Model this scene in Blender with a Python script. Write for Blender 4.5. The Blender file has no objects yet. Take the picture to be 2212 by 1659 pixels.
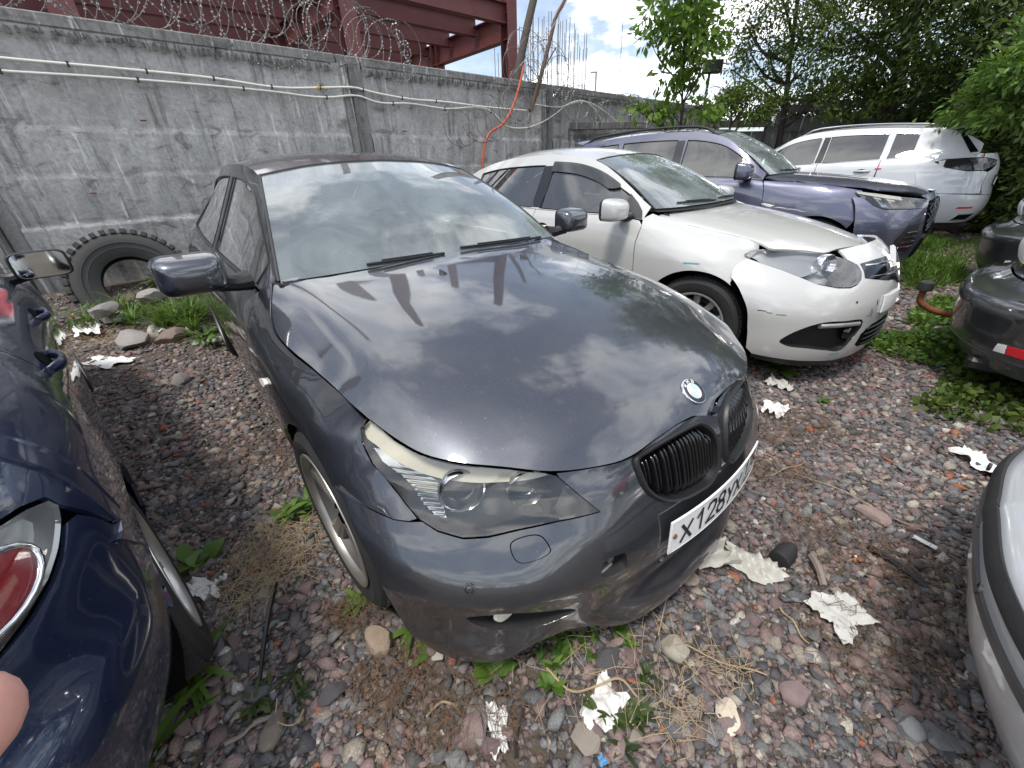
import bpy, bmesh, math, random
import numpy as np
from mathutils import Vector, Matrix
from mathutils.geometry import delaunay_2d_cdt
random.seed(7); RNG = np.random.default_rng(11)
SC = bpy.context.scene; COL = SC.collection
# ---------------------------------------------------------------- camera
FOC, PITCH, ROLL, CAMH = 857.58, math.radians(28.702), math.radians(-1.76), 1.3477     # focal length in pixels of a 2212 px wide picture
_r0 = np.array([1., 0, 0]); _F = np.array([0, math.cos(PITCH), -math.sin(PITCH)]); _u0 = np.array([0, math.sin(PITCH), math.cos(PITCH)])
_R = math.cos(ROLL)*_r0+math.sin(ROLL)*_u0; _U = math.cos(ROLL)*_u0-math.sin(ROLL)*_r0
cam = bpy.data.cameras.new('camera'); cam.sensor_width = 36; cam.lens = 36*FOC/2212; cam.clip_start = .02; cam.clip_end = 3000
camo = bpy.data.objects.new('camera', cam); COL.objects.link(camo)
camo.matrix_world = Matrix(((_R[0], _U[0], -_F[0], 0), (_R[1], _U[1], -_F[1], 0), (_R[2], _U[2], -_F[2], CAMH), (0, 0, 0, 1)))
SC.camera = camo
SC.render.resolution_x = 1024; SC.render.resolution_y = 768
# ---------------------------------------------------------------- sky, sun, exposure
SUN_EL, SUN_AZ = math.radians(68), math.radians(213)      # azimuth clockwise from +Y (the view direction)
W = bpy.data.worlds.new('World'); SC.world = W; W.use_nodes = True
nt = W.node_tree; N = nt.nodes; L = nt.links; N.clear()
def nd(t, **k):
    n = N.new(t)
    for a, b in k.items(): setattr(n, a, b)
    return n
sky = nd('ShaderNodeTexSky', sky_type='NISHITA', sun_disc=False, sun_elevation=SUN_EL, sun_rotation=SUN_AZ, air_density=1.0, dust_density=1.2, ozone_density=1.6)
tc = nd('ShaderNodeTexCoord'); sep = nd('ShaderNodeSeparateXYZ'); L.new(tc.outputs['Generated'], sep.inputs[0])
def mth(op, a, b=None, clamp=False):
    n = nd('ShaderNodeMath', operation=op, use_clamp=clamp)
    for i, v in enumerate((a, b)):
        if v is None: continue
        if hasattr(v, 'links'): L.new(v, n.inputs[i])
        else: n.inputs[i].default_value = v
    return n.outputs[0]
zz = mth('ADD', mth('MAXIMUM', sep.outputs[2], 0.0), .22)
cmb = nd('ShaderNodeCombineXYZ'); L.new(mth('DIVIDE', sep.outputs[0], zz), cmb.inputs[0]); L.new(mth('DIVIDE', sep.outputs[1], zz), cmb.inputs[1])
mp = nd('ShaderNodeMapping'); mp.inputs['Location'].default_value = (1.7, 4.4, 2.2); L.new(cmb.outputs[0], mp.inputs[0])
n1 = nd('ShaderNodeTexNoise'); n1.inputs['Scale'].default_value = 1.35; n1.inputs['Detail'].default_value = 9; n1.inputs['Roughness'].default_value = .60; n1.inputs['Distortion'].default_value = .25
L.new(mp.outputs[0], n1.inputs['Vector'])
rp = nd('ShaderNodeValToRGB'); rp.color_ramp.elements[0].position = .475; rp.color_ramp.elements[1].position = .55
L.new(n1.outputs['Fac'], rp.inputs[0])
n2 = nd('ShaderNodeTexNoise'); n2.inputs['Scale'].default_value = 3.2; n2.inputs['Detail'].default_value = 8; n2.inputs['Roughness'].default_value = .62
L.new(mp.outputs[0], n2.inputs['Vector'])
rc = nd('ShaderNodeValToRGB'); e = rc.color_ramp.elements; e[0].position = .34; e[0].color = (.42, .48, .58, 1); e[1].position = .60; e[1].color = (1, 1, 1, 1)
L.new(n2.outputs['Fac'], rc.inputs[0])
b1 = nd('ShaderNodeBackground'); b1.inputs['Strength'].default_value = .075; L.new(sky.outputs[0], b1.inputs[0])
b2 = nd('ShaderNodeBackground'); b2.inputs['Strength'].default_value = 1.05; L.new(rc.outputs[0], b2.inputs[0])
mx = nd('ShaderNodeMixShader'); L.new(mth('ADD', mth('MULTIPLY', rp.outputs[0], .81), .19), mx.inputs[0]); L.new(b1.outputs[0], mx.inputs[1]); L.new(b2.outputs[0], mx.inputs[2])
wo = nd('ShaderNodeOutputWorld'); L.new(mx.outputs[0], wo.inputs[0])
sun = bpy.data.lights.new('sun', 'SUN'); sun.energy = 1.3; sun.angle = math.radians(12); sun.color = (1, .96, .90)
suno = bpy.data.objects.new('sun', sun); COL.objects.link(suno)
suno.rotation_euler = Vector((-math.sin(SUN_AZ)*math.cos(SUN_EL), -math.cos(SUN_AZ)*math.cos(SUN_EL), -math.sin(SUN_EL))).to_track_quat('-Z', 'Y').to_euler()
SC.view_settings.view_transform = 'Standard'; SC.view_settings.look = 'None'; SC.view_settings.gamma = 1; SC.view_settings.exposure = 1.2
SC.view_settings.use_curve_mapping = False
SC.cycles.max_bounces = 6; SC.cycles.transparent_max_bounces = 10; SC.cycles.caustics_reflective = False; SC.cycles.caustics_refractive = False
# ---------------------------------------------------------------- geometry (numpy)
def hw(knots, x):
    """linear Hermite (finite-difference) interpolation weights: (N,n)"""
    k = np.asarray(knots, float); x = np.atleast_1d(np.asarray(x, float)); n = len(k)
    if n == 1: return np.ones((len(x), 1))
    d = np.diff(k); M = np.zeros((n, n))              # slopes = M @ values
    for i in range(n):
        if i == 0: M[0, 0], M[0, 1] = -1/d[0], 1/d[0]
        elif i == n-1: M[i, i-1], M[i, i] = -1/d[-1], 1/d[-1]
        else:
            a, b = d[i-1], d[i]
            M[i, i-1] = -b/(a*(a+b)); M[i, i+1] = a/(b*(a+b)); M[i, i] = (b-a)/(a*b)
    j = np.clip(np.searchsorted(k, x, side='right')-1, 0, n-2)
    h = d[j]; t = np.clip((x-k[j])/h, -.6, 1.6)
    tt = np.clip(t, 0, 1); ex = (t-tt)*h
    h00 = 2*tt**3-3*tt**2+1; h10 = tt**3-2*tt**2+tt; h01 = -2*tt**3+3*tt**2; h11 = tt**3-tt**2
    W = np.zeros((len(x), n)); r = np.arange(len(x))
    W[r, j] += h00; W[r, j+1] += h01
    W += (h10*h)[:, None]*M[j]+(h11*h)[:, None]*M[j+1]
    e = np.where(t < 0, j, j+1); W += ex[:, None]*M[e]
    return W

def curve(pts, n=None, ts=None, closed=False):
    """smooth curve through points, chord-length parameter -> (n,dim)"""
    P = np.asarray(pts, float)
    if closed:
        m = len(P); Q = np.vstack([P[-3:], P, P[:4]])
        s = np.r_[0, np.cumsum(np.maximum(np.linalg.norm(np.diff(Q, axis=0), axis=1), 1e-6)**.7)]
        tt = np.linspace(s[3], s[3+m], n+1)[:-1]
        return hw(s, tt) @ Q
    s = np.r_[0, np.cumsum(np.maximum(np.linalg.norm(np.diff(P, axis=0), axis=1), 1e-6))]
    if ts is None: ts = np.linspace(0, 1, n)
    return hw(s/s[-1], ts) @ P

class Tensor:
    """surface (u,v)->xyz through a control grid P[len(us)][len(vs)][3]"""
    def __init__(s, us, vs, P): s.us = us; s.vs = vs; s.P = np.asarray(P, float)
    def __call__(s, uv):
        uv = np.atleast_2d(uv)
        return np.einsum('ni,nj,ijk->nk', hw(s.us, uv[:, 0]), hw(s.vs, uv[:, 1]), s.P)

def graph_xy(xs, ys, Z):
    return Tensor(xs, ys, [[(x, y, Z[i][j]) for j, y in enumerate(ys)] for i, x in enumerate(xs)])

def front_rows(rows, warp=None):
    """rows: list of (z,[(x,y)..]); param (t in 0..1, z)"""
    n = len(rows[0][1]); ts = np.linspace(0, 1, n); zs = [r[0] for r in rows]
    return Tensor(ts, zs, [[(rows[k][1][i][0], rows[k][1][i][1], rows[k][0]) for k in range(len(rows))] for i in range(n)])

class Side:
    """body side: level curves [(x,w,z)..] from sill to rail; param (x,z)->(x,-w,z)"""
    def __init__(s, levels):
        s.L = [np.asarray(sorted(l), float) for l in levels]
    def kz(s, x):
        Y = []; Z = []
        for l in s.L:
            W = hw(l[:, 0], np.clip(x, l[0, 0], l[-1, 0])); Y.append(W @ l[:, 1]); Z.append(W @ l[:, 2])
        return np.array(Y).T, np.array(Z).T
    def w(s, x, z):
        x = np.atleast_1d(np.asarray(x, float)); z = np.atleast_1d(np.asarray(z, float))
        Y, Z = s.kz(x); n, K = Y.shape
        dz = np.maximum(np.diff(Z, axis=1), 1e-3); dl = np.diff(Y, axis=1)/dz
        m = np.zeros_like(Y); m[:, 0] = dl[:, 0]; m[:, -1] = dl[:, -1]
        for k in range(1, K-1):
            a, b = dl[:, k-1], dl[:, k]; w1 = 2*dz[:, k]+dz[:, k-1]; w2 = dz[:, k]+2*dz[:, k-1]
            ok = a*b > 1e-9
            m[:, k] = np.where(ok, (w1+w2)/(w1/np.where(ok, a, 1)+w2/np.where(ok, b, 1)), 0)
        j = np.zeros(n, int)
        for k in range(1, K-1): j = np.where(z >= Z[:, k], k, j)
        r = np.arange(n); h = dz[r, j]; t = (z-Z[r, j])/h; tc = np.clip(t, 0, 1)
        y = (2*tc**3-3*tc**2+1)*Y[r, j]+(tc**3-2*tc**2+tc)*h*m[r, j]+(-2*tc**3+3*tc**2)*Y[r, j+1]+(tc**3-tc**2)*h*m[r, j+1]
        return y+np.where(t < 0, (t*h)*m[:, 0], 0)+np.where(t > 1, ((t-1)*h)*m[:, -1], 0)
    def __call__(s, uv):
        uv = np.atleast_2d(uv); return np.c_[uv[:, 0], -s.w(uv[:, 0], uv[:, 1]), uv[:, 1]]

def inpoly(P, poly):
    x, y = P[:, 0], P[:, 1]; c = np.zeros(len(P), bool); q = np.asarray(poly); m = len(q)
    for i in range(m):
        x1, y1 = q[i]; x2, y2 = q[i-1]
        if y1 == y2: continue
        k = ((y1 > y) != (y2 > y)) & (x < (x2-x1)*(y-y1)/(y2-y1)+x1); c ^= k
    return c

def densify(poly, step, sc=(1, 1), closed=True):
    out = []; P = np.asarray(poly, float); S = np.asarray(sc, float); m = len(P)
    for i in range(m if closed else m-1):
        a, b = P[i], P[(i+1) % m]; k = max(1, int(math.ceil(np.linalg.norm((b-a)*S)/step)))
        for j in range(k): out.append(a+(b-a)*j/k)
    if not closed: out.append(P[-1])
    return np.array(out)

def snorm(surf, uv, e=2e-3):
    uv = np.atleast_2d(uv)
    a = surf(uv+[e, 0])-surf(uv-[e, 0]); b = surf(uv+[0, e])-surf(uv-[0, e])
    n = np.cross(a, b); return n/np.maximum(np.linalg.norm(n, axis=1), 1e-12)[:, None]
# ---------------------------------------------------------------- grey saloon: control surfaces (metres, x forward from front axle, right side is -y)
B_HOOD = graph_xy([-.64, -.4, -.1, .2, .4, .55, .66, .74, .80],
                  [-.86, -.78, -.68, -.55, -.40, -.2, 0, .2],
 [[0.915, 0.965, 0.992, 1.000, 1.004, 1.010, 1.012, 1.010],
  [0.851, 0.902, 0.957, 0.972, 0.982, 0.994, 0.998, 0.994],
  [0.801, 0.841, 0.902, 0.935, 0.951, 0.965, 0.969, 0.965],
  [0.746, 0.794, 0.846, 0.883, 0.905, 0.922, 0.927, 0.922],
  [0.669, 0.724, 0.781, 0.825, 0.858, 0.880, 0.886, 0.880],
  [0.579, 0.646, 0.709, 0.758, 0.805, 0.836, 0.843, 0.836],
  [0.492, 0.560, 0.630, 0.692, 0.745, 0.788, 0.797, 0.788],
  [0.400, 0.470, 0.550, 0.620, 0.678, 0.728, 0.738, 0.728],
  [0.300, 0.380, 0.460, 0.530, 0.600, 0.655, 0.670, 0.655]])
B_FRONT = front_rows([
 (.11, [(.838, 0), (.832, -.15), (.797, -.32), (.712, -.49), (.655, -.635), (.555, -.758), (.450, -.824), (.38, -.852), (.32, -.868)]),
 (.17, [(.850, 0), (.845, -.15), (.805, -.32), (.724, -.49), (.664, -.640), (.565, -.768), (.460, -.834), (.385, -.862), (.325, -.878)]),
 (.20, [(.845, 0), (.840, -.15), (.800, -.32), (.730, -.49), (.668, -.640), (.568, -.768), (.465, -.840), (.39, -.870), (.33, -.887)]),
 (.27, [(.800, 0), (.795, -.15), (.775, -.32), (.740, -.49), (.668, -.636), (.568, -.762), (.466, -.840), (.39, -.880), (.33, -.897)]),
 (.34, [(.825, 0), (.819, -.15), (.795, -.33), (.750, -.49), (.67, -.64), (.57, -.765), (.468, -.845), (.39, -.885), (.33, -.902)]),
 (.45, [(0.840, 0.000), (0.835, -0.150), (0.812, -0.332), (0.768, -0.493), (0.692, -0.644), (0.584, -0.771), (0.474, -0.853), (0.391, -0.892), (0.330, -0.908)]),
 (.475, [(0.840, 0.000), (0.833, -0.150), (0.809, -0.331), (0.761, -0.492), (0.682, -0.641), (0.573, -0.768), (0.468, -0.851), (0.389, -0.891), (0.330, -0.908)]),
 (.55, [(.832, 0), (.822, -.15), (.788, -.33), (.727, -.49), (.628, -.632), (.515, -.755), (.415, -.842), (.350, -.882), (.30, -.902)]),
 (.60, [(.822, 0), (.810, -.15), (.768, -.33), (.698, -.48), (.590, -.618), (.470, -.738), (.365, -.825), (.30, -.868), (.25, -.893)]),
 (.68, [(0.800, 0.000), (0.783, -0.150), (0.730, -0.320), (0.649, -0.472), (0.535, -0.606), (0.407, -0.721), (0.288, -0.805), (0.208, -0.845), (0.138, -0.872)]),
 (.75, [(0.765, 0.000), (0.745, -0.150), (0.675, -0.310), (0.577, -0.463), (0.449, -0.599), (0.312, -0.709), (0.174, -0.785), (0.084, -0.820), (-0.006, -0.845)]),
 (.80, [(0.730, 0.000), (0.700, -0.150), (0.610, -0.310), (0.500, -0.454), (0.366, -0.585), (0.222, -0.692), (0.075, -0.768), (-0.025, -0.803), (-0.125, -0.823)])])
B_SIDE = Side([
 [(.45, .80, .17), (.2, .835, .17), (-.4, .845, .17), (-1.5, .85, .17), (-2.4, .85, .17), (-2.9, .855, .18), (-3.5, .80, .20), (-4.0, .66, .22)],
 [(.45, .845, .36), (.2, .878, .36), (-.4, .892, .36), (-1.5, .897, .36), (-2.4, .90, .37), (-2.9, .905, .38), (-3.5, .85, .40), (-4.0, .71, .42)],
 [(.45, .818, .56), (.2, .900, .57), (-.1, .912, .58), (-.5, .918, .58), (-1.5, .922, .60), (-2.4, .923, .62), (-2.9, .920, .64), (-3.5, .872, .66), (-4.0, .73, .66)],
 [(.45, .668, .67), (.2, .846, .692), (-.1, .890, .71), (-.5, .902, .735), (-1.5, .908, .77), (-2.4, .912, .80), (-2.9, .905, .82), (-3.5, .855, .84), (-4.0, .73, .82)],
 [(.45, .575, .735), (.2, .784, .764), (.05, .812, .792), (-.1, .828, .806), (-.35, .838, .836), (-.55, .850, .865), (-1.5, .868, .89), (-2.4, .872, .925), (-2.9, .860, .945), (-3.5, .80, .955), (-4.0, .70, .94)],
 [(.45, .56, .755), (.2, .765, .792), (.05, .790, .814), (-.1, .802, .832), (-.35, .814, .868), (-.55, .800, .93), (-1.0, .815, .955), (-1.5, .822, .965), (-2.4, .825, .995), (-2.9, .80, 1.015), (-3.5, .72, 1.01), (-4.0, .62, .99)],
 [(.45, .55, .79), (.2, .748, .812), (.05, .775, .836), (-.1, .788, .855), (-.35, .800, .908), (-.61, .742, .985), (-.8, .695, 1.09), (-1.0, .645, 1.198), (-1.285, .577, 1.347), (-1.5, .580, 1.385), (-1.8, .586, 1.402), (-2.2, .586, 1.396), (-2.6, .572, 1.355), (-2.9, .565, 1.285), (-3.2, .58, 1.165), (-3.45, .61, 1.04), (-3.7, .62, 1.02), (-4.0, .60, 1.01)]])
B_WS_B = [(-.50, 0, 1.000), (-.508, -.25, .999), (-.535, -.5, .994), (-.565, -.65, .990), (-.61, -.742, .985)]
B_WS_T = [(-1.24, 0, 1.400), (-1.245, -.2, 1.394), (-1.255, -.38, 1.378), (-1.268, -.50, 1.358), (-1.285, -.572, 1.345)]
# ---------------------------------------------------------------- other cars: control surfaces
F_HOOD = graph_xy([-.52, -.2, .1, .4, .6, .75, .88], [-.88, -.74, -.55, -.3, 0, .3],
 [[.925, .985, 1.012, 1.024, 1.030, 1.024], [.860, .932, .970, .986, .992, .986], [.80, .875, .918, .941, .948, .941], [.71, .795, .846, .878, .890, .878], [.61, .705, .772, .816, .833, .816], [.52, .615, .690, .748, .770, .748], [.42, .515, .59, .66, .68, .66]])
F_FRONT = front_rows([
 (.10, [(.905, 0), (.890, -.2), (.845, -.39), (.765, -.56), (.64, -.71), (.48, -.80), (.34, -.85)]),
 (.19, [(.945, 0), (.928, -.2), (.880, -.40), (.795, -.575), (.665, -.73), (.50, -.83), (.34, -.875)]),
 (.38, [(.965, 0), (.943, -.2), (.890, -.40), (.803, -.58), (.675, -.74), (.51, -.85), (.34, -.893)]),
 (.52, [(.965, 0), (.940, -.2), (.880, -.40), (.788, -.58), (.65, -.74), (.49, -.85), (.33, -.898)]),
 (.63, [(.940, 0), (.910, -.2), (.838, -.39), (.735, -.56), (.59, -.71), (.43, -.82), (.26, -.885)]),
 (.73, [(.885, 0), (.850, -.2), (.760, -.37), (.635, -.53), (.48, -.67), (.31, -.78), (.13, -.855)]),
 (.82, [(.800, 0), (.760, -.2), (.650, -.36), (.515, -.50), (.35, -.64), (.18, -.745), (0, -.82)]),
 (.86, [(.74, 0), (.70, -.2), (.59, -.36), (.45, -.49), (.28, -.62), (.10, -.72), (-.08, -.79)])])
F_SIDE = Side([
 [(.45, .78, .16), (.1, .83, .16), (-.5, .835, .16), (-2.3, .84, .16), (-2.8, .84, .17), (-3.4, .77, .2), (-3.75, .62, .22)],
 [(.45, .82, .36), (.1, .880, .36), (-.5, .878, .36), (-1.5, .880, .36), (-2.3, .885, .36), (-2.8, .888, .38), (-3.4, .82, .4), (-3.75, .66, .42)],
 [(.45, .80, .55), (.1, .897, .56), (-.5, .898, .56), (-1.5, .902, .58), (-2.3, .905, .60), (-2.8, .90, .62), (-3.4, .84, .64), (-3.75, .68, .66)],
 [(.45, .70, .68), (.1, .87, .70), (-.5, .890, .74), (-1.5, .893, .78), (-2.3, .895, .82), (-2.8, .885, .84), (-3.4, .81, .86), (-3.75, .67, .86)],
 [(.45, .60, .76), (.1, .80, .81), (-.35, .838, .88), (-.6, .85, .90), (-1.5, .855, .915), (-2.3, .855, .945), (-2.8, .835, .965), (-3.4, .76, .98), (-3.75, .64, .97)],
 [(.45, .58, .79), (.1, .775, .84), (-.35, .80, .935), (-.55, .805, .965), (-1.0, .808, .975), (-1.5, .81, .985), (-2.3, .805, 1.015), (-2.8, .775, 1.035), (-3.4, .70, 1.04), (-3.75, .60, 1.02)],
 [(.45, .60, .80), (.33, .685, .846), (.18, .672, .884), (0, .692, .914), (-.2, .712, .945), (-.32, .722, .968), (-.48, .705, 1.03), (-.75, .640, 1.185), (-1.0, .585, 1.315), (-1.2, .565, 1.375), (-1.5, .565, 1.408), (-1.9, .565, 1.405), (-2.3, .560, 1.37), (-2.6, .56, 1.305), (-2.9, .575, 1.20), (-3.2, .60, 1.08), (-3.5, .60, 1.05), (-3.75, .58, 1.03)]])
F_WS = ([(-.30, 0, 1.035), (-.315, -.25, 1.034), (-.36, -.48, 1.032), (-.42, -.62, 1.030), (-.48, -.70, 1.028)], [(-1.06, 0, 1.40), (-1.065, -.2, 1.395), (-1.085, -.38, 1.382), (-1.11, -.50, 1.368), (-1.13, -.558, 1.355)])
U_HOOD = graph_xy([-.62, -.2, .2, .5, .7, .82, .9], [-.92, -.82, -.66, -.4, 0, .4],
 [[1.06, 1.10, 1.13, 1.145, 1.15, 1.145], [1.02, 1.065, 1.095, 1.115, 1.12, 1.115], [.965, 1.01, 1.05, 1.075, 1.08, 1.075], [.90, .95, 1.0, 1.03, 1.035, 1.03], [.82, .88, .94, .98, .99, .98], [.70, .77, .85, .91, .93, .91], [.6, .66, .74, .8, .83, .8]])
U_FRONT = front_rows([
 (.20, [(.84, 0), (.82, -.25), (.78, -.45), (.70, -.62), (.56, -.78), (.42, -.86), (.34, -.885)]),
 (.35, [(.90, 0), (.88, -.25), (.835, -.46), (.75, -.64), (.60, -.80), (.45, -.88), (.35, -.91)]),
 (.55, [(.93, 0), (.91, -.25), (.86, -.46), (.77, -.65), (.61, -.82), (.46, -.895), (.35, -.925)]),
 (.75, [(.92, 0), (.90, -.25), (.845, -.46), (.75, -.65), (.58, -.82), (.42, -.895), (.30, -.925)]),
 (.86, [(.90, 0), (.875, -.25), (.81, -.46), (.70, -.64), (.52, -.80), (.35, -.88), (.20, -.915)]),
 (.96, [(.85, 0), (.82, -.25), (.74, -.45), (.61, -.62), (.42, -.77), (.23, -.85), (.05, -.89)])])
U_SIDE = Side([
 [(.45, .83, .22), (.1, .87, .22), (-.5, .87, .22), (-2.3, .87, .22), (-2.8, .87, .23), (-3.3, .82, .25), (-3.65, .66, .28)],
 [(.45, .87, .42), (.1, .915, .42), (-.5, .905, .42), (-1.5, .905, .42), (-2.3, .91, .42), (-2.8, .915, .44), (-3.3, .86, .46), (-3.65, .70, .48)],
 [(.45, .855, .70), (.1, .925, .70), (-.5, .928, .70), (-1.5, .930, .72), (-2.3, .930, .74), (-2.8, .925, .76), (-3.3, .87, .78), (-3.65, .72, .80)],
 [(.45, .80, .86), (.1, .905, .87), (-.5, .912, .89), (-1.5, .915, .91), (-2.3, .918, .94), (-2.8, .905, .97), (-3.3, .85, 1.0), (-3.65, .71, 1.0)],
 [(.45, .75, .95), (.1, .86, .98), (-.4, .87, 1.02), (-.65, .88, 1.04), (-1.5, .882, 1.06), (-2.3, .88, 1.09), (-2.8, .86, 1.12), (-3.3, .79, 1.15), (-3.65, .68, 1.15)],
 [(.45, .72, .98), (.1, .83, 1.015), (-.4, .84, 1.06), (-.65, .838, 1.085), (-1.0, .84, 1.10), (-1.5, .84, 1.115), (-2.3, .83, 1.15), (-2.8, .80, 1.18), (-3.3, .73, 1.20), (-3.65, .66, 1.20)],
 [(.45, .70, 1.0), (.1, .80, 1.035), (-.35, .78, 1.09), (-.58, .735, 1.135), (-.85, .675, 1.33), (-1.1, .625, 1.50), (-1.35, .605, 1.575), (-1.7, .60, 1.605), (-2.2, .595, 1.605), (-2.7, .585, 1.575), (-3.1, .57, 1.53), (-3.4, .58, 1.40), (-3.65, .61, 1.22)]])
U_WS = ([(-.42, 0, 1.145), (-.435, -.3, 1.143), (-.48, -.52, 1.14), (-.53, -.65, 1.136), (-.58, -.73, 1.132)], [(-1.20, 0, 1.60), (-1.205, -.2, 1.597), (-1.22, -.38, 1.588), (-1.24, -.52, 1.572), (-1.255, -.60, 1.555)])
U_REAR = front_rows([
 (.24, [(-3.60, 0), (-3.58, -.3), (-3.52, -.54), (-3.40, -.73), (-3.20, -.85), (-3.02, -.89)]),
 (.40, [(-3.70, 0), (-3.68, -.3), (-3.61, -.56), (-3.47, -.76), (-3.24, -.885), (-3.02, -.92)]),
 (.62, [(-3.73, 0), (-3.71, -.3), (-3.64, -.57), (-3.49, -.78), (-3.25, -.90), (-3.0, -.932)]),
 (.80, [(-3.70, 0), (-3.68, -.3), (-3.61, -.57), (-3.46, -.77), (-3.20, -.89), (-2.95, -.93)]),
 (.98, [(-3.69, 0), (-3.67, -.3), (-3.60, -.56), (-3.45, -.75), (-3.18, -.87), (-2.9, -.90)]),
 (1.10, [(-3.66, 0), (-3.64, -.3), (-3.57, -.54), (-3.43, -.72), (-3.16, -.83), (-2.88, -.87)]),
 (1.22, [(-3.60, 0), (-3.58, -.28), (-3.52, -.50), (-3.40, -.66), (-3.15, -.755), (-2.9, -.79)])])
Z_SIDE = Side([   # dark blue saloon
 [(.40, .78, .17), (.1, .815, .17), (-.5, .82, .17), (-2.2, .82, .17), (-2.7, .82, .18), (-3.1, .76, .2), (-3.45, .60, .22)],
 [(.40, .82, .35), (.1, .86, .35), (-.5, .858, .35), (-1.5, .862, .35), (-2.2, .866, .36), (-2.7, .868, .38), (-3.1, .81, .4), (-3.45, .64, .42)],
 [(.40, .81, .55), (.1, .873, .56), (-.5, .874, .57), (-1.5, .878, .59), (-2.2, .878, .61), (-2.7, .874, .63), (-3.1, .82, .65), (-3.45, .66, .66)],
 [(.40, .75, .70), (.1, .85, .71), (-.5, .864, .74), (-1.5, .868, .77), (-2.2, .868, .79), (-2.7, .858, .81), (-3.1, .79, .83), (-3.45, .64, .84)],
 [(.40, .68, .80), (.1, .80, .83), (-.5, .82, .865), (-1.5, .825, .885), (-2.2, .825, .905), (-2.7, .81, .925), (-3.1, .73, .94), (-3.45, .60, .94)],
 [(.40, .66, .82), (.1, .77, .86), (-.35, .78, .90), (-.55, .785, .92), (-1.0, .785, .93), (-1.5, .785, .94), (-2.2, .78, .97), (-2.7, .75, 1.0), (-3.1, .66, 1.01), (-3.45, .55, 1.0)],
 [(.40, .64, .84), (.1, .75, .88), (-.3, .73, .95), (-.52, .69, 1.0), (-.78, .63, 1.14), (-1.05, .57, 1.29), (-1.25, .55, 1.36), (-1.55, .55, 1.395), (-1.9, .55, 1.395), (-2.3, .54, 1.345), (-2.6, .54, 1.25), (-2.85, .56, 1.13), (-3.05, .58, 1.045), (-3.25, .56, 1.03), (-3.45, .54, 1.02)]])
Z_REAR = front_rows([
 (.18, [(-3.38, 0), (-3.36, -.26), (-3.29, -.45), (-3.17, -.59), (-3.03, -.68), (-2.92, -.74)]),
 (.32, [(-3.48, 0), (-3.46, -.27), (-3.38, -.50), (-3.25, -.67), (-3.06, -.768), (-2.93, -.805)]),
 (.47, [(-3.52, 0), (-3.50, -.28), (-3.41, -.52), (-3.275, -.70), (-3.08, -.812), (-2.93, -.848)]),
 (.58, [(-3.515, 0), (-3.495, -.28), (-3.405, -.52), (-3.265, -.70), (-3.07, -.818), (-2.91, -.858)]),
 (.63, [(-3.47, 0), (-3.45, -.28), (-3.37, -.515), (-3.235, -.69), (-3.05, -.815), (-2.88, -.862)]),
 (.75, [(-3.44, 0), (-3.42, -.28), (-3.345, -.51), (-3.21, -.68), (-3.03, -.805), (-2.86, -.855)]),
 (.90, [(-3.42, 0), (-3.40, -.27), (-3.32, -.49), (-3.19, -.64), (-3.01, -.755), (-2.85, -.81)]),
 (1.0, [(-3.39, 0), (-3.37, -.26), (-3.29, -.46), (-3.17, -.59), (-3.0, -.68), (-2.86, -.73)])])
W_REAR = Tensor(U_REAR.us, U_REAR.vs, U_REAR.P.copy()); W_REAR.P[..., 0] = -2.9+(U_REAR.P[..., 0]+2.9)*1.15
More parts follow.
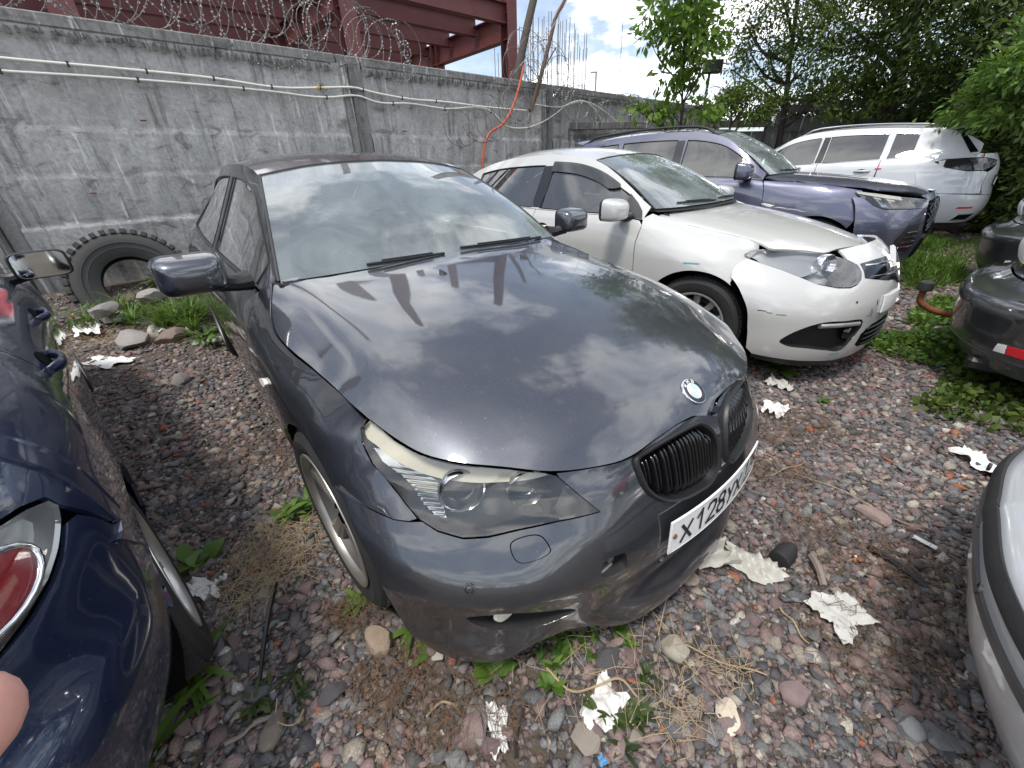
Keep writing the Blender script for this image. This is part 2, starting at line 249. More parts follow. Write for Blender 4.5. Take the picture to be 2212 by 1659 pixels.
# outlines on the control surfaces
BD = {
 'nose_top': [(0.382, 0.696), (0.318, 0.698), (0.251, 0.702), (0.239, 0.705), (0.187, 0.728), (0.112, 0.748), (0.068, 0.747)],
 'headlight': [(0.731, 0.746), (0.698, 0.762), (0.653, 0.736), (0.609, 0.719), (0.547, 0.710), (0.462, 0.705), (0.396, 0.696), (0.384, 0.691), (0.361, 0.654), (0.329, 0.608), (0.406, 0.601), (0.473, 0.588), (0.531, 0.575), (0.575, 0.571), (0.622, 0.581), (0.657, 0.599), (0.678, 0.626), (0.696, 0.653), (0.734, 0.688), (0.747, 0.723)],
 'kidney': [(0.241, 0.703), (0.242, 0.666), (0.232, 0.625), (0.212, 0.594), (0.188, 0.571), (0.150, 0.555), (0.102, 0.549), (0.050, 0.548), (0.022, 0.573), (0.014, 0.617), (0.016, 0.660), (0.025, 0.693), (0.044, 0.719), (0.064, 0.734), (0.092, 0.738), (0.137, 0.734), (0.188, 0.722), (0.219, 0.712)],
 'seam': [(0.651, 0.593), (0.682, 0.590), (0.719, 0.590), (0.776, 0.599), (0.865, 0.610), (1.000, 0.625)],
 'archF': [(1.000, 0.625), (0.961, 0.598), (0.939, 0.568), (0.903, 0.538), (0.864, 0.508), (0.839, 0.461), (0.823, 0.342)],
 'bottom': [(0.797, 0.278), (0.726, 0.227), (0.648, 0.209), (0.560, 0.197), (0.528, 0.217), (0.479, 0.278), (0.413, 0.306), (0.336, 0.279), (0.277, 0.220), (0.239, 0.207), (0.150, 0.205), (0.082, 0.200)],
 'washer': [(0.495, 0.559), (0.489, 0.565), (0.448, 0.575), (0.440, 0.572), (0.430, 0.543), (0.435, 0.537), (0.487, 0.524), (0.493, 0.528)],
 'towhole': [(0.346, 0.483), (0.349, 0.457), (0.345, 0.446), (0.301, 0.439), (0.295, 0.442), (0.293, 0.482), (0.295, 0.490), (0.338, 0.491)],
 'sensor': [(0.590, 0.481)],
 'duct': [(0.603, 0.354), (0.568, 0.370), (0.526, 0.376), (0.463, 0.353), (0.398, 0.329), (0.386, 0.310), (0.412, 0.295), (0.478, 0.278), (0.543, 0.289), (0.582, 0.313)],
 'scoop': [(0.344, 0.400), (0.297, 0.383), (0.238, 0.364), (0.114, 0.266)],
 'plate': [(0.180, 0.513), (0.166, 0.373)],
 'eyebrow': [(0.729, 0.745), (0.699, 0.761), (0.654, 0.735), (0.610, 0.718), (0.548, 0.708), (0.462, 0.704), (0.397, 0.695), (0.427, 0.687), (0.483, 0.681), (0.528, 0.678), (0.570, 0.679), (0.606, 0.683), (0.649, 0.693), (0.689, 0.708), (0.712, 0.723), (0.733, 0.732)],
 'proj1': [(0.555, 0.648)],
 'proj2': [(0.438, 0.659)],
 'ind': [(0.731, 0.717), (0.709, 0.718), (0.672, 0.696), (0.630, 0.688), (0.600, 0.673), (0.608, 0.648), (0.605, 0.608), (0.604, 0.600), (0.624, 0.602), (0.646, 0.622), (0.663, 0.657), (0.681, 0.678), (0.719, 0.696)],
 'hood_edge': [(-0.644, -0.746), (-0.543, -0.786), (-0.463, -0.813), (-0.378, -0.826), (-0.270, -0.822), (-0.090, -0.800), (0.027, -0.789), (0.159, -0.779), (0.239, -0.767), (0.246, -0.765), (0.338, -0.743), (0.413, -0.716), (0.488, -0.667), (0.569, -0.582), (0.640, -0.503), (0.688, -0.418), (0.721, -0.330), (0.724, -0.314), (0.732, -0.229), (0.740, -0.111), (0.747, -0.051), (0.758, -0.026)],
 'roundel': [(0.703, 0.014)],
 'nozzles': [(-0.267, -0.214), (-0.258, 0.204)],
 'side_arch': [(-0.212, 0.639), (-0.118, 0.677), (-0.030, 0.674), (0.078, 0.657), (0.149, 0.640), (0.203, 0.614)],
 'door_front': [(-0.701, 0.959), (-0.659, 0.914), (-0.681, 0.859), (-0.682, 0.831)],
 'repeater': [(-0.498, 0.675), (-0.402, 0.728), (-0.283, 0.735), (-0.307, 0.712)],
 'handle': [(-1.871, 0.795), (-1.512, 0.813)],
 'fender_top': [(-0.633, 0.981), (-0.545, 0.936), (-0.474, 0.892), (-0.399, 0.858), (-0.284, 0.839), (-0.087, 0.826), (0.028, 0.816), (0.151, 0.797), (0.211, 0.775)],
 'fender_lamp': [(0.209, 0.756), (0.230, 0.727), (0.284, 0.683), (0.354, 0.645), (0.401, 0.624), (0.449, 0.607)],
 'fender_seam': [(0.438, 0.601), (0.402, 0.596), (0.348, 0.600), (0.289, 0.606), (0.210, 0.614)],
 'rdoor_seam': [(-2.157, 0.882), (-2.037, 0.760)],
}
OD = {
 'F_headlight': [(0.835, 0.796), (0.780, 0.817), (0.682, 0.824), (0.611, 0.821), (0.466, 0.802), (0.369, 0.765), (0.336, 0.737), (0.338, 0.704), (0.361, 0.666), (0.396, 0.643), (0.449, 0.629), (0.517, 0.633), (0.598, 0.654), (0.663, 0.691), (0.723, 0.727), (0.787, 0.756)],
 'F_grille': [(0.343, 0.737), (0.215, 0.741), (0.088, 0.740), (0.079, 0.709), (0.118, 0.635), (0.163, 0.644), (0.345, 0.665), (0.330, 0.704)],
 'F_fog': [(0.785, 0.313), (0.758, 0.354), (0.680, 0.412), (0.592, 0.441), (0.488, 0.439), (0.343, 0.419), (0.337, 0.376), (0.378, 0.309), (0.427, 0.234), (0.540, 0.251), (0.648, 0.273), (0.743, 0.286)],
 'F_low': [(0.310, 0.254), (0.300, 0.326), (0.229, 0.376), (0.053, 0.371), (0.000, 0.306), (0.000, 0.215), (0.202, 0.230), (0.272, 0.229)],
 'F_bottom': [(0.888, 0.211), (0.777, 0.196), (0.578, 0.178), (0.382, 0.142), (0.156, 0.100), (0.111, 0.169), (0.000, 0.234)],
 'F_hood': [(-0.442, -0.482), (-0.284, -0.676), (-0.196, -0.717), (0.001, -0.700), (0.180, -0.671), (0.275, -0.671), (0.334, -0.687), (0.409, -0.619), (0.493, -0.534), (0.569, -0.466), (0.614, -0.304), (0.660, -0.148), (0.688, -0.018), (0.697, 0.200)],
 'F_nose': [(0.466, 0.802), (0.366, 0.819), (0.278, 0.826), (0.221, 0.830), (0.114, 0.847)],
 'F_seam': [(0.838, 0.796), (0.948, 0.736), (1.000, 0.703)],
 'F_arch': [(-0.245, 0.598), (-0.176, 0.645), (-0.036, 0.689), (0.084, 0.679), (0.140, 0.657), (0.220, 0.603), (0.285, 0.538), (0.335, 0.445)],
 'F_doorseam': [(-0.491, 0.980), (-0.493, 0.929), (-0.496, 0.824), (-0.478, 0.646)],
 'F_bpillar': [(-1.755, 1.368), (-1.596, 0.987), (-1.724, 1.367), (-1.514, 0.978), (-2.425, 1.242), (-2.502, 1.228), (-1.713, 0.983)],
 'F_badge': [(0.060, 0.799), (0.004, 0.689), (0.000, 0.581)],
 'U_headlight': [(0.799, 0.980), (0.673, 0.956), (0.541, 0.923), (0.290, 0.889), (0.347, 0.823), (0.528, 0.823), (0.710, 0.829), (0.765, 0.864), (0.796, 0.933)],
 'U_grille': [(0.287, 0.891), (0.002, 0.912), (0.000, 0.843), (0.000, 0.761), (0.209, 0.683), (0.282, 0.587), (0.332, 0.628), (0.358, 0.732), (0.346, 0.819)],
 'U_intake': [(0.650, 0.561), (0.593, 0.684), (0.523, 0.484), (0.623, 0.502)],
 'U_hood': [(-0.411, -0.509), (-0.297, -0.801), (-0.231, -0.826), (0.009, -0.808), (0.309, -0.739), (0.366, -0.825)],
 'U_seam': [(0.763, 0.843), (1.000, 0.737)],
 'U_doorseam': [(-0.579, 1.098), (-0.551, 0.991), (-0.539, 0.896)],
 'U_win': [(-1.708, 1.524), (-1.645, 1.288), (-1.176, 1.110), (-0.841, 1.258), (-1.811, 1.530), (-1.777, 1.344), (-2.592, 1.515)],
 'W_tail': [(0.887, 1.118), (0.818, 1.152), (0.684, 1.162), (0.289, 1.158), (0.333, 1.114), (0.543, 1.039), (0.610, 0.997), (0.719, 1.009), (0.804, 1.049)],
 'W_exh': [(0.577, 0.306), (0.595, 0.414), (0.460, 0.443), (0.417, 0.396), (0.442, 0.317)],
 'W_plate': [(0.426, 0.794), (0.470, 0.906), (0.384, 0.965), (0.227, 0.798)],
 'W_refl': [(0.647, 0.501), (0.635, 0.526), (0.517, 0.539), (0.548, 0.515)],
 'W_win': [(-0.497, 1.556), (-1.345, 1.580), (-1.300, 1.182), (-1.403, 1.574), (-1.421, 1.179), (-2.204, 1.557), (-2.439, 1.261), (-2.286, 1.574), (-2.483, 1.561), (-2.652, 1.402), (-2.648, 1.285)],
 'Z_tail': [(0.754, 0.867), (0.795, 0.858), (0.835, 0.842), (0.837, 0.826), (0.812, 0.810), (0.763, 0.786), (0.720, 0.769), (0.667, 0.757), (0.630, 0.755)],
 'Z_red': [(0.734, 0.854), (0.745, 0.840), (0.744, 0.819), (0.725, 0.797), (0.702, 0.782), (0.668, 0.772), (0.639, 0.766)],
 'Z_seam': [(0.827, 0.817), (0.842, 0.765), (0.873, 0.706), (0.905, 0.691), (0.990, 0.681), (1.000, 0.687)],
 'Z_sil': [(1.000, 0.468), (1.000, 0.398), (0.815, 0.396), (0.728, 0.346), (0.646, 0.378)],
 'Z_arch': [(-2.659, 0.570), (-2.628, 0.456), (-2.768, 0.421), (-1.815, 0.430), (-1.943, 0.404), (-2.109, 0.388)],
 'Z_rdoor': [(-2.236, 0.955), (-2.261, 0.927), (-2.301, 0.885), (-2.363, 0.833), (-2.343, 0.773)],
 'Z_fdoor': [(-1.200, 0.906), (-1.076, 0.862), (-1.014, 0.800), (-0.906, 0.729)],
 'Z_belt': [(-0.608, 0.897), (-1.240, 0.928)],
}
# ---------------------------------------------------------------- picture rays (only used to measure where things stand)
CAMP = np.array([0, 0, CAMH])
def ray(px, py):
    d = _F+_R*(px-1106)/FOC-_U*(py-829.5)/FOC; return d/np.linalg.norm(d)
def gnd(px, py, z=0.):
    d = ray(px, py); return CAMP+d*(z-CAMH)/d[2]
def on_plane(px, py, P, n):
    d = ray(px, py); return CAMP+d*(np.dot(np.asarray(P)-CAMP, n)/np.dot(d, n))
def at(px, py, dist):
    return CAMP+ray(px, py)*dist
# ---------------------------------------------------------------- object helpers
def link(o): COL.objects.link(o); return o
def tag(o, label=None, cat=None, group=None, kind=None):
    if label: o['label'] = label
    if cat: o['category'] = cat
    if group: o['group'] = group
    if kind: o['kind'] = kind
    return o
def empty(name, loc, rz=0., label=None, cat=None, group=None):
    o = bpy.data.objects.new(name, None); o.location = loc; o.rotation_euler = (0, 0, rz); o.empty_display_size = .2
    return tag(link(o), label, cat, group)
def mesh_obj(name, V, Fc, mat, parent=None, smooth=False, normals=None, ang=None):
    me = bpy.data.meshes.new(name); me.from_pydata([tuple(map(float, v)) for v in V], [], [tuple(map(int, f)) for f in Fc]); me.update()
    if mat is not None:
        for m in (mat if isinstance(mat, (list, tuple)) else [mat]): me.materials.append(m)
    if smooth: me.shade_smooth()
    if ang is not None: me.set_sharp_from_angle(angle=math.radians(ang))
    if normals is not None: me.normals_split_custom_set_from_vertices([tuple(n) for n in normals])
    o = bpy.data.objects.new(name, me); link(o)
    if parent is not None: o.parent = parent
    return o
class MB:
    """mesh collector"""
    def __init__(s): s.V = []; s.F = []
    def add(s, V, F):
        k = len(s.V); s.V += [tuple(map(float, v)) for v in V]; s.F += [tuple(i+k for i in f) for f in F]; return s
    def box(s, c, d, M=None, bev=0.):
        x, y, z = [q/2 for q in d]
        if bev <= 0:
            V = [(a*x, b*y, e*z) for a in (-1, 1) for b in (-1, 1) for e in (-1, 1)]
            F = [(0, 1, 3, 2), (4, 6, 7, 5), (0, 4, 5, 1), (2, 3, 7, 6), (0, 2, 6, 4), (1, 5, 7, 3)]
        else:
            V = []; idx = {}
            for a in (-1, 1):
                for b in (-1, 1):
                    for e in (-1, 1):
                        for k in range(3):
                            q = [a*(x-bev), b*(y-bev), e*(z-bev)]; q[k] = (a*x, b*y, e*z)[k]; idx[(a, b, e, k)] = len(V); V.append(tuple(q))
            F = []
            S = (-1, 1)
            for k in range(3):
                i, j = [(1, 2), (2, 0), (0, 1)][k]
                for sg in S:
                    def key(p, q):
                        t = [0, 0, 0]; t[k] = sg; t[i] = p; t[j] = q; return idx[(t[0], t[1], t[2], k)]
                    f = (key(-1, -1), key(1, -1), key(1, 1), key(-1, 1)); F.append(f if sg > 0 else f[::-1])
            for k in range(3):
                i, j = [(1, 2), (2, 0), (0, 1)][k]
                for p in S:
                    for q in S:
                        def g(w, kk):
                            t = [0, 0, 0]; t[k] = w; t[i] = p; t[j] = q; return idx[(t[0], t[1], t[2], kk)]
                        f = (g(-1, i), g(1, i), g(1, j), g(-1, j)); F.append(f if p*q > 0 else f[::-1])
            for a in S:
                for b in S:
                    for e in S:
                        f = (idx[(a, b, e, 0)], idx[(a, b, e, 1)], idx[(a, b, e, 2)]); F.append(f if a*b*e > 0 else f[::-1])
        V = np.array(V)
        if M is not None: V = V @ np.asarray(M).T
        return s.add(V+np.asarray(c), F)
    def bar(s, a, b, w, h, up=(0, 0, 1), bev=0.):
        a = np.asarray(a, float); b = np.asarray(b, float); d = b-a; l = np.linalg.norm(d); x = d/l
        y = np.cross(up, x); y /= np.linalg.norm(y); z = np.cross(x, y)
        return s.box((a+b)/2, (l, w, h), np.array([x, y, z]).T, bev)
    def tube(s, pts, r, n=6, caps=True, closed=False):
        P = np.asarray(pts, float); m = len(P); r = np.broadcast_to(np.asarray(r, float), (m,))
        T = np.gradient(P, axis=0) if not closed else np.roll(P, -1, 0)-np.roll(P, 1, 0)
        T /= np.maximum(np.linalg.norm(T, axis=1), 1e-9)[:, None]
        u = np.cross(T[0], (0, 0, 1.)); u = u if np.linalg.norm(u) > .1 else np.cross(T[0], (1., 0, 0)); u /= np.linalg.norm(u)
        V = []
        for i in range(m):
            u = u-T[i]*np.dot(u, T[i]); u /= max(np.linalg.norm(u), 1e-9); v = np.cross(T[i], u)
            for k in range(n):
                a = 2*math.pi*k/n; V.append(P[i]+r[i]*(u*math.cos(a)+v*math.sin(a)))
        F = []
        for i in range(m if closed else m-1):
            j = (i+1) % m
            for k in range(n): F.append((i*n+k, i*n+(k+1) % n, j*n+(k+1) % n, j*n+k))
        if caps and not closed: F += [tuple(range(n))[::-1], tuple((m-1)*n+k for k in range(n))]
        return s.add(V, F)
    def lathe(s, prof, n=32, axis='y', c=(0, 0, 0), close=False):
        """prof: (radius, along axis)"""
        V = []; m = len(prof)
        for k in range(n):
            a = 2*math.pi*k/n
            for r, h in prof:
                p = (r*math.cos(a), h, r*math.sin(a)) if axis == 'y' else (r*math.cos(a), r*math.sin(a), h) if axis == 'z' else (h, r*math.cos(a), r*math.sin(a))
                V.append(p)
        F = []
        for k in range(n):
            q = (k+1) % n
            for i in range(m if close else m-1):
                j = (i+1) % m; F.append((k*m+i, k*m+j, q*m+j, q*m+i))
        return s.add(np.array(V)+np.asarray(c), F)
    def grid(s, G, closed_u=False, closed_v=False):
        G = np.asarray(G, float); a, b = G.shape[:2]; F = []
        for i in range(a if closed_u else a-1):
            for j in range(b if closed_v else b-1):
                F.append((i*b+j, ((i+1) % a)*b+j, ((i+1) % a)*b+(j+1) % b, i*b+(j+1) % b))
        return s.add(G.reshape(-1, 3), F)
    def prism(s, poly, h0, h1, M=None, o=(0, 0, 0)):
        n = len(poly); V = [(p[0], p[1], h0) for p in poly]+[(p[0], p[1], h1) for p in poly]
        F = [tuple(range(n))[::-1], tuple(range(n, 2*n))]+[(i, (i+1) % n, n+(i+1) % n, n+i) for i in range(n)]
        V = np.array(V, float)
        if M is not None: V = V @ np.asarray(M).T
        return s.add(V+np.asarray(o), F)
    def build(s, name, mat, parent=None, smooth=False, ang=None):
        return mesh_obj(name, s.V, s.F, mat, parent, smooth or ang is not None, None, ang)
def copy_tree(o, parent=None):
    c = o.copy(); COL.objects.link(c); c.parent = parent
    for ch in [q for q in o.children]: copy_tree(ch, c)
    return c
# ---------------------------------------------------------------- trimmed panels on a control surface
CC = np.array([-1.5, 0, .45])
def trim(surf, outer, holes=(), step=.04, sc=(1, 1), flange=.014, sym=None, side=1, center_edge=False, offset=0., depth_ref=None, flip=None):
    """-> V,F,Nrm.  outer/holes: (u,v) polygons; sym='y' mirrors a half panel about y=0; side=-1 mirrors to the other side"""
    S = np.asarray(sc, float); outer = densify(outer, step*.6, S); hs = [densify(h, step*.5, S) for h in holes]
    lo = outer.min(0); hi = outer.max(0)
    gu = np.arange(lo[0]+step/S[0]*.5, hi[0], step/S[0]); gv = np.arange(lo[1]+step/S[1]*.5, hi[1], step/S[1])
    G = np.array([(a, b) for a in gu for b in gv]).reshape(-1, 2)
    B = np.vstack([outer]+hs)
    if len(G):
        k = inpoly(G, outer)
        for h in hs: k &= ~inpoly(G, h)
        G = G[k]
    if len(G):
        d = np.array([np.min(np.sum(((B-g)*S)**2, axis=1)) for g in G]); G = G[d > (.42*step)**2]
    P2 = np.vstack([B, G]) if len(G) else B
    E = []; k = 0; loops = []
    for q in [outer]+hs:
        n = len(q); E += [(k+i, k+(i+1) % n) for i in range(n)]; loops.append(list(range(k, k+n))); k += n
    res = delaunay_2d_cdt([Vector((p*S).tolist()) for p in P2], E, [], 0, 1e-7)
    uv = np.array([tuple(v) for v in res[0]])/S; F = [tuple(f) for f in res[2]]
    cen = np.array([(uv[f[0]]+uv[f[1]]+uv[f[2]])/3 for f in F]); k = inpoly(cen, outer)
    for h in hs: k &= ~inpoly(cen, h)
    F = [f for f, q in zip(F, k) if q]
    V = surf(uv); Nn = snorm(surf, uv)
    c = V.mean(0)
    ref = (c-CC if depth_ref is None else np.asarray(depth_ref, float))
    sg = 1 if np.sum(Nn @ ref) > 0 else -1
    Nn = Nn*sg
    f0 = F[len(F)//2]
    def okw(f): return np.dot(np.cross(V[f[1]]-V[f[0]], V[f[2]]-V[f[0]]), Nn[f[0]]) > 0
    F = [f if okw(f) else (f[0], f[2], f[1]) for f in F]
    if offset: V = V+Nn*offset
    # flange
    cnt = {}
    for f in F:
        for a, b in ((f[0], f[1]), (f[1], f[2]), (f[2], f[0])): cnt[(a, b)] = 1
    bd = [(a, b) for (a, b) in cnt if (b, a) not in cnt]
    V = [v for v in V]; Nl = [n for n in Nn]
    if flange:
        m = {}
        for a, b in bd:
            if sym and abs(V[a][1]) < 1e-4 and abs(V[b][1]) < 1e-4: continue
            e = np.asarray(V[b])-np.asarray(V[a]); l = np.linalg.norm(e)
            if l < 1e-9: continue
            on = np.cross(e/l, Nn[a]); ids = []
            for q in (a, b):
                for dd in (0, flange):
                    ids.append(len(V)); V.append(np.asarray(V[q])-Nn[q]*dd-on*dd*.25); Nl.append(on*.9+Nn[q]*.3)
            F.append((ids[1], ids[3], ids[2], ids[0]))
    V = np.array(V); Nl = np.array(Nl); Nl /= np.maximum(np.linalg.norm(Nl, axis=1), 1e-9)[:, None]
    if side < 0: V, F, Nl = mirror(V, F, Nl)
    if sym:
        V2, F2, N2 = mirror(V, F, Nl); k = len(V)
        V = np.vstack([V, V2]); Nl = np.vstack([Nl, N2]); F = F+[tuple(i+k for i in f) for f in F2]
    return V, F, Nl
def mirror(V, F, Nl):
    m = np.array([1, -1, 1]); return V*m, [tuple(reversed(f)) for f in F], Nl*m
def panel(name, surf, outer, mat, parent, holes=(), **k):
    V, F, Nl = trim(surf, outer, holes, **k)
    return mesh_obj(name, V, F, mat, parent, True, Nl)
def pair(name, surf, outer, mat, parent, holes=(), **k):
    return [panel(name, surf, outer, mat, parent, holes, side=s, **k) for s in (1, -1)]
def mbpair(name, f, mat, parent, smooth=True, ang=35, parents=None):
    """build f() (an MB for the right side) on both sides"""
    out = []
    for i, s in enumerate((1, -1)):
        mb = f(); V = np.array(mb.V); F = mb.F
        if s < 0: V = V*np.array([1, -1, 1]); F = [tuple(reversed(q)) for q in F]
        out.append(mesh_obj(name, V, F, mat, parents[i] if parents else parent, smooth, None, ang))
    return out
# ---------------------------------------------------------------- materials
class MT:
    """small node-tree writer"""
    def __init__(s, name):
        s.m = bpy.data.materials.new(name); s.m.use_nodes = True; s.t = s.m.node_tree; s.t.nodes.clear()
        s.out = s.n('ShaderNodeOutputMaterial')
    def n(s, ty, ins=None, **k):
        q = s.t.nodes.new(ty)
        for a, b in k.items(): setattr(q, a, b)
        for a, b in (ins or {}).items(): s.set(q, a, b)
        return q
    def set(s, node, inp, v):
        i = node.inputs[inp]
        if hasattr(v, 'links') and hasattr(v, 'is_linked'): s.t.links.new(v, i)
        elif isinstance(v, (tuple, list)) and len(v) == 3 and i.type == 'RGBA': i.default_value = (*v, 1)
        else: i.default_value = v
    def coord(s, kind='Object', scale=None):
        o = s.n('ShaderNodeTexCoord').outputs[kind]
        if scale is not None: o = s.n('ShaderNodeMapping', {'Vector': o, 'Scale': scale if isinstance(scale, tuple) else (scale,)*3}).outputs[0]
        return o
    def noise(s, vec, scale, detail=4, rough=.55, dist=0., out='Fac'):
        return s.n('ShaderNodeTexNoise', {'Vector': vec, 'Scale': scale, 'Detail': detail, 'Roughness': rough, 'Distortion': dist}).outputs[out]
    def ramp(s, fac, stops, interp='LINEAR'):
        r = s.n('ShaderNodeValToRGB', {'Fac': fac}); r.color_ramp.interpolation = interp; e = r.color_ramp.elements
        while len(e) < len(stops): e.new(.5)
        for q, (p, c) in zip(e, stops): q.position = p; q.color = (*c, 1) if isinstance(c, tuple) else (c, c, c, 1)
        return r.outputs[0]
    def mix(s, f, a, b, blend='MIX'):
        q = s.n('ShaderNodeMix', data_type='RGBA', blend_type=blend)
        for i, v in ((0, f), (6, a), (7, b)):
            if hasattr(v, 'links'): s.t.links.new(v, q.inputs[i])
            else: q.inputs[i].default_value = (*v, 1) if isinstance(v, tuple) else v
        return q.outputs[2]
    def math(s, op, a, b=0., clamp=False):
        q = s.n('ShaderNodeMath', operation=op, use_clamp=clamp)
        for i, v in ((0, a), (1, b)):
            if hasattr(v, 'links'): s.t.links.new(v, q.inputs[i])
            else: q.inputs[i].default_value = v
        return q.outputs[0]
    def bump(s, h, strength=.3, dist=.01):
        return s.n('ShaderNodeBump', {'Height': h, 'Strength': strength, 'Distance': dist}).outputs[0]
    def bsdf(s, **k):
        ren = {'color': 'Base Color', 'rough': 'Roughness', 'metal': 'Metallic', 'normal': 'Normal', 'coat': 'Coat Weight', 'coatr': 'Coat Roughness', 'spec': 'Specular IOR Level', 'emit': 'Emission Color', 'emits': 'Emission Strength', 'trans': 'Transmission Weight', 'alpha': 'Alpha', 'ior': 'IOR'}
        b = s.n('ShaderNodeBsdfPrincipled')
        for a, v in k.items(): s.set(b, ren.get(a, a), v)
        return b.outputs[0]
    def done(s, sh): s.t.links.new(sh, s.out.inputs[0]); return s.m
M = {}
def simple(name, col, rough=.5, metal=0., spec=.5, var=0., vs=6., bump=0., bs=60., coat=0.):
    t = MT(name); c = t.coord()
    k = dict(color=col, rough=rough, metal=metal, spec=spec, coat=coat)
    if var:
        f = t.noise(c, vs, 6, .6); k['color'] = t.mix(f, tuple(q*(1-var) for q in col), tuple(min(1, q*(1+var)) for q in col))
        k['rough'] = t.math('ADD', t.math('MULTIPLY', f, .3), rough-.15, True)
    if bump: k['normal'] = t.bump(t.noise(c, bs, 5), bump, .004)
    M[name] = t.done(t.bsdf(**k)); return M[name]
def paint(name, col, metal=.5, rough=.38, dust=.35, dustcol=(.30, .28, .25), coatr=.03, low=.6):
    """car paint: metallic base, clear coat, dust film with drops and a dirty lower body"""
    t = MT(name); c = t.coord(); geo = t.n('ShaderNodeNewGeometry')
    f1 = t.noise(c, 2.2, 5, .6); f2 = t.noise(c, 90, 3, .7); f3 = t.noise(c, 210, 2, .5)
    d = t.math('MULTIPLY', t.ramp(f1, [(.3, .25), (.7, 1.)]), t.ramp(f2, [(.3, .55), (.75, 1.)]))
    nz = t.n('ShaderNodeSeparateXYZ', {'Vector': geo.outputs['Normal']}).outputs[2]
    up = t.math('ADD', t.math('MULTIPLY', nz, .5, True), .5)
    z = t.n('ShaderNodeSeparateXYZ', {'Vector': c}).outputs[2]
    lw = t.math('MULTIPLY', t.ramp(z, [(.12, 1.), (.62, 0.)]), t.ramp(t.noise(c, 7, 6, .65), [(.3, .2), (.7, 1.)]))
    film = t.math('ADD', t.math('MULTIPLY', t.math('MULTIPLY', d, up), dust), t.math('MULTIPLY', lw, low*.6), True)
    spk = t.ramp(f3, [(.685, 0.), (.73, 1.)]); film = t.math('ADD', film, t.math('MULTIPLY', t.math('MULTIPLY', spk, up), .42), True)
    colr = t.mix(film, col, dustcol)
    sh = t.bsdf(color=colr, metal=t.math('MULTIPLY', t.math('SUBTRACT', 1., film), metal), rough=rough, coat=t.math('SUBTRACT', 1., t.math('MULTIPLY', film, .5)), coatr=t.math('ADD', t.math('MULTIPLY', film, .28), coatr), **{'Coat IOR': 1.72},
                normal=t.bump(t.noise(c, 14, 2), .012, .02))
    M[name] = t.done(sh); return M[name]
def glass(name, tint=(.55, .66, .64), dust=.12, dcol=(.45, .47, .46), rough=.01, gain=1.6):
    t = MT(name); c = t.coord()
    fr = t.n('ShaderNodeFresnel', {'IOR': 1.52}).outputs[0]
    tr = t.n('ShaderNodeBsdfTransparent', {'Color': tint}).outputs[0]
    gl = t.n('ShaderNodeBsdfGlossy', {'Color': (1, 1, 1), 'Roughness': rough}).outputs[0]
    a = t.n('ShaderNodeMixShader', {'Fac': t.math('MULTIPLY', fr, gain, True)}); t.t.links.new(tr, a.inputs[1]); t.t.links.new(gl, a.inputs[2])
    df = t.n('ShaderNodeBsdfDiffuse', {'Color': dcol}).outputs[0]
    f = t.math('MULTIPLY', t.ramp(t.noise(c, 3.5, 7, .65, .6), [(.3, .3), (.72, 1.)]), dust)  # pale film over the glass; on the windscreen it also paints in sky reflection
    b = t.n('ShaderNodeMixShader', {'Fac': f}); t.t.links.new(a.outputs[0], b.inputs[1]); t.t.links.new(df, b.inputs[2])
    M[name] = t.done(b.outputs[0]); return M[name]
paint('paint_grey', (.050, .055, .068), .8, .33, .12, (.22, .215, .205), low=.5)
paint('paint_white', (.50, .50, .475), 0., .4, .25, (.42, .40, .35), low=.4)
paint('paint_white_fresh', (.54, .555, .57), 0., .4, .12, (.5, .5, .48), low=.3)
paint('paint_violet', (.095, .100, .150), .7, .42, .14, (.26, .25, .24), low=.4)
paint('paint_blue', (.004, .016, .060), .55, .35, .16, (.20, .20, .20), low=.3)
paint('paint_black', (.008, .009, .012), .2, .4, .16, (.22, .22, .21), low=.5)
paint('paint_silver', (.56, .575, .59), .3, .42, .15, (.5, .5, .48), low=.3)
glass('glass_windscreen', (.50, .62, .60), .32, (.50, .57, .57), .012, 2.2)  # film is part dust, part sky reflection painted in as pale teal
glass('glass_side', (.22, .27, .26), .08, (.42, .43, .42), .01, 2.6)
glass('glass_dark', (.06, .07, .07), .10, (.35, .36, .36), .01)
glass('glass_lamp', (.90, .90, .87), .12, (.26, .26, .25), .05)
glass('glass_lamp_clear', (.9, .92, .92), .06, (.5, .5, .5), .02)
simple('black_plastic', (.014, .014, .015), .45, var=.3, vs=9)
simple('black_gloss', (.006, .006, .007), .12, coat=.5)
simple('trim_dark', (.018, .018, .018), .5)
simple('gap_black', (.003, .003, .003), .9, spec=.1)
simple('rubber', (.022, .022, .022), .75, var=.35, vs=14, bump=.25, bs=120)
simple('rubber_old', (.050, .049, .047), .85, var=.35, vs=5, bump=.4, bs=60)
simple('alloy', (.36, .34, .31), .38, .75, var=.25, vs=8)
simple('barrel', (.10, .095, .09), .55, .5, var=.3, vs=10)
simple('alloy_light', (.55, .54, .52), .35, .7, var=.2, vs=8)
simple('chrome', (.75, .76, .77), .10, 1.)
simple('reflector', (.72, .73, .74), .16, 1.)
simple('lamp_grey', (.075, .073, .070), .4, .2)
simple('lamp_silver', (.58, .585, .59), .3, .6)
simple('lamp_dark', (.03, .03, .03), .4)
simple('lamp_cream', (.78, .74, .62), .35, 0., var=.08)
simple('lamp_red', (.60, .012, .02), .14, var=.35, vs=60, bump=.35, bs=140, coat=.8)
simple('lamp_amber', (.50, .34, .16), .3)
simple('mirror_glass', (.75, .8, .8), .03, 1.)
simple('interior_dark', (.022, .022, .024), .8, var=.2)
simple('interior_beige', (.13, .125, .115), .8, var=.2)
simple('plate_white', (.78, .78, .76), .35, var=.06, vs=12)
simple('plate_black', (.008, .008, .008), .4)
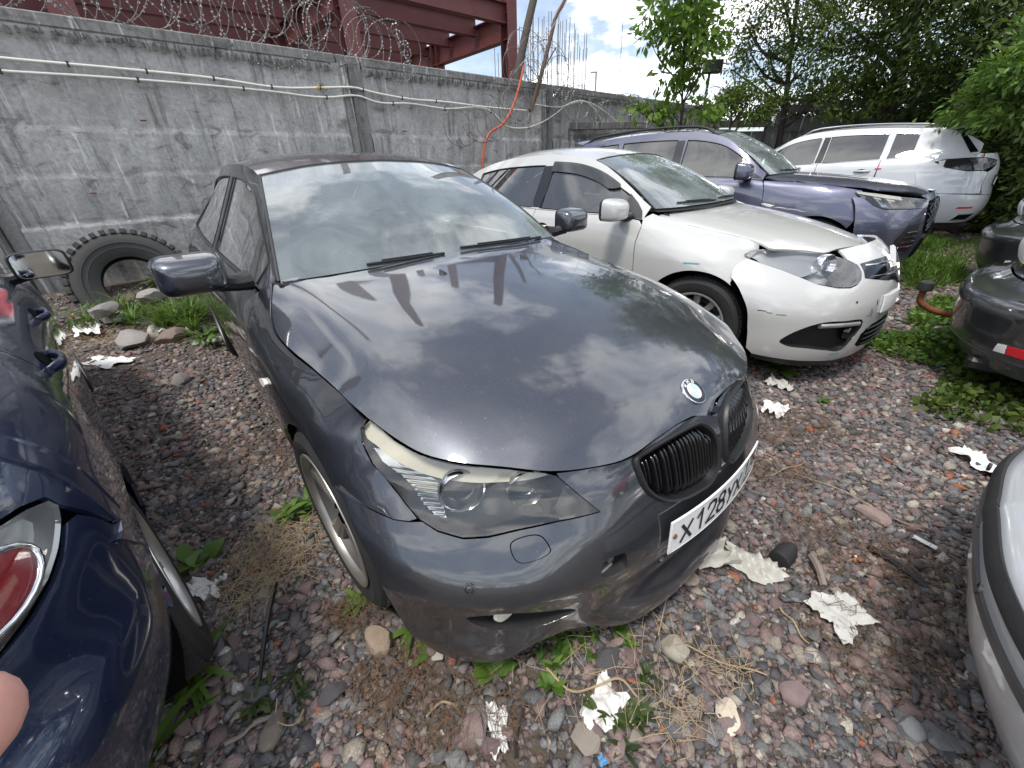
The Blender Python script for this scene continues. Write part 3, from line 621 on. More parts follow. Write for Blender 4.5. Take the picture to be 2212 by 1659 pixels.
simple('rust', (.16, .055, .02), .9, var=.4, vs=20)
# ---------------------------------------------------------------- car pieces shared by all cars
def wheel(root, c, side, R=.325, w=.235, rim=.24, style='five', rimmat='alloy', steer=0.):
    """side=+1: outer face towards -y"""
    Mx = Matrix.Rotation(steer, 4, 'Z') @ (Matrix.Scale(1, 4) if side > 0 else Matrix.Rotation(math.pi, 4, 'Z'))
    hw_ = w/2; rb = R-.0
    mb = MB(); pr = [(rim-.01, -hw_+.015), (rim+.004, -hw_+.004), (rim+.03, -hw_-.004), (R-.035, -hw_-.006), (R-.012, -hw_+.006), (R-.003, -hw_+.022), (R, -hw_+.05), (R, hw_-.05), (R-.003, hw_-.022), (R-.012, hw_-.006), (R-.035, hw_+.006), (rim+.02, hw_), (rim-.01, hw_-.015)]
    mb.lathe(pr, 72)
    hub = MB().lathe([(.0, -.02), (rim*.55, -.02), (rim*.62, .0), (rim*.62, .05), (0, .06)], 28)
    wh = hub.build('wheel', M['lamp_dark'], root, ang=40); wh.matrix_local = Matrix.Translation(c) @ Mx
    ty = mb.build('tyre', M['rubber'], wh, ang=28)
    gr = MB()                                             # tread blocks
    nb = 60
    for k in range(nb):
        a = 2*math.pi*k/nb
        for j, yy in enumerate((-hw_+.045, -.035, .035, hw_-.045)):
            aa = a+(.03 if j % 2 else 0); ca, sa = math.cos(aa), math.sin(aa)
            gr.box((ca*(R+.001), yy, sa*(R+.001)), (.008, .05, R*2*math.pi/nb*.72), np.array([[ca, 0, -sa], [0, 1, 0], [sa, 0, ca]]))
    gr.build('tread', M['rubber'], wh)
    rm = MB().lathe([(rim-.004, -hw_+.006), (rim+.002, -hw_-.001), (rim+.001, -hw_-.004), (rim-.008, -hw_-.004), (rim-.016, -hw_+.004), (rim-.020, -hw_+.02)], 64)
    MB().lathe([(rim-.019, -hw_+.018), (rim-.03, 0), (rim-.045, hw_-.05), (rim-.035, hw_-.01)], 56).build('barrel', M['barrel'], wh, ang=40)
    MB().lathe([(.02, .0), (rim*.74, .0), (rim*.74, .018), (.02, .018)], 40).build('brake_disc', M['barrel'], wh, ang=40)
    yo = -hw_+.012; ns = {'five': 5, 'ten': 10, 'seven': 7}[style]
    for k in range(ns):
        a0 = 2*math.pi*k/ns+.3; G = []
        n1 = 9
        for i in range(n1):
            s = i/(n1-1); r = .045+(rim-.022-.045)*s
            wd = (.030-.006*math.sin(s*math.pi)+.014*s**3) if style == 'five' else (.015+.008*s)
            dep = yo+.004+.010*(1-s)
            row = []
            for (lat, d) in ((-1, .045), (-1, .012), (-.55, 0), (.55, 0), (1, .012), (1, .045)):
                row.append((r*math.cos(a0)-lat*wd*math.sin(a0), dep+d, r*math.sin(a0)+lat*wd*math.cos(a0)))
            G.append(row)
        rm.grid(G)
    rm.lathe([(0, yo+.022), (.03, yo+.022), (.034, yo+.026), (.062, yo+.026), (.07, yo+.045), (.07, yo+.09)], 28)
    rm.build('rim', M[rimmat], wh, ang=32)
    cap = MB().lathe([(0, yo+.017), (.026, yo+.018), (.03, yo+.024)], 20); cap.build('hub_cap', M['lamp_dark'], wh, ang=40)
    nuts = MB()
    for k in range(5):
        a = 2*math.pi*k/5; nuts.lathe([(0, yo+.03), (.010, yo+.03), (.011, yo+.05)], 6, c=(.052*math.cos(a), 0, .052*math.sin(a)))
    nuts.build('wheel_bolts', M['lamp_dark'], wh)
    return wh

def seat(root, x, y, z, mat, w=.5):
    s = MB(); G = []
    for i in range(9):
        t = i/8; row = []
        cx_, cz = x-.10-.16*t, z+.30*0+.0
        for k in range(12):
            a = 2*math.pi*k/12; ww = w/2*(1-.25*t**2); th = .075*(1-.3*t)
            row.append((x-.05-.22*t+th*math.cos(a), y+ww*(abs(math.sin(a))**.6)*np.sign(math.sin(a)), z+.12+.58*t))
        G.append(row)
    s.grid(G, closed_v=True); s.add(G[-1], [tuple(range(12))])
    st = s.build('seat', M[mat], root, ang=50)
    c = MB(); c.box((x+.22, y, z+.08), (.52, w, .15), bev=.05); c.build('seat_cushion', M[mat], st, ang=50)
    h = MB(); h.box((x-.29, y, z+.80), (.09, .27, .17), bev=.035); h.tube([(x-.27, y-.06, z+.66), (x-.28, y-.06, z+.75)], .007); h.tube([(x-.27, y+.06, z+.66), (x-.28, y+.06, z+.75)], .007)
    h.build('headrest', M[mat], st, ang=50)

def door_mirror(root, c, w=.20, h=.135, mat='paint_grey', glassback=True, depth=.085, yaw=0., base=None):
    """right-hand mirror (c: shell centre, -y outwards); built on both sides"""
    cx_, cy_, cz = c; n = 16
    def rr(k, sx, sz):
        a = 2*math.pi*k/24; ca, sa = math.cos(a), math.sin(a); e = .40
        return (np.sign(ca)*abs(ca)**e*sx, np.sign(sa)*abs(sa)**e*sz)
    def shell():
        mb = MB(); G = []
        for i in range(12):
            t = 1-(1-i/11)**2.2; sc_ = (1-t**3.2)**(1/3.2)*(1-.06*t) if t < 1 else .12; sw = (1-t**4)**.25*(1-.10*t) if t < 1 else .2
            G.append([(cx_+depth*min(1, t*1.0)-.01+(.03 if False else 0), cy_+rr(k, w/2*sw, 0)[0], cz+rr(k, 0, h/2*sc_)[1]-.008*t) for k in range(24)])
        mb.grid(G, closed_v=True); mb.add(G[-1], [tuple(range(24))]); return mb
    def back():
        mb = MB(); G = []
        for d, s in ((-.01, 1), (-.028, .99), (-.034, .94), (-.034, .90), (-.024, .88)):
            G.append([(cx_+d, cy_+rr(k, w/2*s, 0)[0], cz+rr(k, 0, h/2*s)[1]) for k in range(24)])
        mb.grid(G, closed_v=True); return mb
    def gl():
        mb = MB(); mb.add([(cx_-.023, cy_+rr(k, w/2*.885, 0)[0], cz+rr(k, 0, h/2*.885)[1]) for k in range(24)], [tuple(range(24))[::-1]]); return mb
    def foot():
        mb = MB(); b = base if base is not None else (cx_-.02, cy_+.16, cz-.07)
        P = curve([(cx_+.02, cy_+w*.30, cz-h*.30), ((cx_+b[0])/2, (cy_+w*.3+b[1])/2, (cz-h*.45+b[2])/2), b], 7)
        mb.tube(P, [.035, .032, .03, .03, .032, .036, .04], 10); return mb
    sh = mbpair('door_mirror', shell, M[mat], root)
    mbpair('mirror_rim', back, M['black_plastic'], root, parents=sh)
    mbpair('mirror_glass', gl, M['mirror_glass'], root, parents=sh)
    mbpair('mirror_foot', foot, M['black_plastic'], root, parents=sh)
    return sh

def door_handle(root, surf, x, z, length=.21, mat='paint_grey', parents=None):
    def f():
        P = []; xs = np.linspace(x-length/2, x+length/2, 9)
        base = surf(np.c_[xs, np.full(9, z)]); out = np.array([0, .018, .030, .034, .035, .034, .030, .018, 0])
        base[:, 1] -= out; mb = MB(); G = []
        for i in range(9):
            h_ = .017 if 0 < i < 8 else .012
            G.append([base[i]+np.array([0, .010*math.cos(a), h_*math.sin(a)]) for a in np.linspace(0, 2*math.pi, 11)[:-1]])
        mb.grid(G, closed_v=True); mb.add(G[0], [tuple(range(10))]); mb.add(G[-1], [tuple(range(10))]); return mb
    hs = mbpair('door_handle', f, M[mat], root, parents=parents)
    def g():
        mb = MB(); a = np.linspace(0, 2*math.pi, 17)[:-1]
        uv = np.c_[x+.01+length*.36*np.cos(a), z+.030*np.sin(a)]; V = surf(uv); V[:, 1] -= .002; mb.add(V, [tuple(range(16))]); return mb
    mbpair('handle_recess', g, M['gap_black'], root, parents=hs)

def strip(A, B, n=40, bulge=.0, rows=5):
    """surface between two 3-D curves"""
    a = curve(A, n); b = curve(B, n); G = []
    for i in range(rows):
        t = i/(rows-1); m = a*(1-t)+b*t; k = math.sin(t*math.pi)*bulge
        d = m-CC; d[:, 0] = 0; d /= np.linalg.norm(d, axis=1)[:, None]; G.append(m+d*k)
    return np.array(G).transpose(1, 0, 2)

def span_surface(base, top, bulge=.03, rows=4):
    """glass between a base and a top half curve (centre to right edge), both sides"""
    b = curve(base, 7); t = curve(top, 7); m = np.array([1, -1, 1]); b = np.vstack([b[::-1], (b*m)[1:]]); t = np.vstack([t[::-1], (t*m)[1:]])
    P = []
    for i in range(rows):
        s = i/(rows-1); q = b*(1-s)+t*s; d = np.cross(t[6]-b[6], (0, 1, 0)); d /= np.linalg.norm(d)
        if d[2] < 0: d = -d
        P.append(q+d*bulge*math.sin(math.pi*s))
    return Tensor(np.linspace(0, 1, rows), np.linspace(-1, 1, 13), P)

def shell(root, sp):
    """doors, sills, side frames, windows, roof, screens and a dark core"""
    S = sp['side']; pm = M[sp['paint']]; zs = sp.get('sill', .19); x0, x1, x2 = sp['doors']
    belt = lambda x: S.kz(np.atleast_1d(x))[1][:, -2]; rail = lambda x: S.kz(np.atleast_1d(x))[1][:, -1]
    (fx, fz, fr), (rx, rz, rr) = sp['arch']
    def arc(cx_, cz, r, a0, a1, n=18): return [(cx_+r*math.cos(a), cz+r*.97*math.sin(a)) for a in np.radians(np.linspace(a0, a1, n))]
    g = .004
    dl = sp.get('doorline', [(x0, 1), (x0, .0)])
    # front door / rear door
    b0 = [(x, z) for x, z in sp['door_front']]          # from belt downwards
    fd = b0+[(x1+g, zs+.05)]+[(x1+g, belt(x1)[0])]+[(x, belt(x)[0]) for x in np.linspace(x1+g, b0[0][0], 8)[1:-1]]
    fds = pair('front_door', S, fd, pm, root, step=.05, flange=.012)
    ar = [q for q in arc(rx, rz, rr+.012, 20, 170, 24) if q[0] > x2+.0 and q[1] > zs+.06]
    xl = min([q[0] for q in ar]) if ar else x2
    rd = [(x1-g, belt(x1)[0]), (x1-g, zs+.05)]+[(rx+math.sqrt(max(0, (rr+.012)**2-(zs+.05-rz)**2)), zs+.05)]+sorted(ar, key=lambda q: -q[0])+[(x2, belt(x2)[0])]+[(x, belt(x)[0]) for x in np.linspace(x2, x1-g, 8)[1:-1]]
    rds = pair('rear_door', S, rd, pm, root, step=.05, flange=.012)
    # sill
    pair('sill', S, [(fx-fr*.96, zs-.04), (rx+rr*.96, zs-.04), (rx+rr*.96, zs+.044), (b0[-1][0], zs+.044), (fx-fr*.96, zs+.044)], M[sp.get('sillmat', sp['paint'])], root, step=.07)
    # rear quarter below the belt
    xr = sp['quarter_end']; a2 = arc(rx, rz, rr, 0, 180, 26)
    qtop = [(x, belt(x)[0]) for x in np.linspace(x2-.006, xr, 9)]
    ql = [q for q in a2 if q[0] < x2-.004]
    q0 = ql[0] if ql else (x2, .5)
    rq = qtop+sp.get('quarter_rear', [(xr, .62), (rx-rr*1.02, .5)])+[q for q in a2[::-1] if q[0] < x2-.006 and q[1] > sp.get('quarter_low', .45)]
    ar2 = [q for q in arc(rx, rz, rr+.012, 20, 170, 60) if q[0] > x2-.006 and q[1] > 0]
    pair('rear_quarter', S, rq, pm, root, step=.05, holes=sp.get('quarter_holes', ()))
    # side frame with window openings
    xs_b = np.linspace(sp['frame'][0], sp['frame'][1], 30)
    fo = [(x, belt(x)[0]+.004) for x in xs_b]+[(x, rail(x)[0]) for x in np.linspace(sp['frame'][1], sp['frame'][0], 40)]
    holes = []
    for (xa, xb, lowf, f0) in sp['windows']:
        xs_ = np.linspace(xa, xb, 16); bot = [(x, belt(x)[0]+.014) for x in xs_]; top = []
        for x in xs_[::-1]:
            zt = belt(x)[0]+(rail(x)[0]-belt(x)[0])*sp.get('wtop', .84); top.append((x, max(zt, belt(x)[0]+.05)))
        w_ = bot+top
        if lowf: w_ = lowf
        holes.append(w_)
    fr_ = pair('side_frame', S, fo, M[sp.get('framemat', sp['paint'])], root, step=.045, holes=holes, flange=.01)
    for i, h in enumerate(holes):
        pair('side_window', S, h, M[sp.get('glass', 'glass_side')], root, step=.08, flange=0, offset=-.006)
        def trimf(h=h):
            mb = MB(); V = S(densify(h, .05)); V[:, 1] -= .002; mb.tube(V, .0042, 5, closed=True); return mb
        mbpair('window_trim', trimf, M[sp.get('trim', 'trim_dark')], root, ang=60)
    # pillar cover between the doors
    if sp.get('pillar', True):
        z0, z1 = belt(x1)[0]+.016, belt(x1)[0]+(rail(x1)[0]-belt(x1)[0])*sp.get('wtop', .84)-.004
        pw = sp.get('pillar_w', .045)
        pair('pillar_cover', S, [(x1+pw, z0), (x1-pw, z0), (x1-pw-.02, z1), (x1+pw-.02, z1)], M['black_gloss'], root, step=.08, offset=.003, flange=.006)
    # roof
    rx_, rzc = zip(*sp['roof']); rx_ = np.array(rx_)
    wv, ze = S.kz(rx_)[0][:, -1], S.kz(rx_)[1][:, -1]
    vs = [-1, -.85, -.5, 0, .5, .85, 1]
    o = np.argsort(rx_)
    RT = Tensor(rx_[o], vs, [[(rx_[i]+sp.get('roof_bow', .04)*(1-v*v)*(1 if rx_[i] > -1.6 else -1)*(1 if i in (o[-1], o[0]) else 0), v*(wv[i]-.004), ze[i]+(rzc[i]-ze[i])*(1-abs(v)**2.4)) for v in vs] for i in o])
    rxa, rxb = rx_[o][0]+.004, rx_[o][-1]-.006
    rf = panel('roof', RT, [(rxa, -1), (rxb, -1), (rxb, 1), (rxa, 1)], M[sp.get('roofmat', sp['paint'])], root, step=.06, sc=(1, .58), depth_ref=(0, 0, 1))
    # screens
    WS = span_surface(sp['ws'][0], sp['ws'][1], sp.get('ws_bulge', .03))
    ws_ = panel('windscreen', WS, [(0, -.985), (1-.012, -.985), (1-.012, .985), (0, .985)], M[sp.get('wsglass', 'glass_windscreen')], root, step=.08, sc=(.8, .68), flange=0, depth_ref=(1, 0, 1))
    def seal():
        mb = MB(); uv = [(s, -.99) for s in np.linspace(0, .985, 12)]+[(.985, v) for v in np.linspace(-.99, .99, 20)]+[(s, .99) for s in np.linspace(.985, 0, 12)]
        V = WS(uv); mb.tube(V, .007, 5); return mb
    seal().build('screen_seal', M['trim_dark'], root, ang=60)
    band = MB()                                          # black printed border of the glass
    for uv in ([(0, -.985), (1-.015, -.985), (1-.015, -.93), (.09, -.90)], [(0, .985), (.09, .90), (1-.015, .93), (1-.015, .985)]):
        pass
    RW = span_surface(sp['rw'][0], sp['rw'][1], .02)
    panel('rear_window', RW, [(0, -.97), (.985, -.97), (.985, .97), (0, .97)], M[sp.get('rwglass', 'glass_side')], root, step=.1, sc=(.8, .6), flange=.008, depth_ref=(-1, 0, 1))
    # core, cabin
    core = MB(); zb = belt(np.array([-1.5]))[0]
    for xa, xb, w_, z0, z1 in sp['core']: core.box(((xa+xb)/2, 0, (z0+z1)/2), (abs(xb-xa), 2*w_, z1-z0))
    core.build('underbody', M['gap_black'], root)
    for cx_, cz, r in ((fx, fz, fr), (rx, rz, rr)):
        def liner(cx_=cx_, cz=cz, r=r):
            mb = MB(); G = []
            for d in (.50, .88):
                y = -float(S.w(cx_, cz+r*.9)[0])*1.0 if d > .6 else -.50
                if d > .6: y += .006
                G.append([(cx_+(r+.004)*math.cos(a), y if d < .6 else -float(S.w(cx_+(r+.004)*math.cos(a), max(zs, cz+(r+.004)*.97*math.sin(a)))[0])+.010, cz+(r+.004)*.97*math.sin(a)) for a in np.radians(np.linspace(-25, 205, 26))])
            mb.grid(G); mb.add([(cx_+(r+.004)*math.cos(a), -.5, cz+(r+.004)*.97*math.sin(a)) for a in np.radians(np.linspace(-25, 205, 26))], [tuple(range(26))]); return mb
        mbpair('wheel_arch_liner', liner, M['gap_black'], root, ang=60)
    return dict(belt=belt, rail=rail, front_doors=fds, rear_doors=rds, WS=WS)

def cabin(root, xd, zb, seats, mat='interior_dark', wheel_at=None, half=.66):
    d = MB(); G = []
    for (x, z) in ((xd+.02, zb-.02), (xd-.10, zb+.03), (xd-.26, zb+.02), (xd-.36, zb-.04), (xd-.40, zb-.16), (xd-.36, zb-.4)):
        G.append([(x+.06*(abs(v)**3), v*half, z-.02*abs(v)**2) for v in np.linspace(-1, 1, 11)])
    d.grid(G); d.build('dashboard', M['interior_dark'], root, ang=40)
    for x, y, z in seats: seat(root, x, y, z, mat, .5 if abs(y) > .1 else 1.2)
    if wheel_at:
        x, y, z = wheel_at; mb = MB(); ax = np.array([.42, 0, .9]); ax /= np.linalg.norm(ax); u = np.array([0, 1., 0]); v = np.cross(ax, u)
        ring = [np.array([x, y, z])+.185*(math.cos(a)*u+math.sin(a)*v) for a in np.linspace(0, 2*math.pi, 33)[:-1]]
        mb.tube(ring, .016, 8, closed=True)
        for a in (0, math.pi, -math.pi/2): mb.bar((x, y, z), np.array([x, y, z])+.18*(math.cos(a)*u+math.sin(a)*v), .03, .018)
        mb.lathe([(0, -.02), (.06, -.02), (.06, .02), (0, .02)], 16, c=(x, y, z))
        mb.build('steering_wheel', M['interior_dark'], root, ang=40)
    fl = MB(); fl.box((xd-1.35, 0, .34), (2.5, 1.5, .04)); fl.box((xd-2.45, 0, .62), (.06, 1.42, .55)); fl.build('cabin_floor', M['interior_dark'], root)

def wiper(root, WS, path, name='wiper', lift=.012):
    uv = np.array(path); V = WS(curve(uv, 24)); n = np.cross(WS([(.6, 0)])[0]-WS([(.4, 0)])[0], (0, 1, 0)); n /= np.linalg.norm(n)
    if n[2] < 0: n = -n
    mb = MB(); mb.tube(V+n*lift*.6, .006, 5); mb.tube(V[4:20]+n*(lift+.006), .004, 5)
    return mb.build(name, M['black_plastic'], root, ang=50)
FONT = {  # 5 x 7 stroke letters for the number plates: polylines in a unit box
 'X': [[(0, 0), (1, 1)], [(0, 1), (1, 0)]], '1': [[(.15, .72), (.6, 1), (.6, 0)]], '2': [[(0, .78), (.12, .95), (.5, 1), (.88, .93), (1, .74), (.85, .5), (0, 0), (1, 0)]],
 '8': [[(.5, .53), (.14, .64), (.06, .80), (.2, .96), (.5, 1), (.8, .96), (.94, .80), (.86, .64), (.5, .53), (.1, .42), (0, .22), (.15, .04), (.5, 0), (.85, .04), (1, .22), (.9, .42), (.5, .53)]],
 'Y': [[(0, 1), (.5, .42)], [(1, 1), (.25, 0)]], '7': [[(0, 1), (1, 1), (.35, 0)]], 'R': [[(0, 0), (0, 1), (.7, 1), (1, .86), (1, .66), (.7, .52), (0, .52)], [(.5, .52), (1, 0)]],
 'U': [[(0, 1), (0, .2), (.25, 0), (.75, 0), (1, .2), (1, 1)]], 'S': [[(1, .85), (.75, 1), (.25, 1), (0, .82), (.1, .6), (.9, .4), (1, .2), (.75, 0), (.25, 0), (0, .15)]],
 'B': [[(0, 0), (0, 1), (.7, 1), (.92, .88), (.92, .66), (.7, .53), (0, .53)], [(.7, .53), (1, .4), (1, .14), (.7, 0), (0, 0)]], 'M': [[(0, 0), (0, 1), (.5, .35), (1, 1), (1, 0)]], 'W': [[(0, 1), (.25, 0), (.5, .7), (.75, 0), (1, 1)]]}
def stroke_text(mb, text, x, y, w, h, gap, th, mapf, lift=.0015):
    """flat stroke letters; mapf(u,v)->3d point and normal"""
    for ch in text:
        if ch != ' ':
            for pl in FONT[ch]:
                P = np.array([(x+p[0]*w, y+p[1]*h) for p in pl])
                for a, b in zip(P[:-1], P[1:]):
                    d = b-a; l = np.linalg.norm(d); d /= l; n = np.array([-d[1], d[0]])*th/2; a2, b2 = a-d*th*.45, b+d*th*.45
                    q = [a2-n, b2-n, b2+n, a2+n]; mb.add([mapf(*t, lift) for t in q], [(0, 1, 2, 3)])
        x += w+gap
# ---------------------------------------------------------------- the grey saloon in the middle
def build_saloon():
    R_ = empty('parked_car', (.0747, 1.5249, 0), math.radians(-50.875), 'dusty dark grey saloon with black kidney grilles, nose towards the viewer', 'car', 'cars parked along the concrete wall')
    P = M['paint_grey']
    sp = dict(side=B_SIDE, paint='paint_grey', doors=(-.66, -1.74, -2.72), arch=((0, .335, .352), (-2.888, .335, .352)), sill=.19,
              door_front=[(-.69, .945), (-.655, .905), (-.665, .864), (-.668, .80), (-.66, .5), (-.645, .24)],
              quarter_end=-3.62, quarter_rear=[(-3.62, .66), (-3.28, .60), (-3.245, .40)], quarter_low=.38,
              frame=(-.64, -3.42), windows=[(-.735, -1.70, None, 0), (-1.79, -2.90, None, 0)], wtop=.86, trim='trim_dark',
              roof=[(-1.27, 1.392), (-1.5, 1.437), (-1.85, 1.462), (-2.25, 1.452), (-2.78, 1.385)], roof_bow=.035,
              ws=(B_WS_B, B_WS_T), rw=([(-3.50, 0, 1.03), (-3.47, -.35, 1.03), (-3.42, -.60, 1.03)], [(-2.80, 0, 1.385), (-2.79, -.3, 1.37), (-2.775, -.55, 1.325)]),
              core=[(.62, -.40, .50, .17, .66), (-.42, -2.4, .80, .17, .60), (-2.4, -3.85, .50, .2, .80)])
    d = shell(R_, sp); S = B_SIDE
    # bonnet
    he = curve(BD['hood_edge'][:9], 30).tolist()+curve(BD['hood_edge'][9:], 44).tolist()
    ho = [(-.545, 0)]+[(-.552, -.25), (-.575, -.5), (-.605, -.65)]+he+[(.766, 0)]
    hood = panel('bonnet', B_HOOD, ho, P, R_, step=.04, sym='y', depth_ref=(0, 0, 1))
    # front wings
    arc = [(.352*math.cos(a), .335+.352*.97*math.sin(a)) for a in np.radians(np.linspace(54, 196, 26))]
    ft = [tuple(q) for q in BD['fender_top']]
    fl = [tuple(q) for q in BD['fender_lamp']]+[tuple(q) for q in BD['fender_seam']]
    fo = curve(ft, 30).tolist()+fl+arc+[(-.36, .236), (-.638, .236), (-.652, .5), (-.660, .80), (-.657, .864), (-.648, .905), (-.68, .950)]
    fw = pair('front_wing', S, fo, P, R_, step=.04)
    # bumper
    kid = curve(BD['kidney'], 60, closed=True)
    hl = np.array(BD['headlight']); nt_ = np.array(BD['nose_top'])
    lamp_low = [tuple(q) for q in hl[7:16]]
    bot = curve([(.80, .24), (.726, .155), (.648, .125), (.56, .118), (.528, .135), (.479, .19), (.413, .21), (.336, .18), (.277, .135), (.239, .125), (.15, .12), (0, .118)], 50)
    archf = [tuple(q) for q in BD['archF'][1:]]
    g = .004
    bo = [(0, .722)]+[(.03, .735)]+curve(nt_[::-1], 24).tolist()+[tuple(q+np.array([-.004, -.003])) for q in hl[7:10]]+[tuple(q+np.array([0, -.004])) for q in hl[10:16]]+[tuple(np.array(q)+[0, -.001]) for q in BD['seam']]+archf+bot.tolist()
    holes = [kid.tolist(), curve(BD['towhole'], 28, closed=True).tolist(), curve(BD['duct'], 36, closed=True).tolist()]
    bump = panel('front_bumper', B_FRONT, bo, P, R_, holes=holes, step=.026, sc=(1.25, 1), sym='y', flange=.016)
    # dark cavities behind the openings
    for pol, dd in ((curve(BD['duct'], 30, closed=True), .05), (curve(BD['towhole'], 24, closed=True), .05)):
        V = B_FRONT(pol); nn = snorm(B_FRONT, pol); nn = nn*np.sign(nn[:, :1])
        for s in (1, -1):
            m = np.array([1, s, 1]); A = V*m; Bk = (V-nn*dd)*m; n = len(A)
            f = [(i, (i+1) % n, n+(i+1) % n, n+i) for i in range(n)]+[tuple(range(n, 2*n))]
            MB().add(np.vstack([A, Bk]), f if s > 0 else [tuple(reversed(q)) for q in f]).build('bumper_cavity', M['lamp_dark'], bump)
    fog = MB().lathe([(0, 0), (.035, .002), (.04, .01)], 20, axis='x'); fv = np.array(fog.V)
    c0 = B_FRONT([(.52, .335)])[0]
    mbpair('fog_lamp', lambda: MB().add(fv*np.array([-1, 1, 1])+c0+np.array([-.02, .012, 0]), fog.F), M['lamp_cream'], bump)
    # bracket seen in the tow-eye opening
    tq = B_FRONT([(.325, .455)])[0]
    MB().box(tq+np.array([-.028, 0, -.016]), (.02, .05, .016), bev=.003).box(tq+np.array([-.03, .02, .01]), (.02, .02, .03), bev=.003).build('tow_bracket', M['alloy'], bump, ang=40)
    # washer covers, sensors
    wc = curve(BD['washer'], 40, closed=True); wcen = wc.mean(0)
    pair('washer_cover', B_FRONT, (wcen+(wc-wcen)*.965).tolist(), P, R_, step=.03, sc=(1.25, 1), offset=.0022, flange=.008)
    pair('washer_gap', B_FRONT, (wcen+(wc-wcen)*1.03).tolist(), M['gap_black'], R_, step=.03, sc=(1.25, 1), offset=.0006, flange=0)
    for (u, v) in ((.59, .476), (.17, .58*0+.33)):
        def sens(u=u, v=v):
            c = B_FRONT([(u, v)])[0]; n = snorm(B_FRONT, [(u, v)])[0]; n = n if n[0] > 0 else -n; a = np.cross(n, (0, 0, 1)); a /= np.linalg.norm(a); b = np.cross(a, n)
            mb = MB(); G = []
            for r, h in ((.013, -.002), (.013, .003), (.0105, .0035), (.0095, -.001), (.008, .002), (0.0, .0025)): G.append([c+n*h+r*(a*math.cos(t)+b*math.sin(t)) for t in np.linspace(0, 2*math.pi, 21)[:-1]])
            mb.grid(G, closed_v=True); return mb
        mbpair('parking_sensor', sens, P, R_)
    # kidneys: frame, bars, dark back
    for s in (1, -1):
        m = np.array([1, s, 1]); V = B_FRONT(kid); nn = snorm(B_FRONT, kid); nn *= np.sign(nn[:, :1]); cen2 = kid.mean(0)
        inn = cen2+(kid-cen2)*np.array([.90, .90]); inn2 = cen2+(kid-cen2)*np.array([.78, .80])
        Vi = B_FRONT(inn); ni = snorm(B_FRONT, inn); ni *= np.sign(ni[:, :1]); V2 = B_FRONT(inn2)
        mb = MB(); G = [V-nn*.02, V+nn*.002, V*.5+Vi*.5+nn*.010, Vi+ni*.006, Vi-ni*.012, V2-ni*.055]
        G = [q*m for q in G]; mb.grid(np.array(G) if s > 0 else np.array(G)[:, ::-1], closed_v=True)
        kf = mb.build('kidney_grille', M['black_plastic'], R_, ang=50)
        bk = MB(); bk.add((V2-ni*.052)*m, [tuple(range(len(V2)))]); bk.build('grille_back', M['gap_black'], kf)
        lo, hi = inn[:, 0].min(), inn[:, 0].max()
        for i in range(9):
            u = lo+(hi-lo)*(i+.7)/9.4
            vv = np.linspace(inn[:, 1].min(), inn[:, 1].max(), 200); k = inpoly(np.c_[np.full(200, u), vv], inn)
            if k.sum() < 8: continue
            v0, v1 = vv[k].min(), vv[k].max()
            cv = np.linspace(v0, v1, 14); C_ = B_FRONT(np.c_[np.full(14, u), cv]); nb = snorm(B_FRONT, np.c_[np.full(14, u), cv]); nb *= np.sign(nb[:, :1])
            t = np.linspace(0, 1, 14); back = .004+.030*np.clip((t-.78)/.22, 0, 1)**2+.020*np.clip((.2-t)/.2, 0, 1)**2
            C_ = C_-nb*back[:, None]-nb*.004
            for dy in (-.0075, .0075):
                mb = MB(); G = []
                for q, n in zip(C_, nb):
                    a = np.array([0, 1., 0]); hw2 = .0045
                    G.append([(q+n*.0-a*hw2+a*dy)*m, (q+n*.004-a*hw2*.3+a*dy)*m, (q+n*.004+a*hw2*.3+a*dy)*m, (q+a*hw2+a*dy)*m, (q-n*.028+a*hw2+a*dy)*m, (q-n*.028-a*hw2+a*dy)*m])
                mb.grid(np.array(G) if s < 0 else np.array(G)[:, ::-1], closed_v=True); mb.build('grille_bar', M['black_gloss'], kf, ang=50)
    # headlamps
    hc = np.array([(.56, .655)]); HLd = curve(hl, 70, closed=True) if False else densify(hl, .03, (1.25, 1))
    for s in (1, -1):
        m = np.array([1, s, 1])
        V, F, Nl = trim(B_FRONT, hl.tolist(), step=.03, sc=(1.25, 1), flange=.01, side=s, offset=.003)
        H = mesh_obj('headlight', V, F, M['glass_lamp'], R_, True, Nl)
        # bowl
        o = densify(hl, .02, (1.25, 1)); A = B_FRONT(o); na = snorm(B_FRONT, o); na *= np.sign(na[:, :1]); cen = o.mean(0)
        o2 = cen+(o-cen)*.9; Bq = B_FRONT(o2)-na*.07; mb = MB(); n = len(o)
        f = [(i, (i+1) % n, n+(i+1) % n, n+i) for i in range(n)]+[tuple(range(n, 2*n))]
        VV = np.vstack([A-na*.006, Bq])*m; mb.add(VV, f if s > 0 else [tuple(reversed(q)) for q in f]); mb.build('lamp_housing', M['lamp_grey'], H, ang=40)
        eb = curve(BD['eyebrow'], 60, closed=True)
        V, F, Nl = trim(B_FRONT, eb.tolist(), step=.025, sc=(1.25, 1), flange=.02, side=s, offset=-.006); mesh_obj('light_strip', V, F, M['lamp_cream'], H, True, Nl)
        ind = np.array(BD['ind'])
        V, F, Nl = trim(B_FRONT, ind.tolist(), step=.02, sc=(1.25, 1), flange=.015, side=s, offset=-.022); mesh_obj('indicator_reflector', V, F, M['reflector'], H, True, Nl)
        rb = MB()
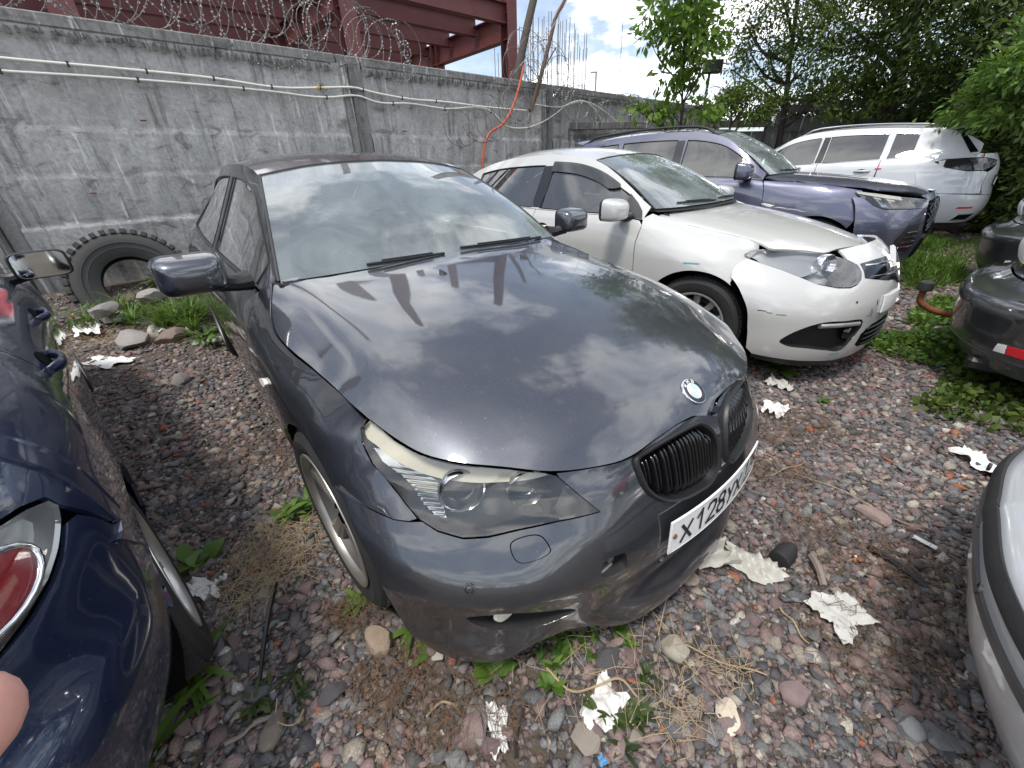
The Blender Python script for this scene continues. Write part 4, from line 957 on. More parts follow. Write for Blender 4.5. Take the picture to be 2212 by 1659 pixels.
        for k in range(11):
            v = .605+.0085*k; uu = np.linspace(.595, .70, 60); ok = inpoly(np.c_[uu, np.full(60, v)], ind)
            if ok.sum() < 3: continue
            q = B_FRONT(np.c_[uu[ok][[0, -1]], (v, v)]); nq = snorm(B_FRONT, np.c_[uu[ok][[0, -1]], (v, v)]); nq *= np.sign(nq[:, :1]); q = (q-nq*.016)*m
            rb.tube(q, .0035, 5)
        rb.build('indicator_ribs', M['chrome'], H, ang=60)
        for (u, v), r in ((BD['proj1'][0], .058), (BD['proj2'][0], .050)):
            c = B_FRONT([(u, v)])[0]; ax = np.array([.93, -.36, .10]); ax /= np.linalg.norm(ax); c = c-ax*.052+np.array([0, 0, -.006]); a = np.cross(ax, (0, 0, 1)); a /= np.linalg.norm(a); b = np.cross(a, ax)
            def ring(prof, nm, mt):
                mb = MB(); G = [[(c+ax*h+rr_*(a*math.cos(t)+b*math.sin(t)))*m for t in np.linspace(0, 2*math.pi, 33)[:-1]] for rr_, h in prof]
                mb.grid(np.array(G) if s > 0 else np.array(G)[:, ::-1], closed_v=True); return mb.build(nm, M[mt], H, ang=45)
            ring([(r*1.05, .0), (r*1.05, .022), (r*.98, .028), (r*.90, .022), (r*.86, -.01), (r*.5, -.03), (r*.3, -.03)], 'lamp_ring', 'reflector')
            ring([(r*.74, -.01), (r*.70, .004), (r*.5, .016), (r*.25, .021), (0, .022)], 'projector_lens', 'glass_lamp_clear')
            ring([(r*.74, -.012), (0, -.014)], 'lamp_bulb_shade', 'lamp_dark')
    # side repeater
    rp_ = np.array([(-.475, .685), (-.44, .705), (-.385, .712), (-.375, .704), (-.39, .690), (-.44, .680)])+[.02, .0]
    pair('side_repeater', S, curve(rp_, 24, closed=True).tolist(), M['lamp_cream'], R_, step=.02, offset=.012, flange=.012)
    door_handle(R_, S, -1.60, .825, .23, 'paint_grey', parents=d['front_doors']); door_handle(R_, S, -2.52, .855, .21, 'paint_grey', parents=d['rear_doors'])
    door_mirror(R_, (-.70, -.985, 1.045), .215, .135, 'paint_grey', base=(-.735, -.815, .985), depth=.10)
    # badge with ring and letters
    c = B_HOOD([(.703, 0)])[0]; n = snorm(B_HOOD, [(.703, 0)])[0]; n = n if n[2] > 0 else -n; a = np.array([0, 1., 0]); b = np.cross(n, a)
    if b[2] < 0: b = -b
    def disc(prof, nm, mt, par):
        mb = MB(); mb.grid(np.array([[c+n*h+r*(a*math.cos(t)+b*math.sin(t)) for t in np.linspace(0, 2*math.pi, 41)[:-1]] for r, h in prof]), closed_v=True); return mb.build(nm, M[mt], par, ang=50)
    bd = disc([(.041, -.004), (.041, .003), (.0395, .0045), (.038, .0045), (.038, .003)], 'badge', 'chrome', R_)
    disc([(.038, .0035), (.025, .0042)], 'badge_ring', 'black_gloss', bd); disc([(.025, .0048), (.024, .0052), (.0, .0058)], 'badge_disc', 'plate_white', bd)
    bl = MB()
    for q in (0, 2):
        G = [[c+n*.0064+r*(a*math.cos(t)+b*math.sin(t)) for t in np.linspace(q*math.pi/2, (q+1)*math.pi/2, 9)] for r in (.001, .0235)]
        bl.grid(np.array(G))
    bl.build('badge_quarters', simple('badge_blue', (.42, .55, .72), .3), bd)
    lt = MB()
    for ch, ang in (('B', 128), ('M', 90), ('W', 52)):
        t = math.radians(ang); rad = -(a*math.cos(t))+b*math.sin(t) if False else a*math.cos(math.pi-t)+b*math.sin(math.pi-t); tan = np.cross(n, rad); tan = tan if np.dot(tan, a) < 0 else -tan
        tan = -np.cross(rad, n) if np.dot(-np.cross(rad, n), a) > 0 else np.cross(rad, n)
        o = c+n*.0046+rad*.0315
        stroke_text(lt, ch, -.0042, -.0045, .0084, .009, 0, .0022, lambda u, v, l: o+tan*u+rad*v+n*l, .0006)
    lt.build('badge_letters', M['plate_white'], bd)
    for q in BD['nozzles']:
        w_ = B_HOOD([(q[0], q[1])])[0]; mb = MB(); G = []
        for i in range(6):
            t = i/5; G.append([w_+np.array([-.022+.044*(1-t)*.6+(math.cos(k)*.016*(1-t*.7)), math.sin(k)*.018*(1-t*.8), .016*t**.6-.003]) for k in np.linspace(0, 2*math.pi, 13)[:-1]])
        mb.grid(np.array(G), closed_v=True); mb.build('washer_nozzle', M['black_plastic'], hood, ang=60)
    # plate
    uu = np.linspace(-.26, .26, 25); cx_ = lambda y: .846-.35*y*y
    pl = MB(); z0, z1 = .424, .536
    def pm_(u, v, l): return np.array([cx_(u)+.012+l-(v-.056)*.07, u, z0+v])
    G = []
    for dx, ins in ((0, 0), (.004, 0), (.0052, .003), (.004, .006)):
        a_, b_ = -.26+ins, .26-ins
        per = [(t, ins) for t in np.linspace(a_, b_, 25)]+[(b_, v) for v in np.linspace(ins, .112-ins, 5)[1:]]+[(t, .112-ins) for t in np.linspace(b_, a_, 25)[1:]]+[(a_, v) for v in np.linspace(.112-ins, ins, 5)[1:-1]]
        G.append([pm_(u, v, dx) for u, v in per])
    pl.grid(np.array(G), closed_v=True)
    pl.grid(np.array([[pm_(u, v, .003) for v in (.004, .056, .108)] for u in np.linspace(-.256, .256, 25)]))
    pt = pl.build('number_plate', M['plate_white'], R_, ang=40)
    tx = MB(); stroke_text(tx, 'X', -.215, .022, .040, .056, 0, .010, pm_, .0045); stroke_text(tx, '128', -.155, .022, .040, .068, .014, .010, pm_, .0045)
    stroke_text(tx, 'YX', .012, .022, .040, .056, .014, .010, pm_, .0045); stroke_text(tx, '178', .140, .046, .026, .052, .009, .008, pm_, .0045); stroke_text(tx, 'RUS', .142, .014, .014, .020, .006, .004, pm_, .0045)
    for (u0, v0, u1, v1) in ((.124, .006, .127, .106),): tx.add([pm_(u0, v0, .0045), pm_(u1, v0, .0045), pm_(u1, v1, .0045), pm_(u0, v1, .0045)], [(0, 1, 2, 3)])
    tx.build('plate_characters', M['plate_black'], pt)
    fg = MB(); fg.add([pm_(.206, .014, .0045), pm_(.238, .014, .0045), pm_(.238, .021, .0045), pm_(.206, .021, .0045)], [(0, 1, 2, 3)]); fg.build('plate_flag', M['lamp_red'], pt)
    bt = MB()
    for u in (-.242, .244): bt.lathe([(0, .008), (.006, .0075), (.008, .003)], 12, axis='x', c=pm_(u, .056, 0))
    bt.build('plate_bolts', M['rust'], pt, ang=60)
    # rear end
    RB = front_rows([(.20, [(-3.93, 0), (-3.91, -.35), (-3.84, -.62), (-3.62, -.79), (-3.30, -.85)]), (.45, [(-4.01, 0), (-3.99, -.36), (-3.91, -.66), (-3.66, -.84), (-3.30, -.89)]), (.62, [(-4.0, 0), (-3.98, -.36), (-3.90, -.66), (-3.64, -.845), (-3.30, -.905)]), (.85, [(-3.99, 0), (-3.97, -.36), (-3.89, -.64), (-3.64, -.83), (-3.35, -.87)]), (1.0, [(-3.97, 0), (-3.95, -.36), (-3.86, -.58), (-3.62, -.74), (-3.45, -.76)])])
    panel('rear_bumper', RB, [(0, .2), (.97, .2), (.97, .60), (.75, .655), (0, .655)], P, R_, step=.07, sc=(1.3, 1), sym='y', depth_ref=(-1, 0, 0))
    panel('boot_face', RB, [(0, .66), (.55, .66), (.55, .995), (0, .995)], P, R_, step=.07, sc=(1.3, 1), sym='y', depth_ref=(-1, 0, 0))
    pair('tail_light', RB, [(.56, .66), (.78, .66), (.80, .86), (.56, .92)], M['lamp_red'], R_, step=.05, sc=(1.3, 1), depth_ref=(-1, 0, 0))
    DK = span_surface([(-3.965, 0, 1.0), (-3.94, -.36, .995), (-3.85, -.60, .985)], [(-3.50, 0, 1.035), (-3.47, -.35, 1.03), (-3.43, -.62, 1.02)], .012)
    panel('boot_lid', DK, [(0, -1), (1, -1), (1, 1), (0, 1)], P, R_, step=.1, sc=(.5, .62), depth_ref=(0, 0, 1))
    # wheels
    for x, y, st in ((0, -.775, .05), (-2.888, -.785, 0)):
        wheel(R_, (x, y, .325), 1, R=.327, rim=.242, steer=st); wheel(R_, (x, -y, .325), -1, R=.327, rim=.242, steer=st)
    # cabin
    cabin(R_, -.56, .965, [(-1.45, -.37, .42), (-1.45, .37, .42), (-2.35, 0, .45)], 'interior_beige', wheel_at=(-1.05, .37, .93))
    MB().box((-1.30, 0, 1.315), (.03, .24, .07), bev=.012).tube([(-1.28, 0, 1.33), (-1.24, 0, 1.37)], .012).build('rear_view_mirror', M['interior_dark'], R_, ang=50)
    # wipers and scuttle
    sc_ = MB(); G = []
    for dx, dz in ((.02, -.012), (-.02, -.008), (-.055, -.004)): G.append([(p[0]+dx, p[1], p[2]+dz) for p in np.vstack([curve(B_WS_B, 9)[::-1], (curve(B_WS_B, 9)*np.array([1, -1, 1]))[1:]])])
    sc_.grid(np.array(G)); sc_.build('scuttle_panel', M['black_plastic'], R_, ang=60)
    wiper(R_, d['WS'], [(.008, -.08), (.012, -.3), (.018, -.55)]); wiper(R_, d['WS'], [(.006, .78), (.012, .5), (.022, .2), (.03, .05)])
    return R_
SALOON = build_saloon()
# ---------------------------------------------------------------- lamp helper
def lamp(root, name, surf, outline, side, sc=(1.25, 1), glassm='glass_lamp', housing='lamp_grey', depth=.06, dref=None, step=.035):
    V, F, Nl = trim(surf, outline, step=step, sc=sc, flange=.008, side=side, offset=.003, depth_ref=dref)
    H = mesh_obj(name, V, F, M[glassm], root, True, Nl)
    o = densify(outline, .025, sc); A = surf(o); na = snorm(surf, o); sg = np.sign(np.sum(na @ (A.mean(0)-CC if dref is None else np.asarray(dref)))); na = na*sg
    cen = o.mean(0); Bq = surf(cen+(o-cen)*.9)-na*depth; n = len(o); m = np.array([1, side, 1])
    f = [(i, (i+1) % n, n+(i+1) % n, n+i) for i in range(n)]+[tuple(range(n, 2*n))]
    MB().add(np.vstack([A-na*.004, Bq])*m, f).build('lamp_housing', M[housing], H, ang=40)
    return H
def lamp_ring(H, surf, uv, r, side, ax, back=.035, lens='glass_lamp_clear', dark=True):
    c = surf([uv])[0]; ax = np.asarray(ax, float); ax /= np.linalg.norm(ax); c = c-ax*back; a = np.cross(ax, (0, 0, 1)); a /= np.linalg.norm(a); b = np.cross(a, ax); m = np.array([1, side, 1])
    def ring(prof, nm, mt):
        G = [[(c+ax*h+q*(a*math.cos(t)+b*math.sin(t)))*m for t in np.linspace(0, 2*math.pi, 29)[:-1]] for q, h in prof]
        return MB().grid(np.array(G) if side > 0 else np.array(G)[:, ::-1], closed_v=True).build(nm, M[mt], H, ang=45)
    ring([(r*1.05, -.02), (r*1.05, .018), (r*.97, .024), (r*.88, .016), (r*.5, -.02), (r*.2, -.03)], 'lamp_ring', 'reflector')
    ring([(r*.6, -.004), (r*.45, .008), (0, .014)], 'projector_lens', lens)
def facet(root, name, surf, outline, mat, off=.004, sym=None, side=1, sc=(1.25, 1), step=.04, fl=.012, dref=None):
    V, F, Nl = trim(surf, outline, step=step, sc=sc, flange=fl, side=side, offset=off, depth_ref=dref, sym=sym)
    return mesh_obj(name, V, F, M[mat], root, True, Nl)
def cavity(root, name, surf, outline, depth, mat='gap_black', dref=None, sym=False, sides=(1, -1)):
    o = curve(outline, 36, closed=True); A = surf(o); na = snorm(surf, o); sg = np.sign(np.sum(na @ (A.mean(0)-CC if dref is None else np.asarray(dref)))); na = na*sg; n = len(o)
    f = [(i, (i+1) % n, n+(i+1) % n, n+i) for i in range(n)]+[tuple(range(n, 2*n))]; out = []
    for s in sides: out.append(MB().add(np.vstack([A, A-na*depth])*np.array([1, s, 1]), f).build(name, M[mat], root, ang=40))
    return out
def white_bonnet_line(h, x_rear, tip): return h
simple('mark_teal', (.05, .36, .42), .6); simple('sticker_red', (.55, .03, .06), .5)
# ---------------------------------------------------------------- white saloon
def build_white_saloon():
    R_ = empty('parked_car', (1.915, 3.275, .02), math.radians(-47.12), 'white saloon with scuffed bumper and black wind deflector on its front window', 'car', 'cars parked along the concrete wall')
    pw = 'paint_white'; P = M[pw]; S = F_SIDE; xr = -2.703
    sp = dict(side=S, paint=pw, doors=(-.50, -1.56, -2.50), arch=((0, .325, .365), (xr, .325, .36)), sill=.18,
              door_front=[(-.52, .955), (-.49, .93), (-.50, .82), (-.485, .65), (-.47, .24)], quarter_end=-3.40, quarter_rear=[(-3.40, .66), (-3.10, .58), (-3.06, .40)], quarter_low=.36,
              frame=(-.50, -3.18), windows=[(-.66, -1.52, None, 0), (-1.62, -2.50, None, 0)], wtop=.80, trim='trim_dark', pillar_w=.05, glass='glass_side', wsglass='glass_windscreen',
              roof=[(-1.10, 1.388), (-1.3, 1.44), (-1.65, 1.472), (-2.05, 1.465), (-2.50, 1.40)], roof_bow=.035, ws=F_WS,
              rw=([(-3.24, 0, 1.07), (-3.22, -.35, 1.07), (-3.18, -.59, 1.07)], [(-2.54, 0, 1.40), (-2.53, -.3, 1.385), (-2.51, -.53, 1.33)]),
              core=[(.70, -.32, .50, .16, .70), (-.34, -2.3, .78, .16, .62), (-2.3, -3.45, .5, .2, .82)])
    d = shell(R_, sp)
    hd = np.array(OD['F_hood'])[:13]; hd[0] = (-.42, -.735); hd[1] = (-.33, -.745)
    ho = [(-.33, 0), (-.345, -.25), (-.39, -.48), (-.44, -.66)]+curve(hd, 50).tolist()+[(.70, 0)]
    panel('bonnet', F_HOOD, ho, P, R_, step=.045, sym='y', depth_ref=(0, 0, 1))
    for s in (1, -1):
        cr = []                                            # raised bonnet creases
        pass
    hl = [tuple(q) for q in OD['F_headlight']]
    arc = [(.365*math.cos(a), .325+.365*.985*math.sin(a)) for a in np.radians(np.linspace(54, 200, 26))]
    hx = np.array(OD['F_hood'])[1:7]
    ft = [(-.50, .97), (-.46, 1.0), (-.32, .962), (-.2, .939), (0, .908), (.18, .878), (.27, .852)]
    fo = ft+[(.275, .82), (.255, .78), (.235, .72), (.215, .665), (.205, .63)]+arc+[(-.35, .226), (-.465, .226), (-.478, .65), (-.493, .82), (-.485, .92)]
    pair('front_wing', S, fo, P, R_, step=.045)
    tf = lambda L, n: [tuple(q) for q in curve(L, n)]
    gr = OD['F_grille']; fog = OD['F_fog']; low = OD['F_low']
    archf = [(1., .63), (.995, .56), (.975, .46), (.955, .35), (.94, .24)]
    bot = [(.90, .205), (.80, .195), (.6, .175), (.45, .16), (.3, .16), (.15, .165), (0, .165)]
    bo = [(0, .845), (.12, .842), (.24, .832), (.36, .815)]+[tuple(np.array(q)+[-.004, .0]) for q in hl[5:9]]+[tuple(np.array(q)+[0, -.005]) for q in hl[9:]]+[(.84, .775), (.91, .742), (.965, .705), (1., .672)]+archf+bot
    hl_in = hl[4]
    lowp = [(.33, .255), (.315, .325), (.235, .372), (.06, .385), (0, .385), (0, .23), (.2, .225), (.30, .235)]
    grp = [(0, .765), (.10, .763), (.20, .758), (.315, .742), (.322, .70), (.335, .668), (.19, .640), (.11, .630), (.04, .60), (0, .59)]
    panel('front_bumper', F_FRONT, bo, P, R_, holes=[tf(fog, 44) if False else [tuple(q) for q in curve(fog, 44, closed=True)]], step=.032, sc=(1.35, 1), sym='y', flange=.014)
    for s in (1, -1):
        H = lamp(R_, 'headlight', F_FRONT, hl, s, (1.35, 1), 'glass_lamp_clear', 'lamp_silver')
        facet(H, 'chrome_panel', F_FRONT, [hl[0], hl[1], hl[2], hl[3], hl[4], tuple((np.array(hl[4])+np.array(hl[12]))/2), hl[13], hl[14]], 'lamp_silver', -.028, side=s)
        facet(H, 'dark_panel', F_FRONT, [tuple((np.array(hl[5])*.93+np.array(hl[12])*.07)), hl[6], hl[7], hl[8], hl[9], hl[10], hl[11], tuple((np.array(hl[5])*.35+np.array(hl[12])*.65))], 'lamp_grey', -.02, side=s)
        lamp_ring(H, F_FRONT, tuple(np.mean([hl[4], hl[12], hl[5]], axis=0)), .065, s, (.9, -.42, .1))
    ca = cavity(R_, 'fog_recess', F_FRONT, fog, .05, 'black_plastic')
    c0 = F_FRONT([tuple(np.mean(fog[4:9], axis=0))])[0]
    for s, par in zip((1, -1), ca):
        MB().lathe([(0, -.012), (.042, -.01), (.046, 0), (.05, .0), (.05, -.03)], 22, axis='x', c=(c0+np.array([-.012, .01, -.01]))*np.array([1, s, 1])).build('fog_lamp', M['black_gloss'], par, ang=40)
        q = np.array(fog); MB().tube((F_FRONT([tuple(q[3]*.85+q[10]*.15), tuple(q[4]*.85+q[9]*.15), tuple(q[5]*.9+q[8]*.1)])-np.array([.012, 0, 0]))*np.array([1, s, 1]), .016, 8).build('chrome_strip', M['alloy_light'], par, ang=50)
    facet(R_, 'upper_grille', F_FRONT, grp, 'black_gloss', .003, sym='y')
    sl = MB()
    for z in (.735, .672): sl.tube([F_FRONT([(t, z-.004*t)])[0]+np.array([.006, 0, 0]) for t in np.linspace(-.0, .30, 12)], .007, 6)
    sl2 = np.array(sl.V); sl.add(sl2*np.array([1, -1, 1]), list(sl.F)); sl.build('grille_bar', M['chrome'], R_, ang=50)
    facet(R_, 'lower_grille', F_FRONT, lowp, 'gap_black', .002, sym='y')
    for k in range(4):
        z = .25+.034*k; MB().tube([F_FRONT([(abs(t), z)])[0]*np.array([1, -1 if t < 0 else 1, 1])+np.array([.006, 0, 0]) for t in np.linspace(-.29, .29, 21)], .006, 5).build('grille_slat', M['black_plastic'], R_, ang=50)
    # diamond badge, plate, spoiler lip
    bz = MB(); 
    def dm(k, w_, h_): return [(0, h_*k), (-w_*k, 0), (0, -h_*k), (w_*k, 0)]
    ctr = np.array([.897, 0, .70]); nrm = np.array([.92, 0, .40]); nrm /= np.linalg.norm(nrm); up = np.array([-.40, 0, .92]); G = []
    for k, h in ((1.0, -.01), (1.0, .008), (.86, .016), (.62, .016), (.55, .004)): G.append([ctr+nrm*h+np.array([0, y, 0])+up*z for y, z in dm(k, .088, .125)])
    bz.grid(np.array(G), closed_v=True); bz.build('badge', M['alloy_light'], R_, ang=20)
    facet(R_, 'number_plate', F_FRONT, [(0, .445), (.21, .445), (.21, .55), (0, .55)], 'plate_white', .012, sym='y', fl=.01)
    lip = [(0, .168), (.15, .167), (.3, .162), (.45, .162), (.6, .176), (.8, .196), (.90, .205), (.90, .17), (.8, .15), (.6, .12), (.4, .11), (.2, .11), (0, .11)]
    facet(R_, 'lower_lip', F_FRONT, lip, 'black_plastic', -.012, sym='y')
    door_handle(R_, S, -1.44, .86, .2, pw, parents=d['front_doors']); door_handle(R_, S, -2.35, .89, .2, pw, parents=d['rear_doors'])
    door_mirror(R_, (-.665, -.965, 1.035), .22, .15, pw, base=(-.60, -.79, .985), depth=.12)
    # wind deflector on the front window, quarter triangle
    rail, belt = d['rail'], d['belt']
    xs = np.linspace(-.80, -1.52, 16); up_ = [(x, belt(x)[0]+(rail(x)[0]-belt(x)[0])*.86) for x in xs]; dn = [(x, z-.075*min(1, (abs(x)-.76)/.12)) for x, z in up_[::-1]]
    pair('wind_deflector', S, up_+dn, M['glass_dark'], R_, step=.05, offset=.016, flange=.012)
    pair('mirror_triangle', S, [(-.505, belt(-.505)[0]+.006), (-.69, belt(-.69)[0]+.012), (-.69, belt(-.69)[0]+.84*(rail(-.69)[0]-belt(-.69)[0])), (-.60, belt(-.6)[0]+.74*(rail(-.6)[0]-belt(-.6)[0])), (-.535, belt(-.535)[0]+.5*(rail(-.535)[0]-belt(-.535)[0]))], M['black_plastic'], R_, step=.06, offset=.004)
    for q, mt in (([(-.10, .722), (.0, .726), (.0, .733), (-.10, .729)], 'mark_teal'),):
        facet(R_, 'paint_mark', S, q, mt, .003, sc=(1, 1), fl=.001)
    facet(R_, 'paint_mark', F_FRONT, [(.44, .215), (.50, .215), (.50, .222), (.44, .222)], 'mark_teal', .003, fl=.001)
    # rear end
    RB = front_rows([(.20, [(-3.62, 0), (-3.55, -.5), (-3.35, -.76), (-3.06, -.85)]), (.5, [(-3.71, 0), (-3.63, -.52), (-3.40, -.82), (-3.06, -.89)]), (.75, [(-3.69, 0), (-3.61, -.52), (-3.40, -.80), (-3.1, -.87)]), (1.04, [(-3.65, 0), (-3.57, -.48), (-3.38, -.68), (-3.2, -.74)])])
    panel('rear_bumper', RB, [(0, .2), (1, .2), (1, .62), (0, .66)], P, R_, step=.09, sc=(1.2, 1), sym='y', depth_ref=(-1, 0, 0))
    panel('boot_face', RB, [(0, .665), (.6, .665), (.6, 1.03), (0, 1.03)], P, R_, step=.09, sc=(1.2, 1), sym='y', depth_ref=(-1, 0, 0))
    pair('tail_light', RB, [(.61, .68), (.9, .70), (.9, .86), (.61, .92)], M['lamp_red'], R_, step=.06, sc=(1.2, 1), depth_ref=(-1, 0, 0))
    DK = span_surface([(-3.66, 0, 1.045), (-3.57, -.45, 1.04), (-3.42, -.62, 1.03)], [(-3.24, 0, 1.075), (-3.22, -.35, 1.075), (-3.18, -.6, 1.06)], .012)
    panel('boot_lid', DK, [(0, -1), (1, -1), (1, 1), (0, 1)], P, R_, step=.1, sc=(.45, .6), depth_ref=(0, 0, 1))
    for x, y in ((0, -.765), (xr, -.77)):
        wheel(R_, (x, y, .316), 1, R=.316, w=.205, rim=.215, style='ten', rimmat='alloy_light', steer=.10 if x == 0 else 0); wheel(R_, (x, -y, .316), -1, R=.316, w=.205, rim=.215, style='ten', rimmat='alloy_light', steer=.10 if x == 0 else 0)
    cabin(R_, -.40, 1.0, [(-1.30, -.36, .45), (-1.30, .36, .45), (-2.2, 0, .46)], 'interior_dark', wheel_at=(-.92, .36, .97))
    sc_ = MB(); hb = curve(F_WS[0], 9); hb = np.vstack([hb[::-1], (hb*np.array([1, -1, 1]))[1:]])
    sc_.grid(np.array([hb+np.array([.035, 0, -.02]), hb+np.array([0, 0, -.012]), hb+np.array([-.04, 0, -.004])])); sc_.build('scuttle_panel', M['black_plastic'], R_, ang=60)
    wiper(R_, d['WS'], [(.02, -.05), (.035, -.35), (.05, -.7)]); wiper(R_, d['WS'], [(.02, .7), (.03, .4), (.045, .1)])
    # scuffs on the bumper
    sf = MB()
    for (t, z, dt, dz) in ((.90, .50, .05, .004), (.86, .492, .03, .003), (.80, .485, .05, .003), (.42, .545, .012, .012), (.30, .47, .004, .05), (.315, .445, .014, .004), (.285, .455, .004, .05), (.26, .52, .006, .03)):
        q = [(t-dt/2, z-dz/2), (t+dt/2, z-dz/2), (t+dt/2, z+dz/2), (t-dt/2, z+dz/2)]; V = F_FRONT(q); nn = snorm(F_FRONT, q); nn *= np.sign(nn[:, :1]); sf.add(V+nn*.0015, [(0, 1, 2, 3)])
    sf.build('scuff_marks', M['black_plastic'], R_)['kind'] = 'stuff'
    return R_
build_white_saloon()
# ---------------------------------------------------------------- the two tall cars
def tall_car(name_label, loc, yaw, paintm, mirrored_front, lift=0., rails='chrome', framem=None, trimm='trim_dark', glassm='glass_side', sillm='black_plastic', wtop=.82, third=True, REAR=None):
    R_ = empty('parked_car', loc, yaw, name_label, 'car', 'cars parked along the concrete wall')
    P = M[paintm]; S = U_SIDE; xr = -2.71; REAR = REAR or U_REAR
    wins = [(-.82, -1.56, None, 0), (-1.68, -2.42, None, 0)]
    if third: wins.append((-2.50, -2.78, None, 0))
    sp = dict(side=S, paint=paintm, doors=(-.56, -1.62, -2.44), arch=((0, .36, .40), (xr, .36, .40)), sill=.24, sillmat=sillm,
              door_front=[(-.60, 1.075), (-.56, 1.0), (-.545, .90), (-.54, .6), (-.53, .29)], quarter_end=-3.18, quarter_rear=[(-3.18, .70), (-3.13, .50)], quarter_low=.42,
              frame=(-.60, -3.50), windows=wins, wtop=wtop, trim=trimm, pillar_w=.05, glass=glassm, framemat=framem or paintm,
              roof=[(-1.24, 1.595), (-1.5, 1.635), (-1.9, 1.66), (-2.5, 1.655), (-3.12, 1.60)], roof_bow=.03, ws=U_WS,
              rw=([(-3.56, 0, 1.22), (-3.54, -.35, 1.22), (-3.45, -.62, 1.22)], [(-3.16, 0, 1.60), (-3.15, -.3, 1.585), (-3.12, -.56, 1.54)]), rwglass='glass_dark',
              core=[(.70, -.5, .52, .2, .85), (-.45, -2.3, .82, .2, .75), (-2.3, -3.45, .52, .25, .95)])
    d = shell(R_, sp)
    hd = np.array(OD['U_hood'])[1:5]
    ho = [(-.45, 0), (-.465, -.3), (-.50, -.52), (-.545, -.66), (-.59, -.78), (-.50, -.815), (-.35, -.815)]+curve(hd, 16).tolist()+[(.42, -.755), (.60, -.66), (.74, -.50), (.82, -.30), (.855, 0)]
    panel('bonnet', U_HOOD, ho, P, R_, step=.05, sym='y', depth_ref=(0, 0, 1))
    hl = [tuple(q) for q in OD['U_headlight']]
    arc = [(.40*math.cos(a), .36+.40*.985*math.sin(a)) for a in np.radians(np.linspace(46, 198, 26))]
    fo = [(-.585, 1.075), (-.35, 1.065), (-.1, 1.045), (.1, 1.02), (.29, .985), (.335, .93), (.36, .86), (.335, .76), (.305, .69)]+arc+[(-.38, .286), (-.525, .286), (-.535, .6), (-.54, .90), (-.553, 1.0)]
    pair('front_wing', S, fo, P, R_, step=.05)
    bo = [(0, .955), (.2, .95), (.36, .93)]+[hl[3], hl[4]]+[tuple(np.array(q)+[0, -.006]) for q in hl[5:]]+[(.86, .93), (.90, .87), (.965, .77), (1., .69), (1., .60), (.975, .50), (.95, .34), (.7, .30), (.4, .28), (0, .28)]
    gl_ = [(0, .90), (.15, .895), (.30, .88), (.335, .82), (.345, .73), (.335, .63), (.29, .58), (.12, .56), (0, .56)]
    it = [(.60, .54), (.535, .68), (.42, .69), (.40, .47), (.44, .42), (.58, .44)]
    panel('front_bumper', U_FRONT, bo, P, R_, step=.045, sc=(1.35, 1), sym='y')
    facet(R_, 'grille', U_FRONT, gl_, 'gap_black', .004, sym='y')
    ms = MB()                                           # diamond mesh
    for k in range(-12, 13):
        for sgn in (1, -1):
            P_ = []
            for q in np.linspace(0, 1, 9):
                z = .57+.32*q; y = k*.06+sgn*(q-.5)*.36
                t = abs(y)/1.02
                if inpoly(np.array([(max(t, 1e-3), z)]), gl_)[0]: P_.append(U_FRONT([(t, z)])[0]*np.array([1, -np.sign(y) if y else 1, 1])+np.array([.012, 0, 0]))
            if len(P_) > 1: ms.tube(P_, .008, 5)
    ms.build('grille_mesh', M['black_gloss'], R_)['kind'] = 'stuff'
    facet(R_, 'lower_intake', U_FRONT, [(0, .52), (.28, .53), (.33, .44), (.30, .34), (0, .33)], 'gap_black', .003, sym='y')
    for s in (1, -1):
        H = lamp(R_, 'headlight', U_FRONT, hl, s, (1.35, 1), 'glass_lamp_clear', 'lamp_dark')
        for k in range(4):
            uv = np.array([(.46+.085*k, .856+.018*k), (.475+.085*k, .90+.014*k)]) if False else None
            t = .43+.075*k; z0 = .835+.004*k; z1 = .90+.014*k
            facet(H, 'light_block', U_FRONT, [(t, z0), (t+.042, z0+.003), (t+.052, z1), (t+.012, z1-.003)], 'reflector', -.014, side=s)
        facet(H, 'light_strip', U_FRONT, [hl[0], hl[1], hl[2], tuple(np.array(hl[2])+[0, -.02]), tuple(np.array(hl[1])+[0, -.022]), tuple(np.array(hl[0])+[0, -.012])], 'lamp_cream', -.008, side=s, fl=.006)
        facet(R_, 'bumper_vent', U_FRONT, it, 'black_plastic', .003, side=s)
        for k in range(4): MB().tube(U_FRONT([(.43, .48+.045*k), (.50, .478+.045*k), (.57-.012*k, .47+.045*k)])*np.array([1, s, 1])+np.array([.012, -.006*s, 0]), .008, 5).build('vent_slat', M['chrome'], R_, ang=60)
    door_handle(R_, S, -1.46, .985, .22, paintm, parents=d['front_doors']); door_handle(R_, S, -2.26, 1.01, .22, paintm, parents=d['rear_doors'])
    door_mirror(R_, (-.80, -1.00, 1.175), .24, .17, paintm if paintm != 'paint_violet' else 'paint_violet', base=(-.74, -.835, 1.11), depth=.13)
    pair('mirror_triangle', S, [(-.62, 1.10), (-.84, 1.108), (-.84, 1.24), (-.75, 1.17)], M['black_plastic'], R_, step=.06, offset=.004)
    rail = d['rail']
    def rr():
        xs = np.linspace(-1.25, -3.05, 16); V = S(np.c_[xs, rail(xs)]); V[:, 1] += .02; V[:, 2] += .055*np.minimum(1, np.sin(np.linspace(0, math.pi, 16))*4); return MB().tube(V, .014, 8)
    mbpair('roof_rail', rr, M[rails], R_)
    # rear
    RA = (-1, 0, 0)
    panel('rear_bumper', REAR, [(0, .30), (.985, .30), (.985, .66), (.80, .70), (.45, .68), (0, .66)], P, R_, step=.06, sc=(1.2, 1), sym='y', depth_ref=RA)
